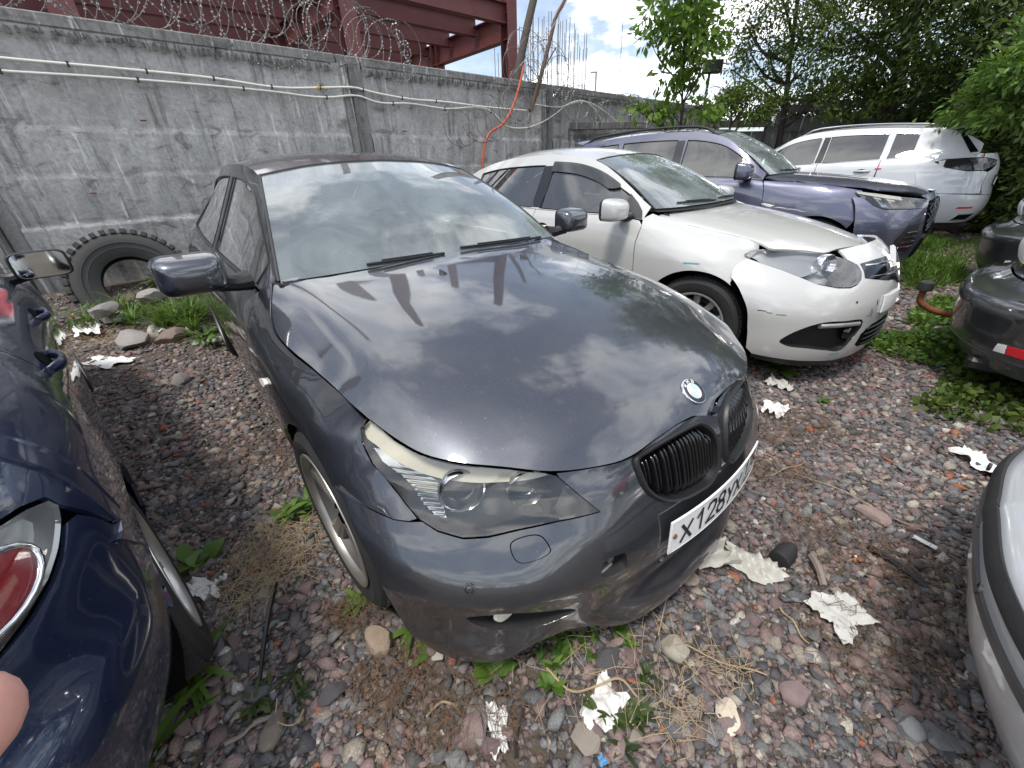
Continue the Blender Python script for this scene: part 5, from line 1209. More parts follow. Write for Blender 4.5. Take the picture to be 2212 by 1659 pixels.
    facet(R_, 'rear_valance', REAR, [(0, .25), (.98, .25), (.98, .295), (0, .295)], 'black_plastic', -.006, sym='y', dref=RA)
    tl = [tuple(q) for q in OD['W_tail']]
    tail = [tl[0], tl[1], tl[2], (.40, 1.145), (.30, 1.12), (.32, 1.08), (.40, 1.045), (.52, 1.0), (.66, 1.0), (.80, 1.045)]
    panel('tailgate', REAR, [(0, .665), (.44, .685), (.46, .80), (.44, .98), (.30, 1.06), (.28, 1.125), (.40, 1.15), (.52, 1.165), (.50, 1.21), (0, 1.215)], P, R_, step=.06, sc=(1.2, 1), sym='y', depth_ref=RA)
    panel('rear_corner', REAR, [(.465, .70), (.80, .706), (.985, .70), (.99, 1.05), (.86, 1.10), (.80, 1.04), (.66, .99), (.52, .99), (.455, .975), (.475, .80)], P, R_, step=.06, sc=(1.2, 1), depth_ref=RA)
    panel('rear_corner', REAR, [(.465, .70), (.80, .706), (.985, .70), (.99, 1.05), (.86, 1.10), (.80, 1.04), (.66, .99), (.52, .99), (.455, .975), (.475, .80)], P, R_, step=.06, sc=(1.2, 1), depth_ref=RA, side=-1)
    pair('rear_shoulder', REAR, [(.535, 1.17), (.70, 1.165), (.86, 1.11), (.99, 1.06), (1, 1.21), (.53, 1.21)], P, R_, step=.06, sc=(1.2, 1), depth_ref=RA)
    for s in (1, -1):
        H = lamp(R_, 'tail_light', REAR, tail, s, (1.2, 1), 'glass_dark', 'lamp_grey', dref=RA)
        facet(H, 'red_band', REAR, [(.42, 1.10), (.70, 1.115), (.78, 1.09), (.60, 1.06), (.44, 1.07)], 'lamp_red', -.01, side=s, dref=RA)
        facet(H, 'clear_block', REAR, [(.46, 1.035), (.58, 1.03), (.60, 1.055), (.47, 1.06)], 'reflector', -.008, side=s, dref=RA)
        facet(R_, 'rear_reflector', REAR, [(.50, .50), (.66, .50), (.64, .525), (.48, .525)], 'lamp_red', .004, side=s, dref=RA)
        ex = facet(R_, 'exhaust_trim', REAR, [(.42, .335), (.64, .335), (.60, .43), (.40, .43)], 'chrome', .006, side=s, dref=RA)
        facet(ex, 'exhaust_hole', REAR, [(.44, .352), (.615, .352), (.585, .413), (.425, .413)], 'gap_black', .009, side=s, dref=RA)
    facet(R_, 'plate_recess', REAR, [(0, .78), (.26, .78), (.28, .93), (0, .94)], 'black_plastic', .003, sym='y', dref=RA)
    facet(R_, 'number_plate', REAR, [(0, .80), (.20, .80), (.20, .90), (0, .90)], 'plate_white', .010, sym='y', dref=RA)
    RS = span_surface([(-3.38, 0, 1.60), (-3.36, -.3, 1.592), (-3.28, -.56, 1.562)], [(-3.12, 0, 1.605), (-3.12, -.3, 1.595), (-3.11, -.585, 1.535)], .01)
    panel('roof_spoiler', RS, [(0, -1), (1, -1), (1, 1), (0, 1)], P, R_, step=.08, sc=(.3, .6), flange=.014, depth_ref=(0, 0, 1))
    pair('rear_pillar_glass', S, [(-3.20, 1.49), (-3.27, 1.47), (-3.48, 1.235), (-3.40, 1.225)], M['black_gloss'], R_, step=.06, offset=.004)
    for x, y in ((0, -.79), (xr, -.79)):
        wheel(R_, (x, y, .355), 1, R=.355, w=.235, rim=.24, style='ten', rimmat='alloy_light'); wheel(R_, (x, -y, .355), -1, R=.355, w=.235, rim=.24, style='ten', rimmat='alloy_light')
    cabin(R_, -.50, 1.11, [(-1.42, -.37, .58), (-1.42, .37, .58), (-2.25, 0, .58)], 'interior_dark', wheel_at=(-1.03, .37, 1.06))
    wiper(R_, d['WS'], [(.02, -.05), (.03, -.35), (.05, -.7)]); wiper(R_, d['WS'], [(.02, .7), (.03, .4), (.045, .1)])
    sc_ = MB(); hb = curve(U_WS[0], 9); hb = np.vstack([hb[::-1], (hb*np.array([1, -1, 1]))[1:]])
    sc_.grid(np.array([hb+np.array([.035, 0, -.02]), hb+np.array([0, 0, -.012]), hb+np.array([-.04, 0, -.004])])); sc_.build('scuttle_panel', M['black_plastic'], R_, ang=60)
    return R_
GREYSUV = tall_car('violet grey tall car with a black mesh grille, between the two white cars', (3.838, 5.099, .06), math.radians(-42.05), 'paint_violet', False, rails='trim_dark', third=True)
WHITESUV = tall_car('white tall car backed out beyond the violet grey one, dark tail lights towards us', (4.729, 9.365, .12), math.radians(135.58), 'paint_white_fresh', False, trimm='chrome', REAR=W_REAR)
for uv in ([(-2.41, 1.03), (-2.49, 1.03), (-2.49, 1.05), (-2.41, 1.05)],):
    facet(WHITESUV, 'sticker', U_SIDE, uv, 'sticker_red', .004, side=-1, sc=(1, 1), fl=.001)
facet(WHITESUV, 'sticker', W_REAR, [(.52, 1.178), (.565, 1.178), (.565, 1.194), (.52, 1.194)], 'sticker_red', .004, side=-1, sc=(1.2, 1), fl=.001, dref=(-1, 0, 0))
# ---------------------------------------------------------------- dark blue saloon at the left, tail towards the viewer; also the two black ones and the silver one opposite
def tail_car(label, loc, yaw, paintm, group, tail='round', extra=None, trim='trim_dark'):
    R_ = empty('parked_car', loc, yaw, label, 'car', group); P = M[paintm]; S = Z_SIDE; xr = -2.64; RA = (-1, 0, 0)
    sp = dict(side=S, paint=paintm, doors=(-.50, -1.42, -2.30), arch=((0, .32, .35), (xr, .32, .345)), sill=.19, sillmat='black_plastic' if tail == 'round' else paintm,
              door_front=[(-.53, .90), (-.50, .86), (-.49, .7), (-.48, .24)], quarter_end=-2.92, quarter_rear=[(-2.92, .70), (-2.95, .695), (-2.985, .70), (-2.90, .60), (-2.93, .52), (-2.945, .45)], quarter_low=.42,
              frame=(-.53, -3.02), windows=[(-.70, -1.38, None, 0), (-1.48, -2.32, None, 0)], wtop=.80, trim=trim, pillar_w=.045, glass='glass_dark',
              roof=[(-1.20, 1.385), (-1.4, 1.425), (-1.7, 1.45), (-2.0, 1.445), (-2.40, 1.375)], roof_bow=.03,
              ws=([(-.36, 0, 1.0), (-.38, -.3, 1.0), (-.43, -.55, 1.0), (-.53, -.69, .995)], [(-1.16, 0, 1.385), (-1.165, -.2, 1.38), (-1.19, -.42, 1.365), (-1.22, -.545, 1.345)]),
              rw=([(-3.12, 0, 1.04), (-3.10, -.3, 1.04), (-3.03, -.57, 1.04)], [(-2.44, 0, 1.375), (-2.43, -.3, 1.36), (-2.40, -.52, 1.31)]), rwglass='glass_dark',
              core=[(.60, -.36, .45, .17, .68), (-.38, -2.2, .76, .17, .60), (-2.2, -3.25, .42, .2, .80)])
    d = shell(R_, sp)
    ZH = graph_xy([-.50, -.1, .3, .55, .75], [-.85, -.7, -.4, 0, .3], [[.90, .96, .99, 1.0, .99], [.85, .91, .95, .96, .95], [.75, .83, .88, .89, .88], [.62, .70, .77, .79, .77], [.48, .56, .62, .65, .62]])
    panel('bonnet', ZH, [(-.37, 0), (-.42, -.4), (-.5, -.70), (-.35, -.74), (0, -.72), (.30, -.69), (.50, -.56), (.62, -.36), (.68, 0)], P, R_, step=.07, sym='y', depth_ref=(0, 0, 1))
    arc = [(.35*math.cos(a), .32+.35*.985*math.sin(a)) for a in np.radians(np.linspace(30, 196, 22))]
    pair('front_wing', S, [(-.52, .89), (-.1, .86), (.2, .82), (.38, .76), (.36, .60)]+arc+[(-.34, .236), (-.475, .236), (-.485, .7), (-.493, .86)], P, R_, step=.06)
    ZF = front_rows([(.18, [(.78, 0), (.74, -.35), (.60, -.62), (.34, -.83)]), (.45, [(.86, 0), (.81, -.37), (.65, -.66), (.34, -.86)]), (.6, [(.84, 0), (.79, -.37), (.62, -.65), (.32, -.86)]), (.78, [(.70, 0), (.64, -.36), (.48, -.60), (.28, -.76)])])
    panel('front_bumper', ZF, [(0, .2), (1, .2), (1, .60), (.6, .62), (0, .68)], P, R_, step=.07, sc=(1.2, 1), sym='y'); pair('headlight', ZF, [(.45, .63), (.97, .64), (.97, .77), (.5, .76)], M['glass_lamp_clear'], R_, step=.06, sc=(1.2, 1))
    # tail
    if tail == 'round':
        tz = [tuple(q) for q in OD['Z_tail']]
        lampo = [(.575, .862), (.67, .872)]+tz[0:8]+[(.60, .748), (.575, .752)]
        bo = [(0, .655), (.45, .655), (.575, .740), (.67, .744), (.725, .756), (.77, .772), (.82, .797), (.85, .79), (.88, .755), (.905, .715), (.925, .698), (.955, .698), (.985, .66), (.985, .56), (.955, .46), (.95, .30), (.88, .235), (.7, .21), (0, .20)]
        panel('rear_bumper', Z_REAR, bo, P, R_, step=.03, sc=(1.2, 1), sym='y', depth_ref=RA)
        pair('rear_corner', Z_REAR, [(.58, .876), (.67, .882), (.757, .875), (.80, .866), (.845, .848), (.848, .822), (.862, .80), (.888, .765), (.91, .722), (.935, .706), (.96, .706), (.995, .70), (1, .99), (.60, .99)], P, R_, step=.05, sc=(1.2, 1), depth_ref=RA)
        panel('boot_face', Z_REAR, [(0, .66), (.445, .66), (.565, .738), (.565, .99), (0, .99)], P, R_, step=.06, sc=(1.2, 1), sym='y', depth_ref=RA)
        for s in (1, -1):
            H = lamp(R_, 'tail_light', Z_REAR, lampo, s, (1.2, 1), 'glass_lamp_clear', 'lamp_silver', depth=.035, dref=RA)
            c2 = np.array([.668, .810]); ro = [(c2[0]+.076*math.cos(a)+.012*math.sin(a), c2[1]+.045*math.sin(a)) for a in np.linspace(0, 2*math.pi, 25)[:-1]]
            facet(H, 'red_lamp', Z_REAR, ro, 'lamp_red', -.002, side=s, sc=(1.2, 1), dref=RA, fl=.02)
            V = Z_REAR(ro); nn = snorm(Z_REAR, ro); nn *= np.sign(np.sum(nn @ np.array(RA))); MB().tube((V+nn*.001)*np.array([1, s, 1]), .006, 7, closed=True).build('chrome_ring', M['chrome'], H, ang=60)
    else:
        panel('rear_bumper', Z_REAR, [(0, .66), (.55, .665), (.99, .665), (.985, .56), (.955, .46), (.95, .30), (.88, .235), (.7, .21), (0, .20)], P, R_, step=.035, sc=(1.2, 1), sym='y', depth_ref=RA)
        panel('boot_face', Z_REAR, [(0, .67), (.55, .67), (.56, .99), (0, .99)], P, R_, step=.06, sc=(1.2, 1), sym='y', depth_ref=RA)
        pair('tail_light', Z_REAR, [(.57, .70), (.95, .70), (.95, .88), (.57, .93)], M['glass_dark' if paintm == 'paint_black' else 'lamp_red'], R_, step=.05, sc=(1.2, 1), depth_ref=RA)
    DK = span_surface([(-3.385, 0, 1.0), (-3.36, -.27, .998), (-3.25, -.50, .99), (-3.0, -.67, .995)], [(-3.12, 0, 1.045), (-3.10, -.3, 1.045), (-3.06, -.45, 1.04), (-3.03, -.58, 1.03)], .01)
    panel('boot_lid', DK, [(0, -1), (1, -1), (1, 1), (0, 1)], P, R_, step=.08, sc=(.35, .62), depth_ref=(0, 0, 1))
    hm = 'chrome' if tail == 'round' else paintm
    door_handle(R_, S, -1.28, .83, .20, paintm, parents=d['front_doors']); door_handle(R_, S, -2.16, .86, .20, paintm, parents=d['rear_doors'])
    door_mirror(R_, (-.60, -.945, .955), .23, .14, 'black_plastic' if tail == 'round' else paintm, base=(-.56, -.77, .90), depth=.10)
    for x, y in ((0, -.745), (xr, -.745)):
        wheel(R_, (x, y, .313), 1, R=.313, w=.205, rim=.21, style='seven', rimmat='alloy_light'); wheel(R_, (x, -y, .313), -1, R=.313, w=.205, rim=.21, style='seven', rimmat='alloy_light')
    cabin(R_, -.45, .97, [(-1.25, -.35, .42), (-1.25, .35, .42), (-2.05, 0, .44)], 'interior_dark')
    return R_, d
BLUE, BLD = tail_car('dark blue saloon at the left edge, tail lamp towards us', (-3.605, 1.924, 0), math.radians(138.43), 'paint_blue', 'cars parked along the concrete wall')
# ---------------------------------------------------------------- cars of the opposite row (tails towards the lot)
K_ROW = 'cars of the opposite row'
def shelf_rear(z_top=.60, shelf=.14):
    b = lambda z, k: (z, [(-3.52+k, 0), (-3.50+k, -.28), (-3.42+k, -.53), (-3.285+k*.9, -.72), (-3.08+k*.6, -.838), (-2.92+k*.3, -.868)])
    return front_rows([b(.18, .10), b(.30, .03), b(.45, 0), b(z_top-.03, .005), b(z_top, .03), b(z_top+.015, shelf*.75), b(z_top+.04, shelf), b(.85, shelf+.02), (1.0, [(q[0]+shelf*.9, q[1]) for q in [(-3.39, 0), (-3.37, -.26), (-3.29, -.46), (-3.17, -.59), (-3.0, -.68), (-2.86, -.73)]])])
def row_car(label, loc, yaw, paintm, kind):
    global Z_REAR
    old = Z_REAR; Z_REAR = shelf_rear(.60 if kind != 'silver' else .56, .15 if kind != 'silver' else .09)
    R_, d = tail_car(label, loc, yaw, paintm, K_ROW, tail='other'); RS = Z_REAR; Z_REAR = old; RA = (-1, 0, 0)
    if kind.startswith('black'):
        for s in (1, -1):
            H = facet(R_, 'rear_reflector', RS, [(.64, .33), (.80, .335), (.81, .385), (.64, .375)], 'lamp_red', .006, side=s, sc=(1.2, 1), dref=RA)
            facet(H, 'reflector_end', RS, [(.585, .325), (.635, .33), (.635, .378), (.60, .372)], 'plate_white', .006, side=s, sc=(1.2, 1), dref=RA)
        facet(R_, 'bumper_strip', RS, [(0, .285), (.94, .285), (.94, .295), (0, .295)], 'lamp_grey', .004, sym='y', sc=(1.2, 1), dref=RA)
        facet(R_, 'number_plate', RS, [(0, .74), (.20, .74), (.20, .85), (0, .85)], 'plate_white', .012, sym='y', sc=(1.2, 1), dref=RA)
        if 'second' in kind: return R_
        tb = MB().tube(curve([(-3.30, 0, .30), (-3.50, 0, .31), (-3.62, 0, .33), (-3.685, 0, .375), (-3.69, 0, .45)], 18), .021, 10).build('tow_bar', M['rust'], R_, ang=60)
        MB().lathe([(0, .045), (.03, .045), (.043, .035), (.046, 0), (.044, -.02), (.03, -.024), (0, -.024)], 22, axis='z', c=(-3.69, 0, .475)).build('ball_cover', M['rubber'], tb, ang=40)
        MB().box((-3.2, 0, .20), (.3, 1.3, .08), bev=.02).build('rear_valance', M['black_plastic'], R_, ang=50)
    else:
        st = [(0, .497), (.95, .497), (.955, .532), (0, .532)]
        facet(R_, 'bumper_strip', RS, st, 'rubber', .010, sym='y', sc=(1.2, 1), dref=RA)
        facet(R_, 'bumper_moulding', RS, [(0, .425), (.95, .425), (.95, .447), (0, .447)], 'lamp_grey', .008, sym='y', sc=(1.2, 1), dref=RA)
        for y in (.22, -.35):
            MB().lathe([(0, 0), (.012, 0), (.013, -.006)], 14, axis='x', c=(-3.532, y, .52)).build('parking_sensor', M['lamp_dark'], R_, ang=50)
    return R_
BYAW = math.radians(-48.5)
row_car('dusty black car at the right edge with a rusty tow bar and red reflector', (5.48, .07, .02), BYAW, 'paint_black', 'black')
row_car('black car seen beyond the tow bar car, in front of the bushes', (7.53, 1.90, .05), BYAW, 'paint_black', 'black second')
row_car('silver car cut off by the lower right corner, only its bumper showing', (3.60, -1.89, 0), BYAW, 'paint_silver', 'silver')
# ---------------------------------------------------------------- the site: ground, walls, yard
WT = np.array([.749, .6626, 0]); WN = np.array([-.6626, .749, 0]); WD = 6.7          # wall direction, outward normal, distance
def wpt(t, d, z): return WT*t+WN*d+np.array([0, 0, z])
def onwall(px, py, d=WD): return on_plane(px, py, WN*d, WN)
def sstep(a, b, x): t = np.clip((x-a)/(b-a), 0, 1); return t*t*(3-2*t)
def gz(x, y):
    x = np.asarray(x, float); y = np.asarray(y, float); t = x*WT[0]+y*WT[1]; d = x*WN[0]+y*WN[1]
    w = .5*np.sin(x*1.7+y*.6)+.5*np.sin(y*2.3-x*.9)
    return .018*np.maximum(0, t-3.2)*np.minimum(1, np.maximum(0, 16-t)/4+.3)+.25*sstep(5.1, 6.7, d)*(d < 9)+.010*w*sstep(.8, 2.0, np.hypot(x, y))+.0*t
def m_ground():
    t = MT('ground_gravel'); c = t.coord('Object')
    v = t.n('ShaderNodeTexVoronoi', {'Vector': c, 'Scale': 48., 'Randomness': 1.}); v2 = t.n('ShaderNodeTexVoronoi', {'Vector': c, 'Scale': 105.}); big = t.noise(c, 1.3, 6, .6); fine = t.noise(c, 190, 4, .7)
    hue = t.n('ShaderNodeSeparateColor', {'Color': v.outputs['Color']}).outputs[0]
    st = t.ramp(hue, [(0., (.08, .08, .084)), (.3, (.15, .13, .128)), (.55, (.24, .17, .16)), (.75, (.19, .19, .19)), (.93, (.33, .28, .24)), (1., (.33, .13, .08))])
    soil = t.mix(fine, (.060, .047, .036), (.15, .12, .092))
    edge = t.ramp(v.outputs['Distance'], [(.25, 1.), (.62, 0.)])
    f = t.math('MULTIPLY', edge, t.ramp(big, [(.30, .35), (.6, 1.)]))
    h = t.math('ADD', t.math('MULTIPLY', edge, .8), t.math('ADD', t.math('MULTIPLY', v2.outputs['Distance'], -.25), t.math('MULTIPLY', fine, .3)))
    return t.done(t.bsdf(color=t.mix(f, soil, st), rough=.95, spec=.2, normal=t.bump(h, .9, .012)))
M['ground'] = m_ground()
def ground():
    xs = np.r_[-70, -45, -30, -20, -14, -10, np.arange(-8, 12.01, .25), 14, 17, 22, 30, 45, 70]; ys = np.r_[-14, -8, -5, np.arange(-4, 14.01, .25), 16, 20, 27, 40, 70, 120]
    G = [[(x, y, float(gz(x, y))) for y in ys] for x in xs]; mb = MB().grid(np.array(G))
    o = mb.build('ground', M['ground'], smooth=True); o['kind'] = 'structure'; return o
GROUND = ground()
# ---- concrete
def m_concrete(name, a=(.29, .29, .285), b=(.55, .54, .525), streak=1., dark=(.055, .052, .048)):
    t = MT(name); c = t.coord('Object')
    n1 = t.noise(c, 1.6, 8, .65); n2 = t.noise(c, 28, 6, .7)
    sc = t.n('ShaderNodeMapping', {'Vector': c, 'Scale': (7., 7., .55)}).outputs[0]; s1 = t.noise(sc, 1.6, 7, .7, .3)
    sc2 = t.n('ShaderNodeMapping', {'Vector': c, 'Scale': (16., 16., .8)}).outputs[0]; s2 = t.noise(sc2, 1.3, 6, .7, .5)
    base = t.mix(t.ramp(n1, [(.28, 0.), (.72, 1.)]), a, b); base = t.mix(t.math('MULTIPLY', t.ramp(n2, [(.35, 1.), (.62, 0.)]), .45), base, tuple(q*.5 for q in a))
    base = t.mix(t.math('MULTIPLY', t.ramp(s1, [(.52, 0.), (.70, 1.)]), .70*streak), base, dark)
    base = t.mix(t.math('MULTIPLY', t.ramp(s2, [(.585, 0.), (.66, 1.)]), .75*streak), base, (.68, .67, .64))
    blot = t.noise(t.n('ShaderNodeMapping', {'Vector': c, 'Scale': (2.2, 2.2, 4.5)}).outputs[0], 1.5, 7, .72, 1.)
    base = t.mix(t.math('MULTIPLY', t.ramp(blot, [(.54, 0.), (.66, 1.)]), .6*streak), base, dark)
    return t.done(t.bsdf(color=base, rough=.93, spec=.2, normal=t.bump(t.math('ADD', t.math('MULTIPLY', n2, .6), t.math('MULTIPLY', t.noise(c, 130, 4, .7), .5)), .55, .008)))
M['concrete'] = m_concrete('concrete'); M['concrete_dark'] = m_concrete('concrete_dark', (.12, .118, .112), (.24, .235, .225), 1.2, (.03, .03, .028)); M['concrete_post'] = m_concrete('concrete_post', (.17, .17, .165), (.34, .335, .32), 1.1)
WM = np.array([WT, WN, (0, 0, 1)]).T          # wall frame: along, away from us, up
def fence_panel(t0, t1, label, seed):
    rs = np.random.default_rng(seed); R_ = empty('concrete_fence_panel', wpt(t0, WD, 0), math.atan2(WT[1], WT[0]), label, 'fence', 'panels of the concrete wall')
    Ln = t1-t0; top = 2.76; x0, x1 = .0, Ln
    fr = MB()                                     # local: x along, y away from us, z up; front face at y=0 is the rim
    fr.box((Ln/2, .09, top-.055), (Ln-.30, .20, .11), bev=.012)
    fr.box((.07, .09, top/2-.1), (.14, .20, top+.2), bev=.012); fr.box((Ln-.07, .09, top/2-.1), (.14, .20, top+.2), bev=.012)
    fr.build('panel_rim', M['concrete_post'], R_, ang=30)
    # relief field with rows of trapezoid facets
    nx, nz = 150, 110; xs = np.linspace(.135, Ln-.135, nx); zs = np.linspace(-.25, top-.105, nz); X, Z = np.meshgrid(xs, zs, indexing='ij')
    rows = [.92, 1.38, 1.82]; Y = np.full_like(X, .055)
    edge = np.minimum(np.minimum(X-.135, Ln-.135-X)/.10, 1); Y -= (1-np.clip(edge, 0, 1))*.05
    Y -= .05*sstep(top-.24, top-.12, Z)
    Y -= .045*(Z < .92)*1.0                      # plinth band
    for k, zr in enumerate(rows):
        zt = rows[k+1] if k+1 < len(rows) else 2.30
        s = np.clip((Z-zr)/(zt-zr), 0, 1); inn = (Z >= zr) & (Z < zt)
        per = .345; ph = ((X/per+k*.5) % 1); tri = np.abs(ph-.5)*2
        fac = .020*s+.016*np.clip((tri-.30-.35*s)*4, 0, 1)*np.clip(s/.08, 0, 1)*np.clip((1-s)/.22, 0, 1)
        Y = np.where(inn, Y-(fac if zt < 2.2 else .0*s), Y)
    Y += rs.normal(0, .0012, Y.shape)
    G = np.stack([X, Y, Z], -1); MB().grid(G[:, ::-1]).build('relief_field', M['concrete'], R_, smooth=True)
    MB().box((Ln/2, .14, top/2-.15), (Ln-.3, .06, top-.12)).build('panel_back', M['concrete_dark'], R_)
    dr = MB()                                     # drip fringe below the rim, shallow ribs
    for i in range(int(Ln*16)):
        x = .18+(Ln-.36)*(i+rs.random()*.8)/(Ln*16); h = .05+.06*rs.random(); dr.box((x, .012, top-.11-h/2), (.018+.02*rs.random(), .012, h), bev=.004)
    dr.build('drip_marks', M['concrete_dark'], R_)['kind'] = 'stuff'
    hk = MB()
    for i in range(5): hk.box((.4+rs.random()*(Ln-.8), -.004, .5+rs.random()*1.6), (.05+.03*rs.random(), .03, .014), bev=.003)
    hk.build('wire_loops', M['rust'], R_)['kind'] = 'stuff'
    return R_
J0 = 3.06; joints = [J0-8.1, J0-4.05, J0, J0+4.05, J0+8.1, J0+12.15]
wall_labels = ['concrete wall panel furthest left, mostly out of frame', 'large streaked concrete wall panel behind the truck tyre, with two white cables', 'concrete wall panel behind the grey saloon, crossed by the orange cable', 'concrete wall panel right of the leaning poles, under the rebar', 'far end panel of the concrete wall, below the young tree']
for i in range(5): fence_panel(joints[i]+.03, joints[i+1]-.03, wall_labels[i], 40+i)
for i, t in enumerate(joints[1:5]):
    p = empty('fence_post', wpt(t, WD+.05, 0), math.atan2(WT[1], WT[0]), ['slim concrete post between the wall panels, left of the truck tyre', 'slim concrete post between wall panels above the grey saloon roof', 'slim concrete post with a rust stain behind the leaning pipe', 'far concrete post near the young tree'][i], 'post', 'posts of the concrete wall')
    MB().box((0, 0, 1.27), (.052, .20, 2.85), bev=.008).build('shaft', M['concrete_dark'], p, ang=30)
    MB().box((0, .0, 2.70), (.10, .16, .10), bev=.01).build('cap', M['concrete_post'], p, ang=30)
# ---- low framed fence closing the yard
def low_fence(a, b, z0, z1, label, n=1):
    a = np.array(a, float); b = np.array(b, float); d = b-a; Ln = np.linalg.norm(d[:2]); yaw = math.atan2(d[1], d[0])
    R_ = empty('low_concrete_fence', (a[0], a[1], 0), yaw, label, 'fence', 'framed fences closing the yard')
    top = (z0+z1)/2; k = max(1, round(Ln/2.5))
    MB().box((Ln/2, .06, top-.07), (Ln, .14, .14), bev=.01).build('top_rail', M['concrete_dark'], R_, ang=30)
    for i in range(k+1):
        MB().box((Ln*i/k, .05, top/2-.1), (.14, .16, top), bev=.01).build('post', M['concrete_dark'], R_, ang=30)
        if i < k: MB().box((Ln*(i+.5)/k, .09, top/2-.12), (Ln/k-.1, .05, top-.2), bev=.006).build('infill_panel', M['concrete_dark'], R_, ang=30)
    return R_
low_fence((1.38, 10.28, 0), (6.4, 11.25, 0), 2.12, 2.2, 'lower framed concrete fence behind the violet grey car')
low_fence((6.55, 11.25, 0), (11.5, 8.3, 0), 2.4, 2.45, 'dark fence rail under the trees behind the white tall car')
# ---- truck tyre leaning on the wall
def truck_tyre():
    R_ = empty('truck_tyre', (0, 0, 0), 0, 'worn truck tyre leaning against the concrete wall', 'tyre')
    Ro, w, ri = .55, .32, .28
    prof = [(ri, -w*.33), (ri+.03, -w*.40), (ri+.08, -w*.49), (Ro-.11, -w*.53), (Ro-.05, -w*.50), (Ro-.022, -w*.42), (Ro-.018, 0), (Ro-.022, w*.42), (Ro-.05, w*.5), (Ro-.11, w*.53), (ri+.08, w*.49), (ri+.03, w*.40), (ri, w*.33), (ri+.05, w*.36), (Ro-.08, w*.40), (Ro-.06, 0), (Ro-.08, -w*.40), (ri+.05, -w*.36)]
    t = MB().lathe(prof, 72, close=True).build('carcass', M['rubber_old'], R_, ang=35)
    for k in range(40):
        a = 2*math.pi*k/40; ca, sa = math.cos(a), math.sin(a)
        for j, y in enumerate((-w*.36, w*.36)):
            aa = a+(.08 if j else 0); ca, sa = math.cos(aa), math.sin(aa); mb = MB(); mb.box((ca*(Ro-.008), y, sa*(Ro-.008)), (.05, w*.34, .052), np.array([[ca, 0, -sa], [0, 1, 0], [sa, 0, ca]]), bev=.006); mb.build('tread_block', M['rubber_old'], R_, ang=30)
    for r, y in ((Ro-.13, -w*.535), (ri+.09, -w*.50)): MB().tube([(r*math.cos(a), y, r*math.sin(a)) for a in np.linspace(0, 2*math.pi, 61)[:-1]], .005, 5, closed=True).build('bead_ring', M['rubber_old'], R_, ang=60)
    c = onwall(296, 612, 6.28); n = -WN.copy(); n[2] = .30; n /= np.linalg.norm(n); x = np.cross((0, 0, 1), n); x /= np.linalg.norm(x); z = np.cross(n, x)
    R_.matrix_world = Matrix(((-x[0], -n[0], z[0], c[0]), (-x[1], -n[1], z[1], c[1]), (-x[2], -n[2], z[2], c[2]), (0, 0, 0, 1)))
truck_tyre()
# ---- cables on the wall
simple('cable_white', (.62, .61, .55), .5, var=.12, vs=20); simple('cable_orange', (.50, .10, .045), .5, var=.2); simple('pole_wood', (.075, .062, .05), .85, var=.35, vs=8, bump=.5, bs=40); simple('pipe_rust', (.10, .062, .045), .8, var=.4, vs=15)
def k1(L): return [(.3472*x, .3472*y) for x, y in L]
def k2(L): return [(713.2+.3472*x, .3472*y) for x, y in L]
def cable(name, pts, r, mat, label, d=6.66, cat='cable', group=None, ds=None):
    P = [onwall(px, py, d if ds is None else ds[i]) for i, (px, py) in enumerate(pts)]; C_ = curve(P, len(P)*7)
    o = empty(name, P[0], 0, label, cat, group); MB().tube(C_-P[0], r, 7).build('sheath', M[mat], o, ang=60); return o, C_
c1, C1 = cable('wall_cable', [(-160, 108)]+k1([(0, 360), (740, 427), (1330, 487), (1740, 545)])+k2([(0, 545), (150, 545), (270, 575), (530, 620), (670, 630), (960, 665), (1235, 690)]), .015, 'cable_white', 'upper white cable clipped along the concrete wall', group='white cables on the wall')
c2, C2 = cable('wall_cable', [(-160, 138)]+k1([(0, 440), (570, 475), (1220, 525), (1700, 570), (2000, 605)])+k2([(0, 605), (190, 600), (270, 630), (500, 645), (700, 675), (1010, 700), (1090, 780), (1190, 798), (1300, 770), (1400, 710), (1470, 655), (1580, 630), (1660, 700), (1700, 770), (1770, 815)]), .014, 'cable_white', 'lower white cable that sags into a loop past the orange cable', group='white cables on the wall')
cable('wall_cable', k2([(1270, 650), (1440, 665), (1520, 640), (1600, 635), (1700, 690), (1800, 770), (1870, 805)]), .013, 'cable_white', 'short white cable drooping right of the rusty pipe', group='white cables on the wall')
for par, C_, n in ((c1, C1, 9), (c2, C2, 8)):
    for i in range(n):
        q = C_[int((i+.5)*len(C_)*.75/n)]; MB().box(q-np.array(par.location)+WN*.004, (.02, .04, .05), WM, bev=.004).build('clip', M['trim_dark'], par)
q = C1[int(len(C1)*.46)]; MB().tube([q-WT*.05-np.array(c1.location), q+WT*.05-np.array(c1.location)], .0165, 8).build('yellow_tape', simple('tape_yellow', (.55, .38, .04), .5), c1, ang=60)
cable('hanging_cable', k2([(1205, 410), (1195, 460), (1170, 560), (1130, 680), (1075, 770), (985, 840), (962, 900), (950, 1025), (945, 1120)]), .022, 'cable_orange', 'orange cable hanging from the wall top down behind the white saloon', d=6.5)
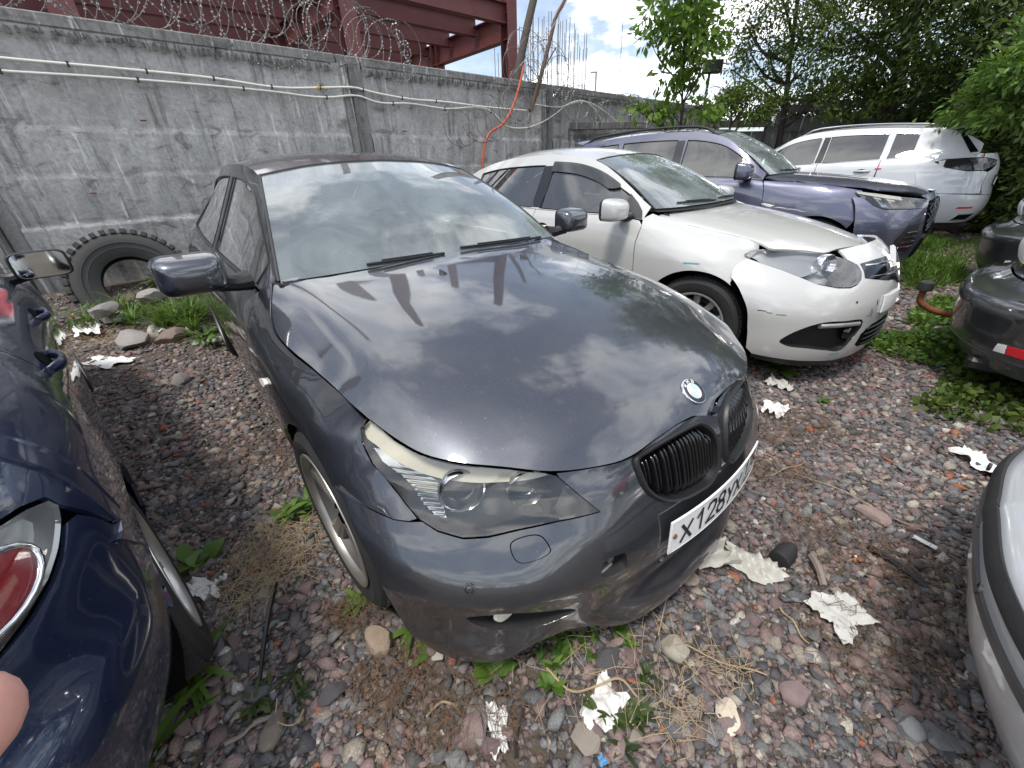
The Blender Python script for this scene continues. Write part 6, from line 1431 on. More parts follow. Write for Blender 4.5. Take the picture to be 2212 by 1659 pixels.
# ---- leaning poles
def pole(name, pts, d, r, mat, label, cat):
    P = [onwall(px, py, d) for px, py in pts]; o = empty(name, P[-1], 0, label, cat); MB().tube(curve(P, 24)-P[-1], np.linspace(*r, 24), 10).build('shaft', M[mat], o, ang=50); return o
pole('wooden_pole', [(1190, -170)]+k2([(1265, 0), (1210, 240), (1165, 480), (1120, 760)]), 8.2, (.075, .10), 'pole_wood', 'thick grey pole leaning behind the concrete wall', 'pole')
rp_ = pole('rusty_pipe', [(1235, -40)]+k2([(1462, 0), (1410, 90), (1370, 240), (1330, 400), (1290, 550), (1245, 690)]), 6.56, (.030, .045), 'pipe_rust', 'rusty bent pipe leaning over the wall beside the orange cable', 'pipe')
P0 = np.array(rp_.location); MB().tube([onwall(*k2([(1405, 295)])[0], 6.5)-P0, onwall(*k2([(1300, 480)])[0], 6.5)-P0, onwall(*k2([(1235, 770)])[0], 6.45)-P0], .012, 6).build('side_rod', M['pipe_rust'], rp_)
# ---- razor wire
simple('razor_steel', (.62, .62, .60), .4, .35); simple('razor_dull', (.16, .155, .15), .55, .4)
def razor(label, path, r, turns, seed, mat='razor_steel', flat=.45, barb=.05, jit=.25):
    rs = np.random.default_rng(seed); C_ = curve(path, 400); o = empty('razor_wire', C_[0], 0, label, 'razor wire', 'razor wire on the wall')
    T = np.gradient(C_, axis=0); T /= np.linalg.norm(T, axis=1)[:, None]; ph = np.linspace(0, turns*2*math.pi, 400); n2 = WN
    for s in (1, -1):
        P = []
        for c, t, p in zip(C_, T, ph):
            rad = r*(1+jit*math.sin(p*.37+seed)+.12*rs.normal()*0); u = np.cross(t, n2); u /= np.linalg.norm(u)
            P.append(c+u*rad*math.cos(p)+n2*.05*math.sin(p*.5+s)+t*s*rad*math.sin(p))
        P = np.array(P)-C_[0]; MB().tube(P, .0042, 4).build('wire', M['razor_dull'], o)
        bb = MB(); L_ = np.r_[0, np.cumsum(np.linalg.norm(np.diff(P, axis=0), axis=1))]
        for q in np.arange(.05, L_[-1], .12):
            i = min(398, np.searchsorted(L_, q)); a = P[i]; d = P[i+1]-P[i]; d /= max(np.linalg.norm(d), 1e-6); v = rs.normal(size=3); v -= d*np.dot(v, d); v /= np.linalg.norm(v); w_ = np.cross(d, v)*.003
            bb.add([a-d*barb*.55+v*.013, a-d*.008+v*.002, a+d*.008+v*.002, a+d*barb*.55+v*.013, a+d*barb*.55-v*.013, a+d*.008-v*.002, a-d*.008-v*.002, a-d*barb*.55-v*.013], [(0, 1, 6, 7), (1, 2, 5, 6), (2, 3, 4, 5)])
        bb.build('barbs', M[mat], o)['kind'] = 'stuff'
    return o
razor('coil of shiny razor wire along the top of the left wall panel', [wpt(-.9, 6.78, 3.02), wpt(.6, 6.74, 2.98), wpt(2.2, 6.74, 2.98), wpt(3.5, 6.7, 2.98)], .36, 11, 3)
razor('second strand of razor wire above the left wall panel', [wpt(-.9, 6.9, 3.18), wpt(1.2, 6.9, 3.14), wpt(3.0, 6.85, 3.12), wpt(3.9, 6.75, 2.85)], .34, 12, 5)
razor('loose razor wire end hanging down past the slim post', [onwall(850, 60, 6.6), onwall(872, 100, 6.55), onwall(880, 150, 6.5), onwall(868, 175, 6.5)], .05, 7, 8)
razor('tangled razor wire round the rusty pipe foot', [onwall(985, 285, 6.5), onwall(1040, 265, 6.45), onwall(1090, 240, 6.45), onwall(1130, 200, 6.5), onwall(1170, 130, 6.5)], .30, 7, 9, 'razor_dull')
razor('tangled coil of razor wire above the wall beside the rebar', [onwall(1110, 150, 6.7), onwall(1150, 120, 6.7), onwall(1195, 150, 6.6), onwall(1220, 200, 6.5)], .35, 5, 12, 'razor_dull')
razor('long slack razor wire strung over the low framed fence', [onwall(1195, 200, 6.5), onwall(1260, 235, 6.5), onwall(1330, 250, 6.4), np.array([3.0, 10.3, 2.3]), np.array([5.4, 10.6, 2.4])], .32, 12, 15)
razor('short razor wire over the dark fence rail under the trees', [np.array([5.6, 10.9, 2.45]), np.array([7.0, 10.7, 2.5]), np.array([8.4, 9.9, 2.5])], .28, 7, 17, 'razor_dull')
# ---------------------------------------------------------------- steel frame, rebar and poles behind the wall
def m_steel():
    t = MT('red_primer'); c = t.coord(); n = t.noise(c, 3, 6, .6)
    return t.done(t.bsdf(color=t.mix(n, (.10, .026, .024), (.19, .062, .058)), rough=.6, normal=t.bump(t.noise(c, 40, 3), .15, .003)))
M['red_primer'] = m_steel()
def ibeam(mb, a, b, h, w, tf=.022, tw=.016, up=(0, 0, 1)):
    a = np.asarray(a, float); b = np.asarray(b, float); d = b-a; l = np.linalg.norm(d); x = d/l; y = np.cross(up, x); y /= np.linalg.norm(y); z = np.cross(x, y); R3 = np.array([x, y, z]).T; c = (a+b)/2
    mb.box(c+z*(h/2-tf/2), (l, w, tf), R3); mb.box(c-z*(h/2-tf/2), (l, w, tf), R3); mb.box(c, (l, tw, h-2*tf-.001), R3)
def steel_frame():
    c1 = at(1101, 160, 13.2); base = np.array([c1[0], c1[1], 0]); zb = at(1096, 66, 13.2)[2]      # corner column, deck height
    gd = np.array([-math.sin(math.radians(40)), math.cos(math.radians(40)), 0]); jd = np.array([-math.cos(math.radians(40)), -math.sin(math.radians(40)), 0])
    R_ = empty('steel_frame_building', base, 0, 'unfinished dark red steel frame building behind the concrete wall', 'building')
    def col(p, z0, z1, s=.30, name='column'):
        mb = MB(); ibeam(mb, (p[0], p[1], z0), (p[0], p[1], z1), s, s, up=gd); mb.build(name, M['red_primer'], R_)
    def beam(a, b, h, w, name='joist'):
        mb = MB(); ibeam(mb, a, b, h, w); mb.build(name, M['red_primer'], R_)
    z2 = zb+3.6
    Z = lambda p, z: np.array([p[0], p[1], z])
    for k in range(6): col(gd*k*3.4, -.2, z2+1.2)
    for k in range(4): col(jd*4.2+gd*k*4.2, -.2, zb+5, .32); col(jd*8.4+gd*k*4.2, -.2, z2+1.2, .32); col(jd*12.6+gd*k*4.2, -.2, z2+1.2, .32)
    for lev in (zb,):
        for j in range(4): beam(Z(jd*4.2*j-gd*.1, lev+.10), Z(jd*4.2*j+gd*17, lev+.10), .52, .24, 'girder')
        for k in range(13):
            o = gd*(k*1.28+.02); beam(Z(o+jd*.05, lev+.34 if lev == zb else lev+.3), Z(o+jd*15.5, lev+.34 if lev == zb else lev+.3), .40, .20)
    beam(Z(-gd*.05, 1.9), Z(gd*5.0-jd*.3, 1.9), .40, .2, 'girder'); beam(Z(jd*4.2+gd*.3, zb+.8), Z(jd*4.2+gd*4.0, z2-.2), .16, .16, 'brace'); beam(Z(jd*8.4+gd*.3, z2-.3), Z(jd*8.4+gd*4.0, zb+.8), .16, .16, 'brace'); beam(Z(jd*12+gd*.3, zb+.8), Z(jd*12+gd*4.0, z2-.2), .16, .16, 'brace')
steel_frame()
def rebar_cage():
    a = at(1068, 170, 24.); b = at(1268, 190, 26.); rs = np.random.default_rng(4)
    R_ = empty('rebar_cage', (a[0], a[1], 0), 0, 'bundle of tall rebar rods standing behind the wall against the sky', 'rebar'); o = np.array([a[0], a[1], 0]); simple('rebar', (.20, .15, .13), .7, .3)
    for i in range(54):
        s = (i+.5)/54+rs.normal()*.006; s = s if i > 10 else s*1.0; p = a*(1-s)+b*s-o; z1 = 5.6+1.3*rs.random()+(1.0 if s > .3 else .2)-1.2*max(0, s-.6)
        if i < 12 and i % 2: continue
        MB().tube([(p[0], p[1]+rs.normal()*.2, -.2), (p[0]+rs.normal()*.05, p[1], z1)], .016, 5).build('rod', M['rebar'], R_)
    for z in (2.6, 3.0):
        MB().tube([(a-o)*[1, 1, 0]+[0, 0, z], (b-o)*[1, 1, 0]+[0, 0, z]], .02, 5).build('tie_bar', M['rebar'], R_)
rebar_cage()
p = at(1286, 190, 30); o = empty('lamp_post', (p[0], p[1], 0), 0, 'thin distant lamp post right of the rebar', 'lamp post'); MB().tube([(0, 0, -.3), (0, 0, at(1286, 155, 30)[2])], .06, 7).build('shaft', M['alloy'], o); MB().box((-.15, 0, at(1286, 155, 30)[2]), (.4, .12, .07), bev=.01).build('lamp_head', M['alloy'], o)
a = at(1349, -40, 16); b = at(1333, 215, 16); o = empty('hanging_wire', b, 0, 'thin wire rising into the sky left of the young tree', 'wire'); MB().tube(curve([b-b, (a-b)*.5+np.array([.03, 0, 0]), a-b], 12), .008, 5).build('strand', M['trim_dark'], o)
for i, (x0, y0, x1, y1) in enumerate(((1108, 160, 1232, -30), (1140, 120, 1240, -30))):
    a = at(x0, y0, 9.5); b = at(x1, y1, 9.5); o = empty('hanging_wire', a, 0, ['thin wire rising from the razor wire tangle beside the bent pipe', 'second thin wire rising beside the bent pipe top'][i], 'wire'); MB().tube(curve([a-a, (b-a)*.5-np.array([0, 0, .12]), b-a], 12), .006, 5).build('strand', M['razor_steel'], o)
# ---------------------------------------------------------------- trees
def m_leaf(name, a, b, c, tr=.35):
    t = MT(name); g = t.n('ShaderNodeNewGeometry'); r = g.outputs['Random Per Island']
    col = t.ramp(r, [(0., a), (.5, b), (1., c)])
    d = t.bsdf(color=col, rough=.5, spec=.35); tl = t.n('ShaderNodeBsdfTranslucent', {'Color': t.mix(.5, col, (.20, .30, .03))}).outputs[0]
    m = t.n('ShaderNodeMixShader', {'Fac': tr}); t.t.links.new(d, m.inputs[1]); t.t.links.new(tl, m.inputs[2]); return t.done(m.outputs[0])
M['leaf_bright'] = m_leaf('leaf_bright', (.075, .15, .018), (.12, .22, .03), (.19, .29, .05), .42)
M['leaf_mid'] = m_leaf('leaf_mid', (.034, .066, .012), (.070, .115, .020), (.13, .165, .036), .32)
M['leaf_dark'] = m_leaf('leaf_dark', (.018, .036, .010), (.040, .072, .016), (.085, .115, .026), .3)
M['leaf_weed'] = m_leaf('leaf_weed', (.04, .09, .015), (.085, .17, .025), (.15, .24, .05), .35)
simple('bark', (.055, .045, .036), .9, var=.4, vs=14, bump=.6, bs=50)
def leaves(centers, dirs, size, rs, droop=.5, width=.42, fold=.25):
    n = len(centers); d = dirs/np.maximum(np.linalg.norm(dirs, axis=1), 1e-9)[:, None]; d = d+np.c_[np.zeros(n), np.zeros(n), -droop*rs.random(n)]; d /= np.linalg.norm(d, axis=1)[:, None]
    u = rs.normal(size=(n, 3)); u[:, 2] *= .45; u -= d*np.sum(u*d, 1)[:, None]; u /= np.maximum(np.linalg.norm(u, axis=1), 1e-9)[:, None]; w = np.cross(d, u)
    s = size*(.65+.7*rs.random(n)); s = s[:, None]
    A = centers; Bq = centers+d*s*.45+u*s*width*.5+w*s*fold*.25; C_ = centers+d*s; D = centers+d*s*.45-u*s*width*.5+w*s*fold*.25; Mi = centers+d*s*.5
    V = np.stack([A, Bq, C_, D], 1).reshape(-1, 3); k = np.arange(n)*4
    F = np.empty((n*2, 3), int); F[0::2] = np.c_[k, k+1, k+2]; F[1::2] = np.c_[k, k+2, k+3]
    return V, F
def fast_mesh(name, V, F, mat, parent=None):
    me = bpy.data.meshes.new(name); V = np.asarray(V, np.float32); F = np.asarray(F, np.int32); k = F.shape[1]
    me.vertices.add(len(V)); me.vertices.foreach_set('co', V.ravel()); me.loops.add(F.size); me.loops.foreach_set('vertex_index', F.ravel()); me.polygons.add(len(F)); me.polygons.foreach_set('loop_start', np.arange(0, F.size, k, dtype=np.int32)); me.update(calc_edges=True)
    me.materials.append(mat); o = bpy.data.objects.new(name, me); link(o)
    if parent is not None: o.parent = parent
    return o
def tree(name, label, base, blobs, nleaf, leafmat, lsize, seed, trunk_r=.09, group='trees behind the yard', clump=70, droop=.5, width=.42):
    """blobs: (xyz centre, radius).  trunk from base, one limb per blob, twigs with leaf clumps"""
    rs = np.random.default_rng(seed); base = np.asarray(base, float); R_ = empty(name, base, 0, label, 'tree', group); B = [(np.asarray(c, float)-base, r) for c, r in blobs]
    top = max(b[0][2] for b in B); cen = np.mean([b[0] for b in B], axis=0); tm = MB(); cr = MB()
    tp = curve([(0, 0, -.2), (cen[0]*.12+.05, cen[1]*.12, top*.3), (cen[0]*.4, cen[1]*.4, top*.6), (cen[0]*.8, cen[1]*.8, top*.92)], 14); tm.tube(tp, np.linspace(trunk_r, trunk_r*.35, 14), 8)
    vol = np.array([b[1]**2.2 for b in B]); cnt = (vol/vol.sum()*nleaf/clump).astype(int)+1; CS = []; DS = []
    for (c, r), k in zip(B, cnt):
        i = int(np.clip(np.argmin(np.linalg.norm(tp-c*.75, axis=1)), 2, 12)); lp = curve([tp[i], (tp[i]+c)/2+rs.normal(size=3)*.12, c], 9); tm.tube(lp, np.linspace(trunk_r*.45, .012, 9), 6)
        for _ in range(k):
            v = rs.normal(size=3); v /= np.linalg.norm(v); q = c+v*r*(rs.random()**.45)*np.array([1, 1, .8]); st = lp[rs.integers(3, 9)]
            if _ % 3 == 0: cr.tube([st, (st+q)/2+rs.normal(size=3)*.05*r, q], [.010, .007, .003], 4)
            m = int(clump*(.6+.8*rs.random())); off = rs.normal(size=(m, 3))*np.array([.20, .20, .13])*max(.55, min(1, r)); CS.append(q+off); dd = v+off*2.5+rs.normal(size=(m, 3))*.6; DS.append(dd)
    CS = np.vstack(CS); DS = np.vstack(DS); V, F = leaves(CS, DS, lsize, rs, droop, width)
    tm.build('trunk', M['bark'], R_, ang=50); cr.build('twigs', M['bark'], R_)['kind'] = 'stuff'; fast_mesh('crown', V, F, M[leafmat], R_)
    return R_
def bl(L): return [(at(px, py, d), r) for px, py, d, r in L]
def root(px, py, d): q = at(px, py, d); return (q[0], q[1], .1)
tree('young_tree', 'slender young tree with large bright green leaves beside the low fence', root(1480, 260, 9.6), bl([(1455, 20, 9.6, .62), (1500, 60, 9.7, .60), (1430, 80, 9.5, .45), (1475, 120, 9.6, .42), (1520, 130, 9.7, .35), (1450, 170, 9.6, .30), (1405, 235, 9.4, .30), (1450, 240, 9.5, .33), (1375, 238, 9.4, .2), (1520, 230, 9.6, .35), (1490, -60, 9.7, .7)]), 2300, 'leaf_bright', .13, 21, .035, clump=26, droop=.9, width=.55)
tree('leafy_tree', 'small leaved tree with airy outer twigs left of the dense trees', root(1700, 250, 13.0), bl([(1610, 50, 12.6, .6), (1660, 100, 12.8, .7), (1640, 165, 12.6, .45), (1720, 30, 13, .9), (1740, 130, 12.8, .75), (1700, 205, 12.5, .45), (1620, 115, 12.6, .35), (1660, -40, 12.8, 1.0), (1720, -200, 13.5, 1.1), (1760, 205, 12.4, .45), (1580, 150, 12.4, .3)]), 9500, 'leaf_mid', .085, 22, .08, clump=55)
tree('leafy_tree', 'dense green tree with dark trunk above the white tall car', root(1925, 240, 12.9), bl([(1830, 50, 12.6, 1.0), (1900, 100, 12.6, 1.0), (1960, 30, 12.8, 1.1), (1860, 185, 12.2, .6), (1800, 150, 12.4, .65), (1960, 185, 12.2, .6), (1790, 228, 11.9, .35), (1880, -60, 12.8, 1.2), (1850, -250, 14, 1.6), (1960, -330, 14, 1.8), (1900, -560, 15.5, 1.8), (1910, 230, 12.1, .35), (1980, 225, 12.2, .35)]), 27000, 'leaf_mid', .095, 23, .16)
tree('leafy_tree', 'dark overhanging tree filling the upper right corner', root(2140, 330, 12.4), bl([(2040, 60, 12.2, 1.1), (2120, 30, 12, 1.3), (2080, 140, 12, .95), (2170, 110, 11.8, 1.1), (2040, 205, 12.2, .5), (2150, 200, 11.8, .75), (2230, 60, 11.4, 1.4), (2230, 200, 11.2, .9), (2120, -60, 12, 1.5), (2100, -280, 13.5, 1.8), (2250, -250, 13, 1.9), (2150, -560, 15.5, 2.0), (2350, -100, 12, 1.8), (2290, 150, 10.8, 1.2), (2190, 260, 11.6, .6), (2120, 240, 12.2, .45)]), 38000, 'leaf_dark', .10, 24, .15)
tree('leafy_tree', 'light green branches hanging low at the right edge', root(2290, 380, 9.0), bl([(2195, 165, 9.0, .34), (2165, 200, 9.0, .30), (2220, 225, 8.9, .36), (2250, 140, 9.0, .6), (2110, 222, 9.4, .24), (2060, 232, 9.6, .22)]), 3600, 'leaf_weed', .095, 25, .06)
tree('dark_bush', 'deep green bush behind the white tall car and the black cars', root(2215, 500, 11.6), bl([(2185, 300, 11.8, .75), (2215, 340, 11.5, .75), (2190, 400, 11.4, .65), (2175, 440, 11.4, .5), (2235, 430, 11.0, .7), (2180, 480, 11.2, .5), (2260, 360, 11, .9), (2160, 280, 12.2, .5), (2300, 420, 10.6, 1.0), (2170, 520, 11.0, .4)]), 17000, 'leaf_dark', .11, 26, .05, group='bushes at the yard edge')
tree('dark_bush', 'leafy bush on the wall top between the young tree and the dense trees', root(1590, 262, 11.6), bl([(1560, 222, 11.4, .28), (1595, 205, 11.6, .32), (1530, 240, 11.2, .25), (1630, 238, 11.7, .28)]), 2400, 'leaf_mid', .09, 27, .04, group='bushes at the yard edge')
tree('dark_bush', 'dark hedge filling the gap between the fence and the tree crowns', root(1900, 260, 14.2), bl([(x, 232-.02*(x-1660), 14.2-.0022*(x-1660), .5) for x in range(1650, 2180, 48)]), 11000, 'leaf_dark', .10, 28, .05, group='bushes at the yard edge')
tree('distant_tree', 'tree far to the right outside the yard', (16, 9, 0), [((15, 9, 4), 2.2), ((16.5, 7.5, 5.5), 2.4), ((17, 10, 3), 2)], 9000, 'leaf_dark', .16, 31, .2)
tree('distant_tree', 'tree standing behind the viewer by the opposite row', (9, -7, 0), [((9, -7, 5), 2.4), ((7.5, -7.5, 6.5), 2.2), ((10, -6, 6.5), 2.4)], 9000, 'leaf_dark', .16, 32, .2)
q = at(1534, 150, 13.); o = empty('floodlight', (q[0], q[1], .1), 0, 'dark floodlight box on a thin post between the trees', 'lamp'); MB().tube([(0, 0, 0), (0, 0, q[2])], .03, 6).build('shaft', M['trim_dark'], o); MB().box((.05, 0, q[2]-.05), (.42, .2, .26), bev=.02).build('lamp_head', M['lamp_dark'], o, ang=40)
# ---------------------------------------------------------------- gravel, plants and litter
def m_stone(name, island=True):
    t = MT(name); c = t.coord('Object')
    r = t.n('ShaderNodeNewGeometry').outputs['Random Per Island'] if island else t.n('ShaderNodeObjectInfo').outputs['Random']
    col = t.ramp(r, [(0., (.085, .085, .092)), (.14, (.14, .145, .155)), (.28, (.20, .19, .185)), (.42, (.27, .19, .175)), (.56, (.20, .14, .135)), (.68, (.33, .235, .215)), (.78, (.25, .25, .25)), (.87, (.37, .32, .26)), (.95, (.52, .47, .39)), (.975, (.40, .135, .065)), (.987, (.62, .59, .54))], 'CONSTANT')
    n = t.noise(c, 160, 4, .75); m = t.noise(c, 18, 5, .6)
    col = t.mix(t.math('MULTIPLY', t.ramp(n, [(.38, 1.), (.62, 0.)]), .55), col, (.045, .040, .038)); col = t.mix(t.math('MULTIPLY', t.ramp(m, [(.45, 0.), (.7, 1.)]), .35), col, (.22, .19, .16))
    return t.done(t.bsdf(color=col, rough=.9, spec=.25, normal=t.bump(n, .4, .002)))
M['stones'] = m_stone('stones'); M['stone_single'] = m_stone('stone_single', False)
_ph = (1+5**.5)/2; ICO = np.array([(-1, _ph, 0), (1, _ph, 0), (-1, -_ph, 0), (1, -_ph, 0), (0, -1, _ph), (0, 1, _ph), (0, -1, -_ph), (0, 1, -_ph), (_ph, 0, -1), (_ph, 0, 1), (-_ph, 0, -1), (-_ph, 0, 1)])/math.sqrt(1+_ph**2)
ICF = np.array([(0, 11, 5), (0, 5, 1), (0, 1, 7), (0, 7, 10), (0, 10, 11), (1, 5, 9), (5, 11, 4), (11, 10, 2), (10, 7, 6), (7, 1, 8), (3, 9, 4), (3, 4, 2), (3, 2, 6), (3, 6, 8), (3, 8, 9), (4, 9, 5), (2, 4, 11), (6, 2, 10), (8, 6, 7), (9, 8, 1)])
def rock_variants(n, seed):
    rs = np.random.default_rng(seed); out = []
    for _ in range(n):
        v = ICO*(1+rs.normal(0, .22, (12, 1)))+rs.normal(0, .10, (12, 3))
        for k in range(5):                         # chop flat facets
            d = rs.normal(size=3); d /= np.linalg.norm(d); s = v @ d; lim = .38+.28*rs.random(); v = v-np.outer(np.maximum(0, s-lim), d)
        out.append(v*np.array([1.35, .98, .72]))
    return out
ROCKS = rock_variants(14, 5)
def car_clear(x, y): return np.ones(len(x), bool)
def scatter(n, box, rs):
    return rs.uniform(box[0], box[1], n), rs.uniform(box[2], box[3], n)
def stones_mesh(x, y, s, rs, name, mat, sink=.35):
    n = len(x); idx = rs.integers(0, len(ROCKS), n); V0 = np.array(ROCKS)[idx]; a = rs.random(n)*2*math.pi; b = rs.normal(0, .35, n); ca, sa, cb, sb = np.cos(a), np.sin(a), np.cos(b), np.sin(b)
    X = V0[..., 0]; Y = V0[..., 1]; Z = V0[..., 2]; Y, Z = Y*cb[:, None]-Z*sb[:, None], Y*sb[:, None]+Z*cb[:, None]; X, Y = X*ca[:, None]-Y*sa[:, None], X*sa[:, None]+Y*ca[:, None]
    h = s[:, None]; V = np.stack([X*h+x[:, None], Y*h+y[:, None], Z*h+(gz(x, y)+s*.62*(1-sink)*.6)[:, None]], -1).reshape(-1, 3)
    F = (ICF[None]+(np.arange(n)*12)[:, None, None]).reshape(-1, 3); return fast_mesh(name, V, F, mat)
def visible(x, y, z=0.):
    P = np.c_[x, y, np.broadcast_to(z, x.shape)]-CAMP; fw = P @ _F; u = 1106+FOC*(P @ _R)/fw; v = 829.5-FOC*(P @ _U)/fw
    return (fw > .1) & (u > -350) & (u < 2560) & (v < 2000)
def gravel():
    rs = np.random.default_rng(77); X = []; Y = []; S = []
    for r0, r1, dens, sm in ((0, 1.5, 9000, .0085), (1.5, 2.6, 6800, .0095), (2.6, 4.2, 3400, .0120), (4.2, 7.0, 1100, .016), (7.0, 11, 200, .022)):
        n = int(dens*math.pi*(r1*r1-r0*r0)*.36); rr = np.sqrt(rs.uniform(r0*r0, r1*r1, n)); aa = rs.uniform(math.radians(-70), math.radians(70), n); x = rr*np.sin(aa); y = rr*np.cos(aa)-.15
        k = visible(x, y); x = x[k]; y = y[k]; d = x*WN[0]+y*WN[1]; keep = d < 6.5
        dirt = np.sin(x*2.1+1.3)*np.sin(y*1.7-x*.8)+.35*np.sin(x*5.3+y*4.1); keep &= rs.random(len(x)) > np.clip((dirt-.55)*1.6, 0, .75)
        x = x[keep]; y = y[keep]; X.append(x); Y.append(y); S.append(sm*np.exp(rs.normal(0, .50, len(x))))
    x = np.concatenate(X); y = np.concatenate(Y); s = np.clip(np.concatenate(S), .0035, .032); order = np.argsort(-s/np.hypot(x, y)**.8)
    o = stones_mesh(x, y, s, rs, 'gravel', M['stones']); tag(o, 'loose crushed gravel of grey, pink and tan chips covering the yard', 'gravel', kind='stuff')
    # the largest stones, one object each
    meshes = []
    for i, v in enumerate(rock_variants(10, 99)):
        me = bpy.data.meshes.new('stone'); bm = bmesh.new(); vs = [bm.verts.new(p) for p in v]
        for f in ICF: bm.faces.new([vs[k] for k in f])
        bmesh.ops.bevel(bm, geom=list(bm.edges), offset=.07, segments=1, affect='EDGES'); bm.to_mesh(me); bm.free(); me.materials.append(M['stone_single']); meshes.append(me)
    placed = 0
    while placed < 290:
        px, py = rs.uniform(230, 2120), rs.uniform(760, 1650); g = gnd(px, py)
        if g[0]*WN[0]+g[1]*WN[1] > 5.2: continue
        sz = .015+.018*rs.random()**2.4+(.008 if py > 1300 and rs.random() < .2 else 0)
        o = bpy.data.objects.new('stone', meshes[rs.integers(0, 10)]); link(o); o.parent = GROUND; o.location = (g[0], g[1], float(gz(g[0], g[1]))+sz*.40); o.scale = (sz*(.85+.4*rs.random()), sz*(.85+.4*rs.random()), sz*(.8+.3*rs.random())); o.rotation_euler = (rs.normal()*.3, rs.normal()*.3, rs.random()*6.28); placed += 1
gravel()
def rock(label, px, py, size, col, seed, sz=(1, .8, .55), sub=1, cat='stone', name='rock', z=None):
    rs = np.random.default_rng(seed); g = gnd(px, py, 0 if z is None else z); g[2] = gz(g[0], g[1]) if z is None else z
    bm = bmesh.new(); bmesh.ops.create_icosphere(bm, subdivisions=2+sub, radius=1)
    for k in range(12):
        d = Vector(rs.normal(size=3)).normalized(); lim = .62+.22*rs.random()
        for v in bm.verts:
            s = v.co.dot(d)
            if s > lim: v.co -= d*(s-lim)*.92
    for v in bm.verts: v.co += Vector(rs.normal(size=3))*.012; v.co = Vector((v.co.x*sz[0], v.co.y*sz[1], v.co.z*sz[2]))*size
    me = bpy.data.meshes.new(name); bm.to_mesh(me); bm.free(); me.materials.append(simple('rock_%d' % seed, col, .92, var=.3, vs=40, bump=.5, bs=150)); me.set_sharp_from_angle(angle=math.radians(22)); me.shade_smooth() if False else None
    o = bpy.data.objects.new(name, me); link(o); o.location = (g[0], g[1], g[2]+size*sz[2]*.55); o.rotation_euler = (0, 0, rs.random()*6.28); return tag(o, label, cat)
rock('fist sized tan rock beside the front tyre of the grey saloon', 822, 1390, .062, (.27, .205, .15), 1, (1, .8, .72))
rock('flat cream coloured stone flake in the lower right gravel', 1574, 1556, .055, (.62, .54, .42), 2, (1, .7, .28))
rock('round speckled pink stone in the lower right gravel', 1712, 1500, .046, (.22, .16, .15), 3, (1, .85, .6))
rock('pale lump of concrete below the paper scraps', 1460, 1408, .050, (.34, .31, .25), 4, (1, .8, .7))
rock('large grey stone at the lower right edge of the gravel', 1960, 1585, .042, (.21, .215, .215), 5, (1, .8, .6))
rock('dark grey stone near the bottom right corner', 2030, 1600, .040, (.14, .14, .145), 6, (1.1, .8, .5))
rock('oval brown pebble near the dark blue car', 590, 1580, .045, (.20, .165, .13), 7, (1.2, .7, .5), 2)
rock('tan stone at the foot of the bumper lip', 1480, 1255, .050, (.24, .19, .15), 8, (1, .8, .6))
rock('pinkish stone slab near the black bumper strip', 1880, 1120, .060, (.27, .20, .18), 9, (1.1, .8, .5))
rock('flat grey stone slab left of the paper scraps', 1033, 1560, .050, (.20, .19, .18), 10, (1.2, .7, .4))
rock('grey stone between the dark blue car and the grey saloon', 395, 828, .085, (.24, .22, .20), 11, (1, .8, .65))
rock('flat grey slab of rubble below the truck tyre', 290, 742, .22, (.28, .26, .24), 12, (1.2, .7, .35))
rock('broken concrete lump by the tyre, pale top', 255, 705, .20, (.34, .31, .29), 13, (1.3, .7, .35))
rock('brown rubble lump in the grass by the tyre', 375, 735, .15, (.20, .15, .12), 14, (1.1, .8, .5))
rock('white rubble lump beside the tyre and the grass', 340, 722, .12, (.45, .43, .40), 15, (1.2, .8, .5))
rock('light rubble stone at the edge of the weeds', 455, 735, .14, (.40, .39, .37), 16, (1.4, .8, .25))
rock('rubble stone resting inside the truck tyre', 335, 648, .13, (.26, .24, .22), 17, (1.2, .9, .6), z=.22)
rock('rounded grey rock at the wall foot left of the tyre', 230, 680, .14, (.22, .205, .19), 18, (1.1, .8, .6), z=.18)
# ---- sheets of litter
def litter(name, label, px, py, w, h, mat, seed, lift=.012, rug=.02, yaw=None, cat='litter', holes=True, group=None):
    rs = np.random.default_rng(seed); g = gnd(px, py); g[2] = gz(g[0], g[1]); n = 17; V = []; ids = {}
    a0 = rs.random()*6.28 if yaw is None else yaw; fr_ = rs.normal(size=(6, 4))
    ang = np.linspace(0, 2*math.pi, 60); edge = 1+.16*np.sin(3*ang+fr_[0, 0])+.12*np.sin(5*ang+fr_[1, 0])+.07*rs.normal(size=60)
    mb = MB()
    for i in range(n):
        for j in range(n):
            u, v = 2*i/(n-1)-1, 2*j/(n-1)-1; r = max(abs(u), abs(v)); an = math.atan2(v, u) % (2*math.pi); e = np.interp(an, ang, edge) if r > .3 else 1
            x = u*w/2*(1 if r < .3 else e); y = v*h/2*(1 if r < .3 else e); z = sum(q[3]*.5*math.sin(q[0]*5*u+q[1]*5*v+q[2]*3) for q in fr_)*rug*.5+abs(rs.normal())*rug*.22
            V.append((x*math.cos(a0)-y*math.sin(a0), x*math.sin(a0)+y*math.cos(a0), lift+max(-.004, z)+rug*.3))
    F = [(i*n+j, (i+1)*n+j, (i+1)*n+j+1, i*n+j+1) for i in range(n-1) for j in range(n-1)]
    o = mesh_obj(name, V, F, M[mat], None, True); o.location = g; return tag(o, label, cat, group)
simple('paper_white', (.72, .71, .68), .8, var=.12, vs=30); simple('bag_dirty', (.50, .48, .43), .55, var=.25, vs=14); simple('cloth_white', (.56, .55, .51), .95, var=.22, vs=30, bump=.6, bs=200)
t = MT('bag_thin'); n_ = t.noise(t.coord(), 25, 5, .6)
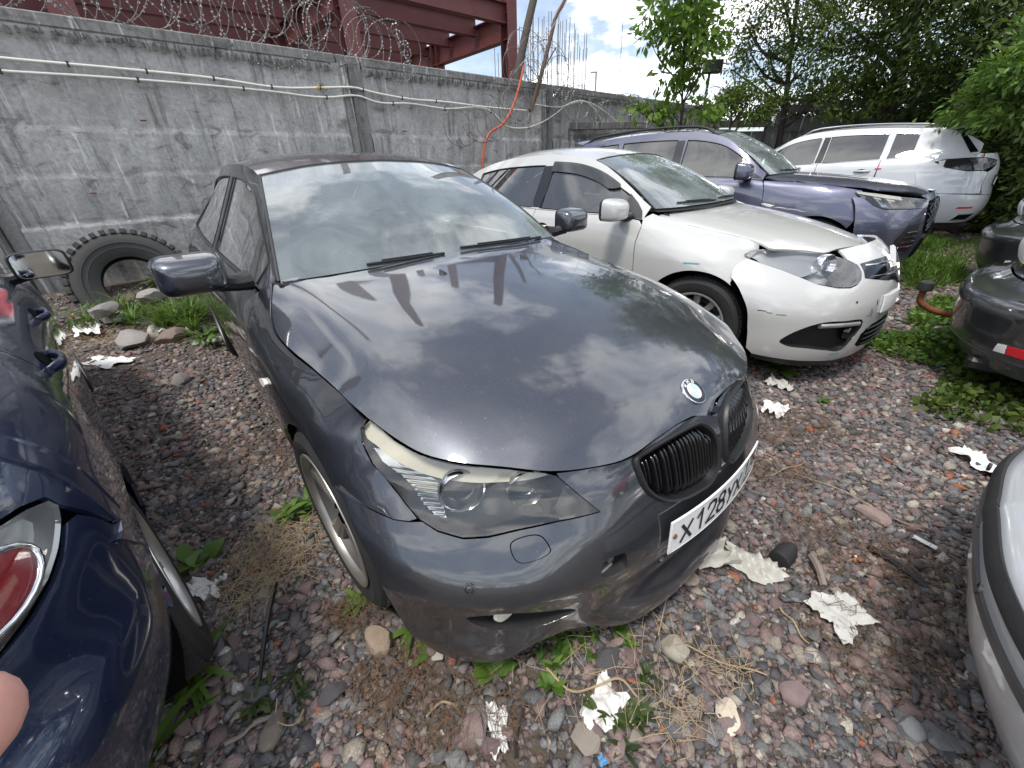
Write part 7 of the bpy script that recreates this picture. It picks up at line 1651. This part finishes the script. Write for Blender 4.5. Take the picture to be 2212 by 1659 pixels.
a = t.bsdf(color=t.mix(n_, (.42, .40, .35), (.68, .66, .60)), rough=.4); b = t.n('ShaderNodeBsdfTransparent', {'Color': (.9, .88, .84)}).outputs[0]; m_ = t.n('ShaderNodeMixShader', {'Fac': .18}); t.t.links.new(a, m_.inputs[1]); t.t.links.new(b, m_.inputs[2]); M['bag_thin'] = t.done(m_.outputs[0])
LG = 'scraps of white litter'
litter('plastic_bag', 'crumpled translucent bag just in front of the saloon number plate', 1530, 1215, .15, .10, 'bag_thin', 1, rug=.045, lift=.022, group=LG)
litter('plastic_bag', 'long crumpled pale bag lying right of the saloon bumper', 1622, 1238, .17, .10, 'bag_thin', 2, rug=.045, lift=.022, yaw=-.75, group=LG)
litter('rag', 'frayed white rag on the gravel below the bag', 1806, 1335, .15, .13, 'cloth_white', 3, rug=.016, lift=.026, yaw=.3, group=LG)
litter('paper_scrap', 'torn white paper scrap in the lower middle gravel', 1302, 1530, .13, .085, 'paper_white', 4, rug=.02, yaw=.8, group=LG)
litter('paper_scrap', 'narrow torn white paper scrap left of the larger one', 1075, 1575, .11, .05, 'paper_white', 5, rug=.014, yaw=1.7, group=LG)
litter('foam_piece', 'white foam scrap behind the dark blue car tyre', 450, 1282, .10, .075, 'paper_white', 6, rug=.04, group=LG)
litter('paper_scrap', 'white scrap near the number plate end, towards the white saloon', 1672, 890, .17, .12, 'paper_white', 7, rug=.03, group=LG)
litter('paper_scrap', 'small pale scrap below the white saloon lip', 1682, 835, .16, .10, 'bag_dirty', 8, rug=.03, group=LG)
litter('paper_scrap', 'white scrap among rubble left of the weeds', 200, 725, .42, .20, 'paper_white', 9, rug=.05, group=LG)
litter('paper_scrap', 'flat white sheet on the rubble beside the blue car door', 235, 785, .36, .18, 'paper_white', 10, rug=.02, group=LG)
litter('paper_scrap', 'white scrap in the grass at the saloon rear wheel', 385, 722, .26, .16, 'paper_white', 11, rug=.05, group=LG)
litter('paper_scrap', 'pale scrap at the edge of the ivy near the silver car', 2120, 1010, .22, .12, 'paper_white', 12, rug=.03, group=LG)
litter('paper_scrap', 'white scrap under the nose of the white saloon', 1905, 660, .22, .14, 'paper_white', 13, rug=.04, group=LG)
litter('blue_scrap', 'small blue plastic scrap at the bottom edge', 1300, 1648, .022, .018, simple('plastic_blue', (.12, .33, .55), .5).name, 14, rug=.006)
def ground_rod(name, label, a, b, w, mat, cat, h=.02):
    A = gnd(*a); B_ = gnd(*b); A[2] = gz(A[0], A[1])+h; B_[2] = gz(B_[0], B_[1])+h; o = empty(name, A, 0, label, cat); m = (B_-A)/2+np.array([0, 0, .012]); MB().tube(curve([A-A, m, B_-A], 14), w, 6).build('strip', M[mat], o, ang=50); return o
ground_rod('wiper_blade', 'thin black rod lying between the dark blue car and the saloon', (562, 1505), (598, 1262), [.006]*4+[.007]*6+[.010]*4, 'black_plastic', 'rod'); ground_rod('rubber_strip', 'black rubber strip on the gravel at the right', (1870, 1190), (1995, 1275), .012, 'black_plastic', 'strip'); ground_rod('wood_stick', 'pale wooden stick near the black cap', (1748, 1210), (1775, 1275), .012, simple('stick', (.24, .20, .17), .9).name, 'stick')
g = gnd(1690, 1212); o = empty('black_cap', (g[0], g[1], gz(g[0], g[1])), .6, 'small ribbed black rubber boot lying near the bags', 'cap'); mb = MB(); prof = [(0, -.055), (.032, -.055), (.036, -.05), (.036, -.005)]+[(.034-.0035*k+(.004 if k % 2 else 0), .002+.009*k) for k in range(7)]+[(0, .06)]; mb.lathe(prof, 20, axis='x', c=(0, 0, .04)); mb.build('boot', M['rubber'], o, ang=35)
g = gnd(1840, 1222); o = empty('cigarette_end', (g[0], g[1], gz(g[0], g[1])+.022), .8, 'orange cigarette end on the gravel right of the bags', 'cigarette end'); MB().tube([(0, 0, 0), (.02, 0, 0)], .004, 8).build('filter', simple('cig_orange', (.5, .17, .03), .8), o); MB().tube([(.02, 0, 0), (.03, 0, 0)], .004, 8).build('paper', M['paper_white'], o)
g = gnd(1992, 1180); o = empty('plastic_tag', (g[0], g[1], gz(g[0], g[1])+.02), -1.0, 'small white perforated plastic tag near the silver car', 'tag'); MB().box((0, 0, 0), (.07, .022, .004), bev=.001).build('tag', M['paper_white'], o)
# ---- plants
def blade_mesh(mb, p, d, L_, w, bend, rs, n=5):
    d = np.asarray(d, float); d /= np.linalg.norm(d); s = np.cross(d, (0, 0, 1)); s = s/np.linalg.norm(s) if np.linalg.norm(s) > .05 else np.array([1., 0, 0]); V = []
    h = np.array([d[0], d[1], 0]); h = h/max(np.linalg.norm(h), 1e-6); q = np.asarray(p, float).copy(); cur = d.copy()
    for i in range(n):
        t = i/(n-1); ww = w*(math.sin(math.pi*min(1, .18+t*.82)))*.5+.0004; V += [q-s*ww, q+s*ww]; q = q+cur*L_/(n-1); cur = cur+np.array([h[0]*.15, h[1]*.15, -bend/(n-1)]); cur /= np.linalg.norm(cur)
    mb.add(V, [(2*i, 2*i+1, 2*i+3, 2*i+2) for i in range(n-1)])
def weed(label, px, py, n, L_, w, seed, mat='leaf_weed', up=.8, stems=1, spread=.02, bend=1.0, name='weed', group='weeds on the gravel'):
    rs = np.random.default_rng(seed); g = gnd(px, py); g[2] = gz(g[0], g[1]); o = empty(name, g, 0, label, 'plant', group); lf = MB(); sm = MB()
    for s in range(stems):
        c = rs.normal(size=3)*spread; c[2] = 0; ht = L_*.5*rs.random()*(1 if stems > 1 else .6)+.01; tp = c+np.array([rs.normal()*.02, rs.normal()*.02, ht]); sm.tube([c-np.array([0, 0, .01]), tp], [.002, .0015], 4)
        for k in range(n):
            a = rs.random()*6.28; q = c+(tp-c)*rs.random(); blade_mesh(lf, q, (math.cos(a), math.sin(a), up*(.5+rs.random())), L_*(.6+.6*rs.random()), w*(.7+.6*rs.random()), bend*(.6+.8*rs.random()), rs)
    so_ = sm.build('stem', M[mat], o)
    if stems > 1: so_['kind'] = 'stuff'
    lf.build('foliage', M[mat], o, smooth=True); return o
weed('broad leaved green weed beside the front wheel of the saloon', 652, 1105, 12, .10, .030, 1, stems=4, spread=.03)
weed('green weed with round leaves behind the blue car tyre', 430, 1215, 6, .09, .055, 2, stems=2, spread=.03)
weed('spiky long leaved weed beside the dark blue bumper', 428, 1415, 18, .19, .018, 3, up=.7, bend=1.6)
weed('long leaved weed low at the dark blue bumper corner', 345, 1640, 14, .20, .020, 4, up=.7, bend=1.6)
weed('yellow green sprig touching the saloon front tyre', 780, 1290, 9, .07, .018, 5, stems=3, spread=.02)
weed('narrow leaved weed under the saloon bumper corner', 880, 1385, 7, .11, .022, 6, bend=1.5)
weed('narrow leaved weed in front of the saloon bumper', 945, 1402, 6, .12, .022, 7, bend=1.5)
weed('pair of oval leaves below the saloon bumper', 1100, 1430, 5, .09, .045, 8, bend=.8)
weed('tiny three leaved sprout on the bare gravel', 1192, 1487, 5, .045, .024, 9, bend=.6)
weed('patch of small leaved weeds under the saloon bumper', 1265, 1345, 9, .042, .014, 10, stems=24, spread=.075)
weed('small leaved weed right of the patch under the bumper', 1200, 1390, 7, .04, .013, 11, stems=9, spread=.04)
weed('low feathery weed beside the torn paper', 1360, 1560, 8, .05, .010, 12, stems=9, spread=.04, mat='leaf_dark')
weed('leafy nettle beside the white saloon lip', 1648, 790, 10, .14, .06, 13, stems=3, spread=.03)
weed('tiny seedling in the middle of the far gravel', 1765, 868, 5, .06, .02, 14)
weed('small herb near the black rod on the left', 605, 1500, 7, .06, .010, 15, stems=6, spread=.04, mat='leaf_dark')
weed('bright weed clump at the wall beside the saloon rear door', 420, 650, 16, .26, .05, 16, stems=12, spread=.14, name='weed_clump')
weed('feathery green clump at the saloon rear wheel', 385, 705, 40, .30, .010, 17, stems=16, spread=.18, up=1.6, name='weed_clump')
weed('grassy clump in front of the truck tyre', 262, 700, 14, .28, .012, 18, stems=4, spread=.18, up=1.3, name='weed_clump')
weed('leafy weeds left of the truck tyre at the wall', 150, 660, 8, .20, .05, 19, stems=6, spread=.25, mat='leaf_mid', name='weed_clump')
weed('low weed beside the saloon rear tyre', 440, 745, 14, .18, .03, 20, stems=6, spread=.12, name='weed_clump')
def cover(name, label, cx, cy, rx, ry, n, mat, L_, w, seed, up=1., ht=.12, yaw=0., kind='stuff', cat='ground cover'):
    """ground cover: leaves over an elliptical patch (world metres)"""
    rs = np.random.default_rng(seed); a = rs.random(n)*6.28; r = np.sqrt(rs.random(n)); x = rx*r*np.cos(a)*(1+.25*np.sin(3*a+seed)); y = ry*r*np.sin(a)*(1+.25*np.cos(2*a+seed)); X = cx+x*math.cos(yaw)-y*math.sin(yaw); Y = cy+x*math.sin(yaw)+y*math.cos(yaw)
    z = gz(X, Y)+ht*rs.random(n)*(1-r*.6); D = np.c_[rs.normal(size=n), rs.normal(size=n), up*(.3+rs.random(n))]; V, F = leaves(np.c_[X, Y, z], D, L_, rs, .3, w); return tag(fast_mesh(name, V, F, M[mat]), label, cat, kind=kind)
def pc(px, py): q = gnd(px, py); return q[0], q[1]
x, y = pc(2130, 800); cover('ivy_patch', 'dark green clover like ground cover under the black tow bar car', x+.1, y+.1, .75, .36, 3600, 'leaf_weed', .045, .75, 41, ht=.16, yaw=-.7)
x, y = pc(2180, 880); cover('ivy_patch', 'ground cover reaching towards the silver car', x, y, .45, .35, 1500, 'leaf_mid', .045, .75, 42, ht=.12)
x, y = pc(2005, 600); cover('grass_patch', 'fresh green grass and clover between the white saloon and the black car', x, y, .9, .32, 2600, 'leaf_weed', .09, .16, 43, up=2.2, ht=.05, yaw=.75)
x, y = pc(2040, 690); cover('grass_patch', 'clover patch around the tow bar', x, y, .5, .25, 1500, 'leaf_weed', .05, .55, 44, ht=.10, yaw=.6)
x, y = pc(1990, 550); cover('grass_patch', 'grass tufts at the nose of the violet grey car', x, y, .5, .25, 1100, 'leaf_weed', .12, .12, 45, up=2.5, ht=.06, yaw=.7)
x, y = pc(2080, 560); cover('grass_patch', 'dry mixed grass before the second black car', x, y, 1.2, .5, 1300, 'leaf_mid', .08, .14, 46, up=2, ht=.04, yaw=.6)
x, y = pc(330, 690); cover('grass_patch', 'wild grass between the tyre and the saloon', x, y, .6, .25, 160, 'leaf_weed', .16, .10, 47, up=2.5, ht=.08, yaw=.9)
simple('straw', (.38, .285, .17), .9, var=.35, vs=9); simple('straw_dark', (.135, .082, .045), .95, var=.4, vs=9)
def straw(name, label, cx, cy, rx, ry, n, L_, seed, mat='straw', up=.18):
    rs = np.random.default_rng(seed); a = rs.random(n)*6.28; r = np.sqrt(rs.random(n)); X = cx+rx*r*np.cos(a)+rs.normal(size=n)*.02; Y = cy+ry*r*np.sin(a)+rs.normal(size=n)*.02; Z = gz(X, Y)+.014+.03*rs.random(n); b = rs.random(n)*6.28; D = np.c_[np.cos(b), np.sin(b), up*rs.normal(size=n)]; L2 = L_*(.4+rs.random(n))[:, None]
    S_ = np.c_[-np.sin(b), np.cos(b), rs.normal(size=n)*.3]*.0007; P0 = np.c_[X, Y, Z]; P1 = P0+D*L2*.5+np.c_[rs.normal(size=(n, 2))*.012, .012*rs.random(n)]; P2 = P0+D*L2+np.c_[rs.normal(size=(n, 2))*.02, -.006*rs.random(n)]
    V = np.stack([P0-S_, P0+S_, P1-S_, P1+S_, P2-S_, P2+S_], 1).reshape(-1, 3); k = np.arange(n)*6; F = np.vstack([np.c_[k, k+1, k+3, k+2], np.c_[k+2, k+3, k+5, k+4]]); return tag(fast_mesh(name, V, F, M[mat]), label, 'dry grass', kind='stuff')
for i, (px, py, rx, ry, n, L_, mt, lb) in enumerate(((600, 1190, .22, .20, 1100, .09, 'straw', 'dry straw mat left of the saloon front wheel'), (560, 1260, .16, .14, 600, .09, 'straw', 'dry straw beside the black rod'), (770, 1330, .12, .10, 700, .05, 'straw_dark', 'brown dead moss under the saloon front tyre'), (850, 1470, .14, .10, 700, .05, 'straw_dark', 'brown root tangle in front of the bumper corner'), (1700, 930, .4, .22, 1500, .06, 'straw_dark', 'brown dead weeds towards the white saloon'), (1680, 1030, .2, .12, 600, .06, 'straw_dark', 'brown dead weeds beside the number plate'),
        (1900, 1390, .3, .2, 900, .06, 'straw_dark', 'brown litter patch near the silver car'), (2050, 1290, .25, .25, 900, .06, 'straw_dark', 'brown litter strip along the silver bumper'), (1800, 1180, .3, .2, 700, .07, 'straw_dark', 'scattered dead stalks right of the bags'), (1560, 1440, .08, .05, 150, .06, 'straw', 'dry grass tuft near the bottom middle'), (1450, 1560, .10, .06, 160, .07, 'straw', 'dry grass tuft at the bottom, right of the paper'), (960, 1560, .3, .12, 700, .06, 'straw_dark', 'thin roots on the bottom gravel'), (300, 730, .6, .3, 1200, .22, 'straw', 'dry pale stalks over the rubble by the tyre'), (520, 1000, .35, .3, 900, .06, 'straw_dark', 'dead stalks on the gravel lane between the cars'), (1850, 760, .8, .3, 1500, .08, 'straw_dark', 'dead leaves in the shade under the white saloon nose'), (1300, 1420, .4, .2, 220, .09, 'straw', 'sparse straw threads below the bumper'), (2000, 640, .9, .4, 1200, .10, 'straw', 'pale dry grass between the rows'))):
    x, y = pc(px, py); straw('dry_grass', lb, x, y, rx*.8, ry*.8, int(n*.45), L_*.9, 60+i, mt)
def twig(label, pts, r=.0022, seed=1, mat='straw'):
    P = [gnd(*q) for q in pts]; P = np.array([(p[0], p[1], gz(p[0], p[1])+.026) for p in P]); C_ = curve(P, 20); C_[:, 2] += .008*np.sin(np.linspace(0, 9, 20)+seed); o = empty('twig', P[0], 0, label, 'twig', 'thin dry twigs on the gravel'); MB().tube(C_-P[0], r, 5).build('stalk', M[mat], o)
twig('pale curved twig crossing the torn white paper', [(1180, 1455), (1230, 1500), (1290, 1490), (1340, 1480), (1375, 1515)], .003)
twig('forked pale twig at the bottom left of the gravel', [(925, 1560), (940, 1535), (990, 1530)], .003, 2); twig('straight dry stalk beside the number plate', [(1650, 1040), (1730, 1010)], .0025, 3); twig('thin stalk crossing the gravel towards the silver car', [(1690, 1020), (1850, 1090), (1990, 1160)], .0022, 4)
twig('stalk standing in front of the bumper lip', [(1420, 1380), (1440, 1290), (1455, 1240)], .0022, 5); twig('long dry stalk from the bumper to the lower right', [(1440, 1390), (1560, 1440), (1650, 1470)], .0022, 6); twig('thick grey twig at the bottom middle', [(1110, 1650), (1115, 1590), (1130, 1540)], .005, 7, 'bark'); twig('brown stick beside the black rod at the lower left', [(495, 1620), (540, 1585), (590, 1555)], .006, 8, 'stick')
twig('curved thread of straw in the lower left gravel', [(605, 1520), (600, 1560), (640, 1575), (660, 1540)], .002, 9); twig('dry stalk near the frayed rag', [(1680, 1320), (1740, 1400)], .0025, 10); twig('dry stalk on the far lane towards the tyre', [(380, 830), (440, 815), (470, 790)], .004, 11)
# ---------------------------------------------------------------- the photographer's hand at the lower left corner
def m_skin():
    t = MT('skin'); c = t.coord(); n = t.noise(c, 60, 4, .6)
    return t.done(t.bsdf(color=t.mix(n, (.52, .25, .20), (.66, .36, .29)), rough=.55, normal=t.bump(t.noise(c, 900, 3), .2, .0004), **{'Subsurface Weight': .15, 'Subsurface Radius': (.01, .004, .002), 'Subsurface Scale': .3}))
M['skin'] = m_skin()
def hand():
    tip = CAMP+ray(88, 1652)*.108; out = -_R*.80-_U*.60; out /= np.linalg.norm(out); back = -_F; side = np.cross(out, back); side /= np.linalg.norm(side)
    o = np.array(tip); V = []; E = []; Rr = []
    def p(a, b, c): return o+out*a+back*b+side*c
    def chain(root, pts, rad):
        k = root
        for q, r in zip(pts, rad):
            V.append(q); Rr.append(r); E.append((k, len(V)-1)); k = len(V)-1
        return k
    V.append(p(.135, .012, -.012)); Rr.append(.026)                      # palm centre
    chain(0, [p(.160, .016, -.014), p(.20, .03, -.018), p(.27, .06, -.03), p(.36, .10, -.05)], [.027, .024, .027, .032])   # wrist, forearm
    for (c, s, ln, cu) in ((.012, .022, 1, 0), (-.006, .012, .92, .55), (-.026, .0, .85, .6), (-.044, -.008, .7, .6)):
        chain(0, [p(.095, .004+cu*.012, c), p(.055 if cu == 0 else .070, .0+cu*.04, c), p(.025 if cu == 0 else .080, .0+cu*.075, c), p(.0 if cu == 0 else .100, .0+cu*.078, c)], [.0115, .0098, .0092, .0080])
    chain(0, [p(.125, .018, .028), p(.098, .026, .044), p(.075, .034, .050)], [.014, .0115, .009])
    me = bpy.data.meshes.new('person'); me.from_pydata([tuple(v-o) for v in V], E, []); me.update(); ob = bpy.data.objects.new('person', me); link(ob); ob.location = o; me.materials.append(M['skin'])
    sk = ob.modifiers.new('skin', 'SKIN'); sk.use_smooth_shade = True
    lay = me.skin_vertices[0] if len(me.skin_vertices) else None
    if lay is None:
        bm = bmesh.new(); bm.from_mesh(me); bm.verts.layers.skin.verify(); bm.to_mesh(me); bm.free(); lay = me.skin_vertices[0]
    for d, r in zip(lay.data, Rr): d.radius = (r, r)
    lay.data[0].use_root = True
    ss = ob.modifiers.new('subdivision', 'SUBSURF'); ss.levels = 2; ss.render_levels = 2
    tag(ob, 'blurred pink fingertip of the photographer in the lower left corner', 'person')
hand()
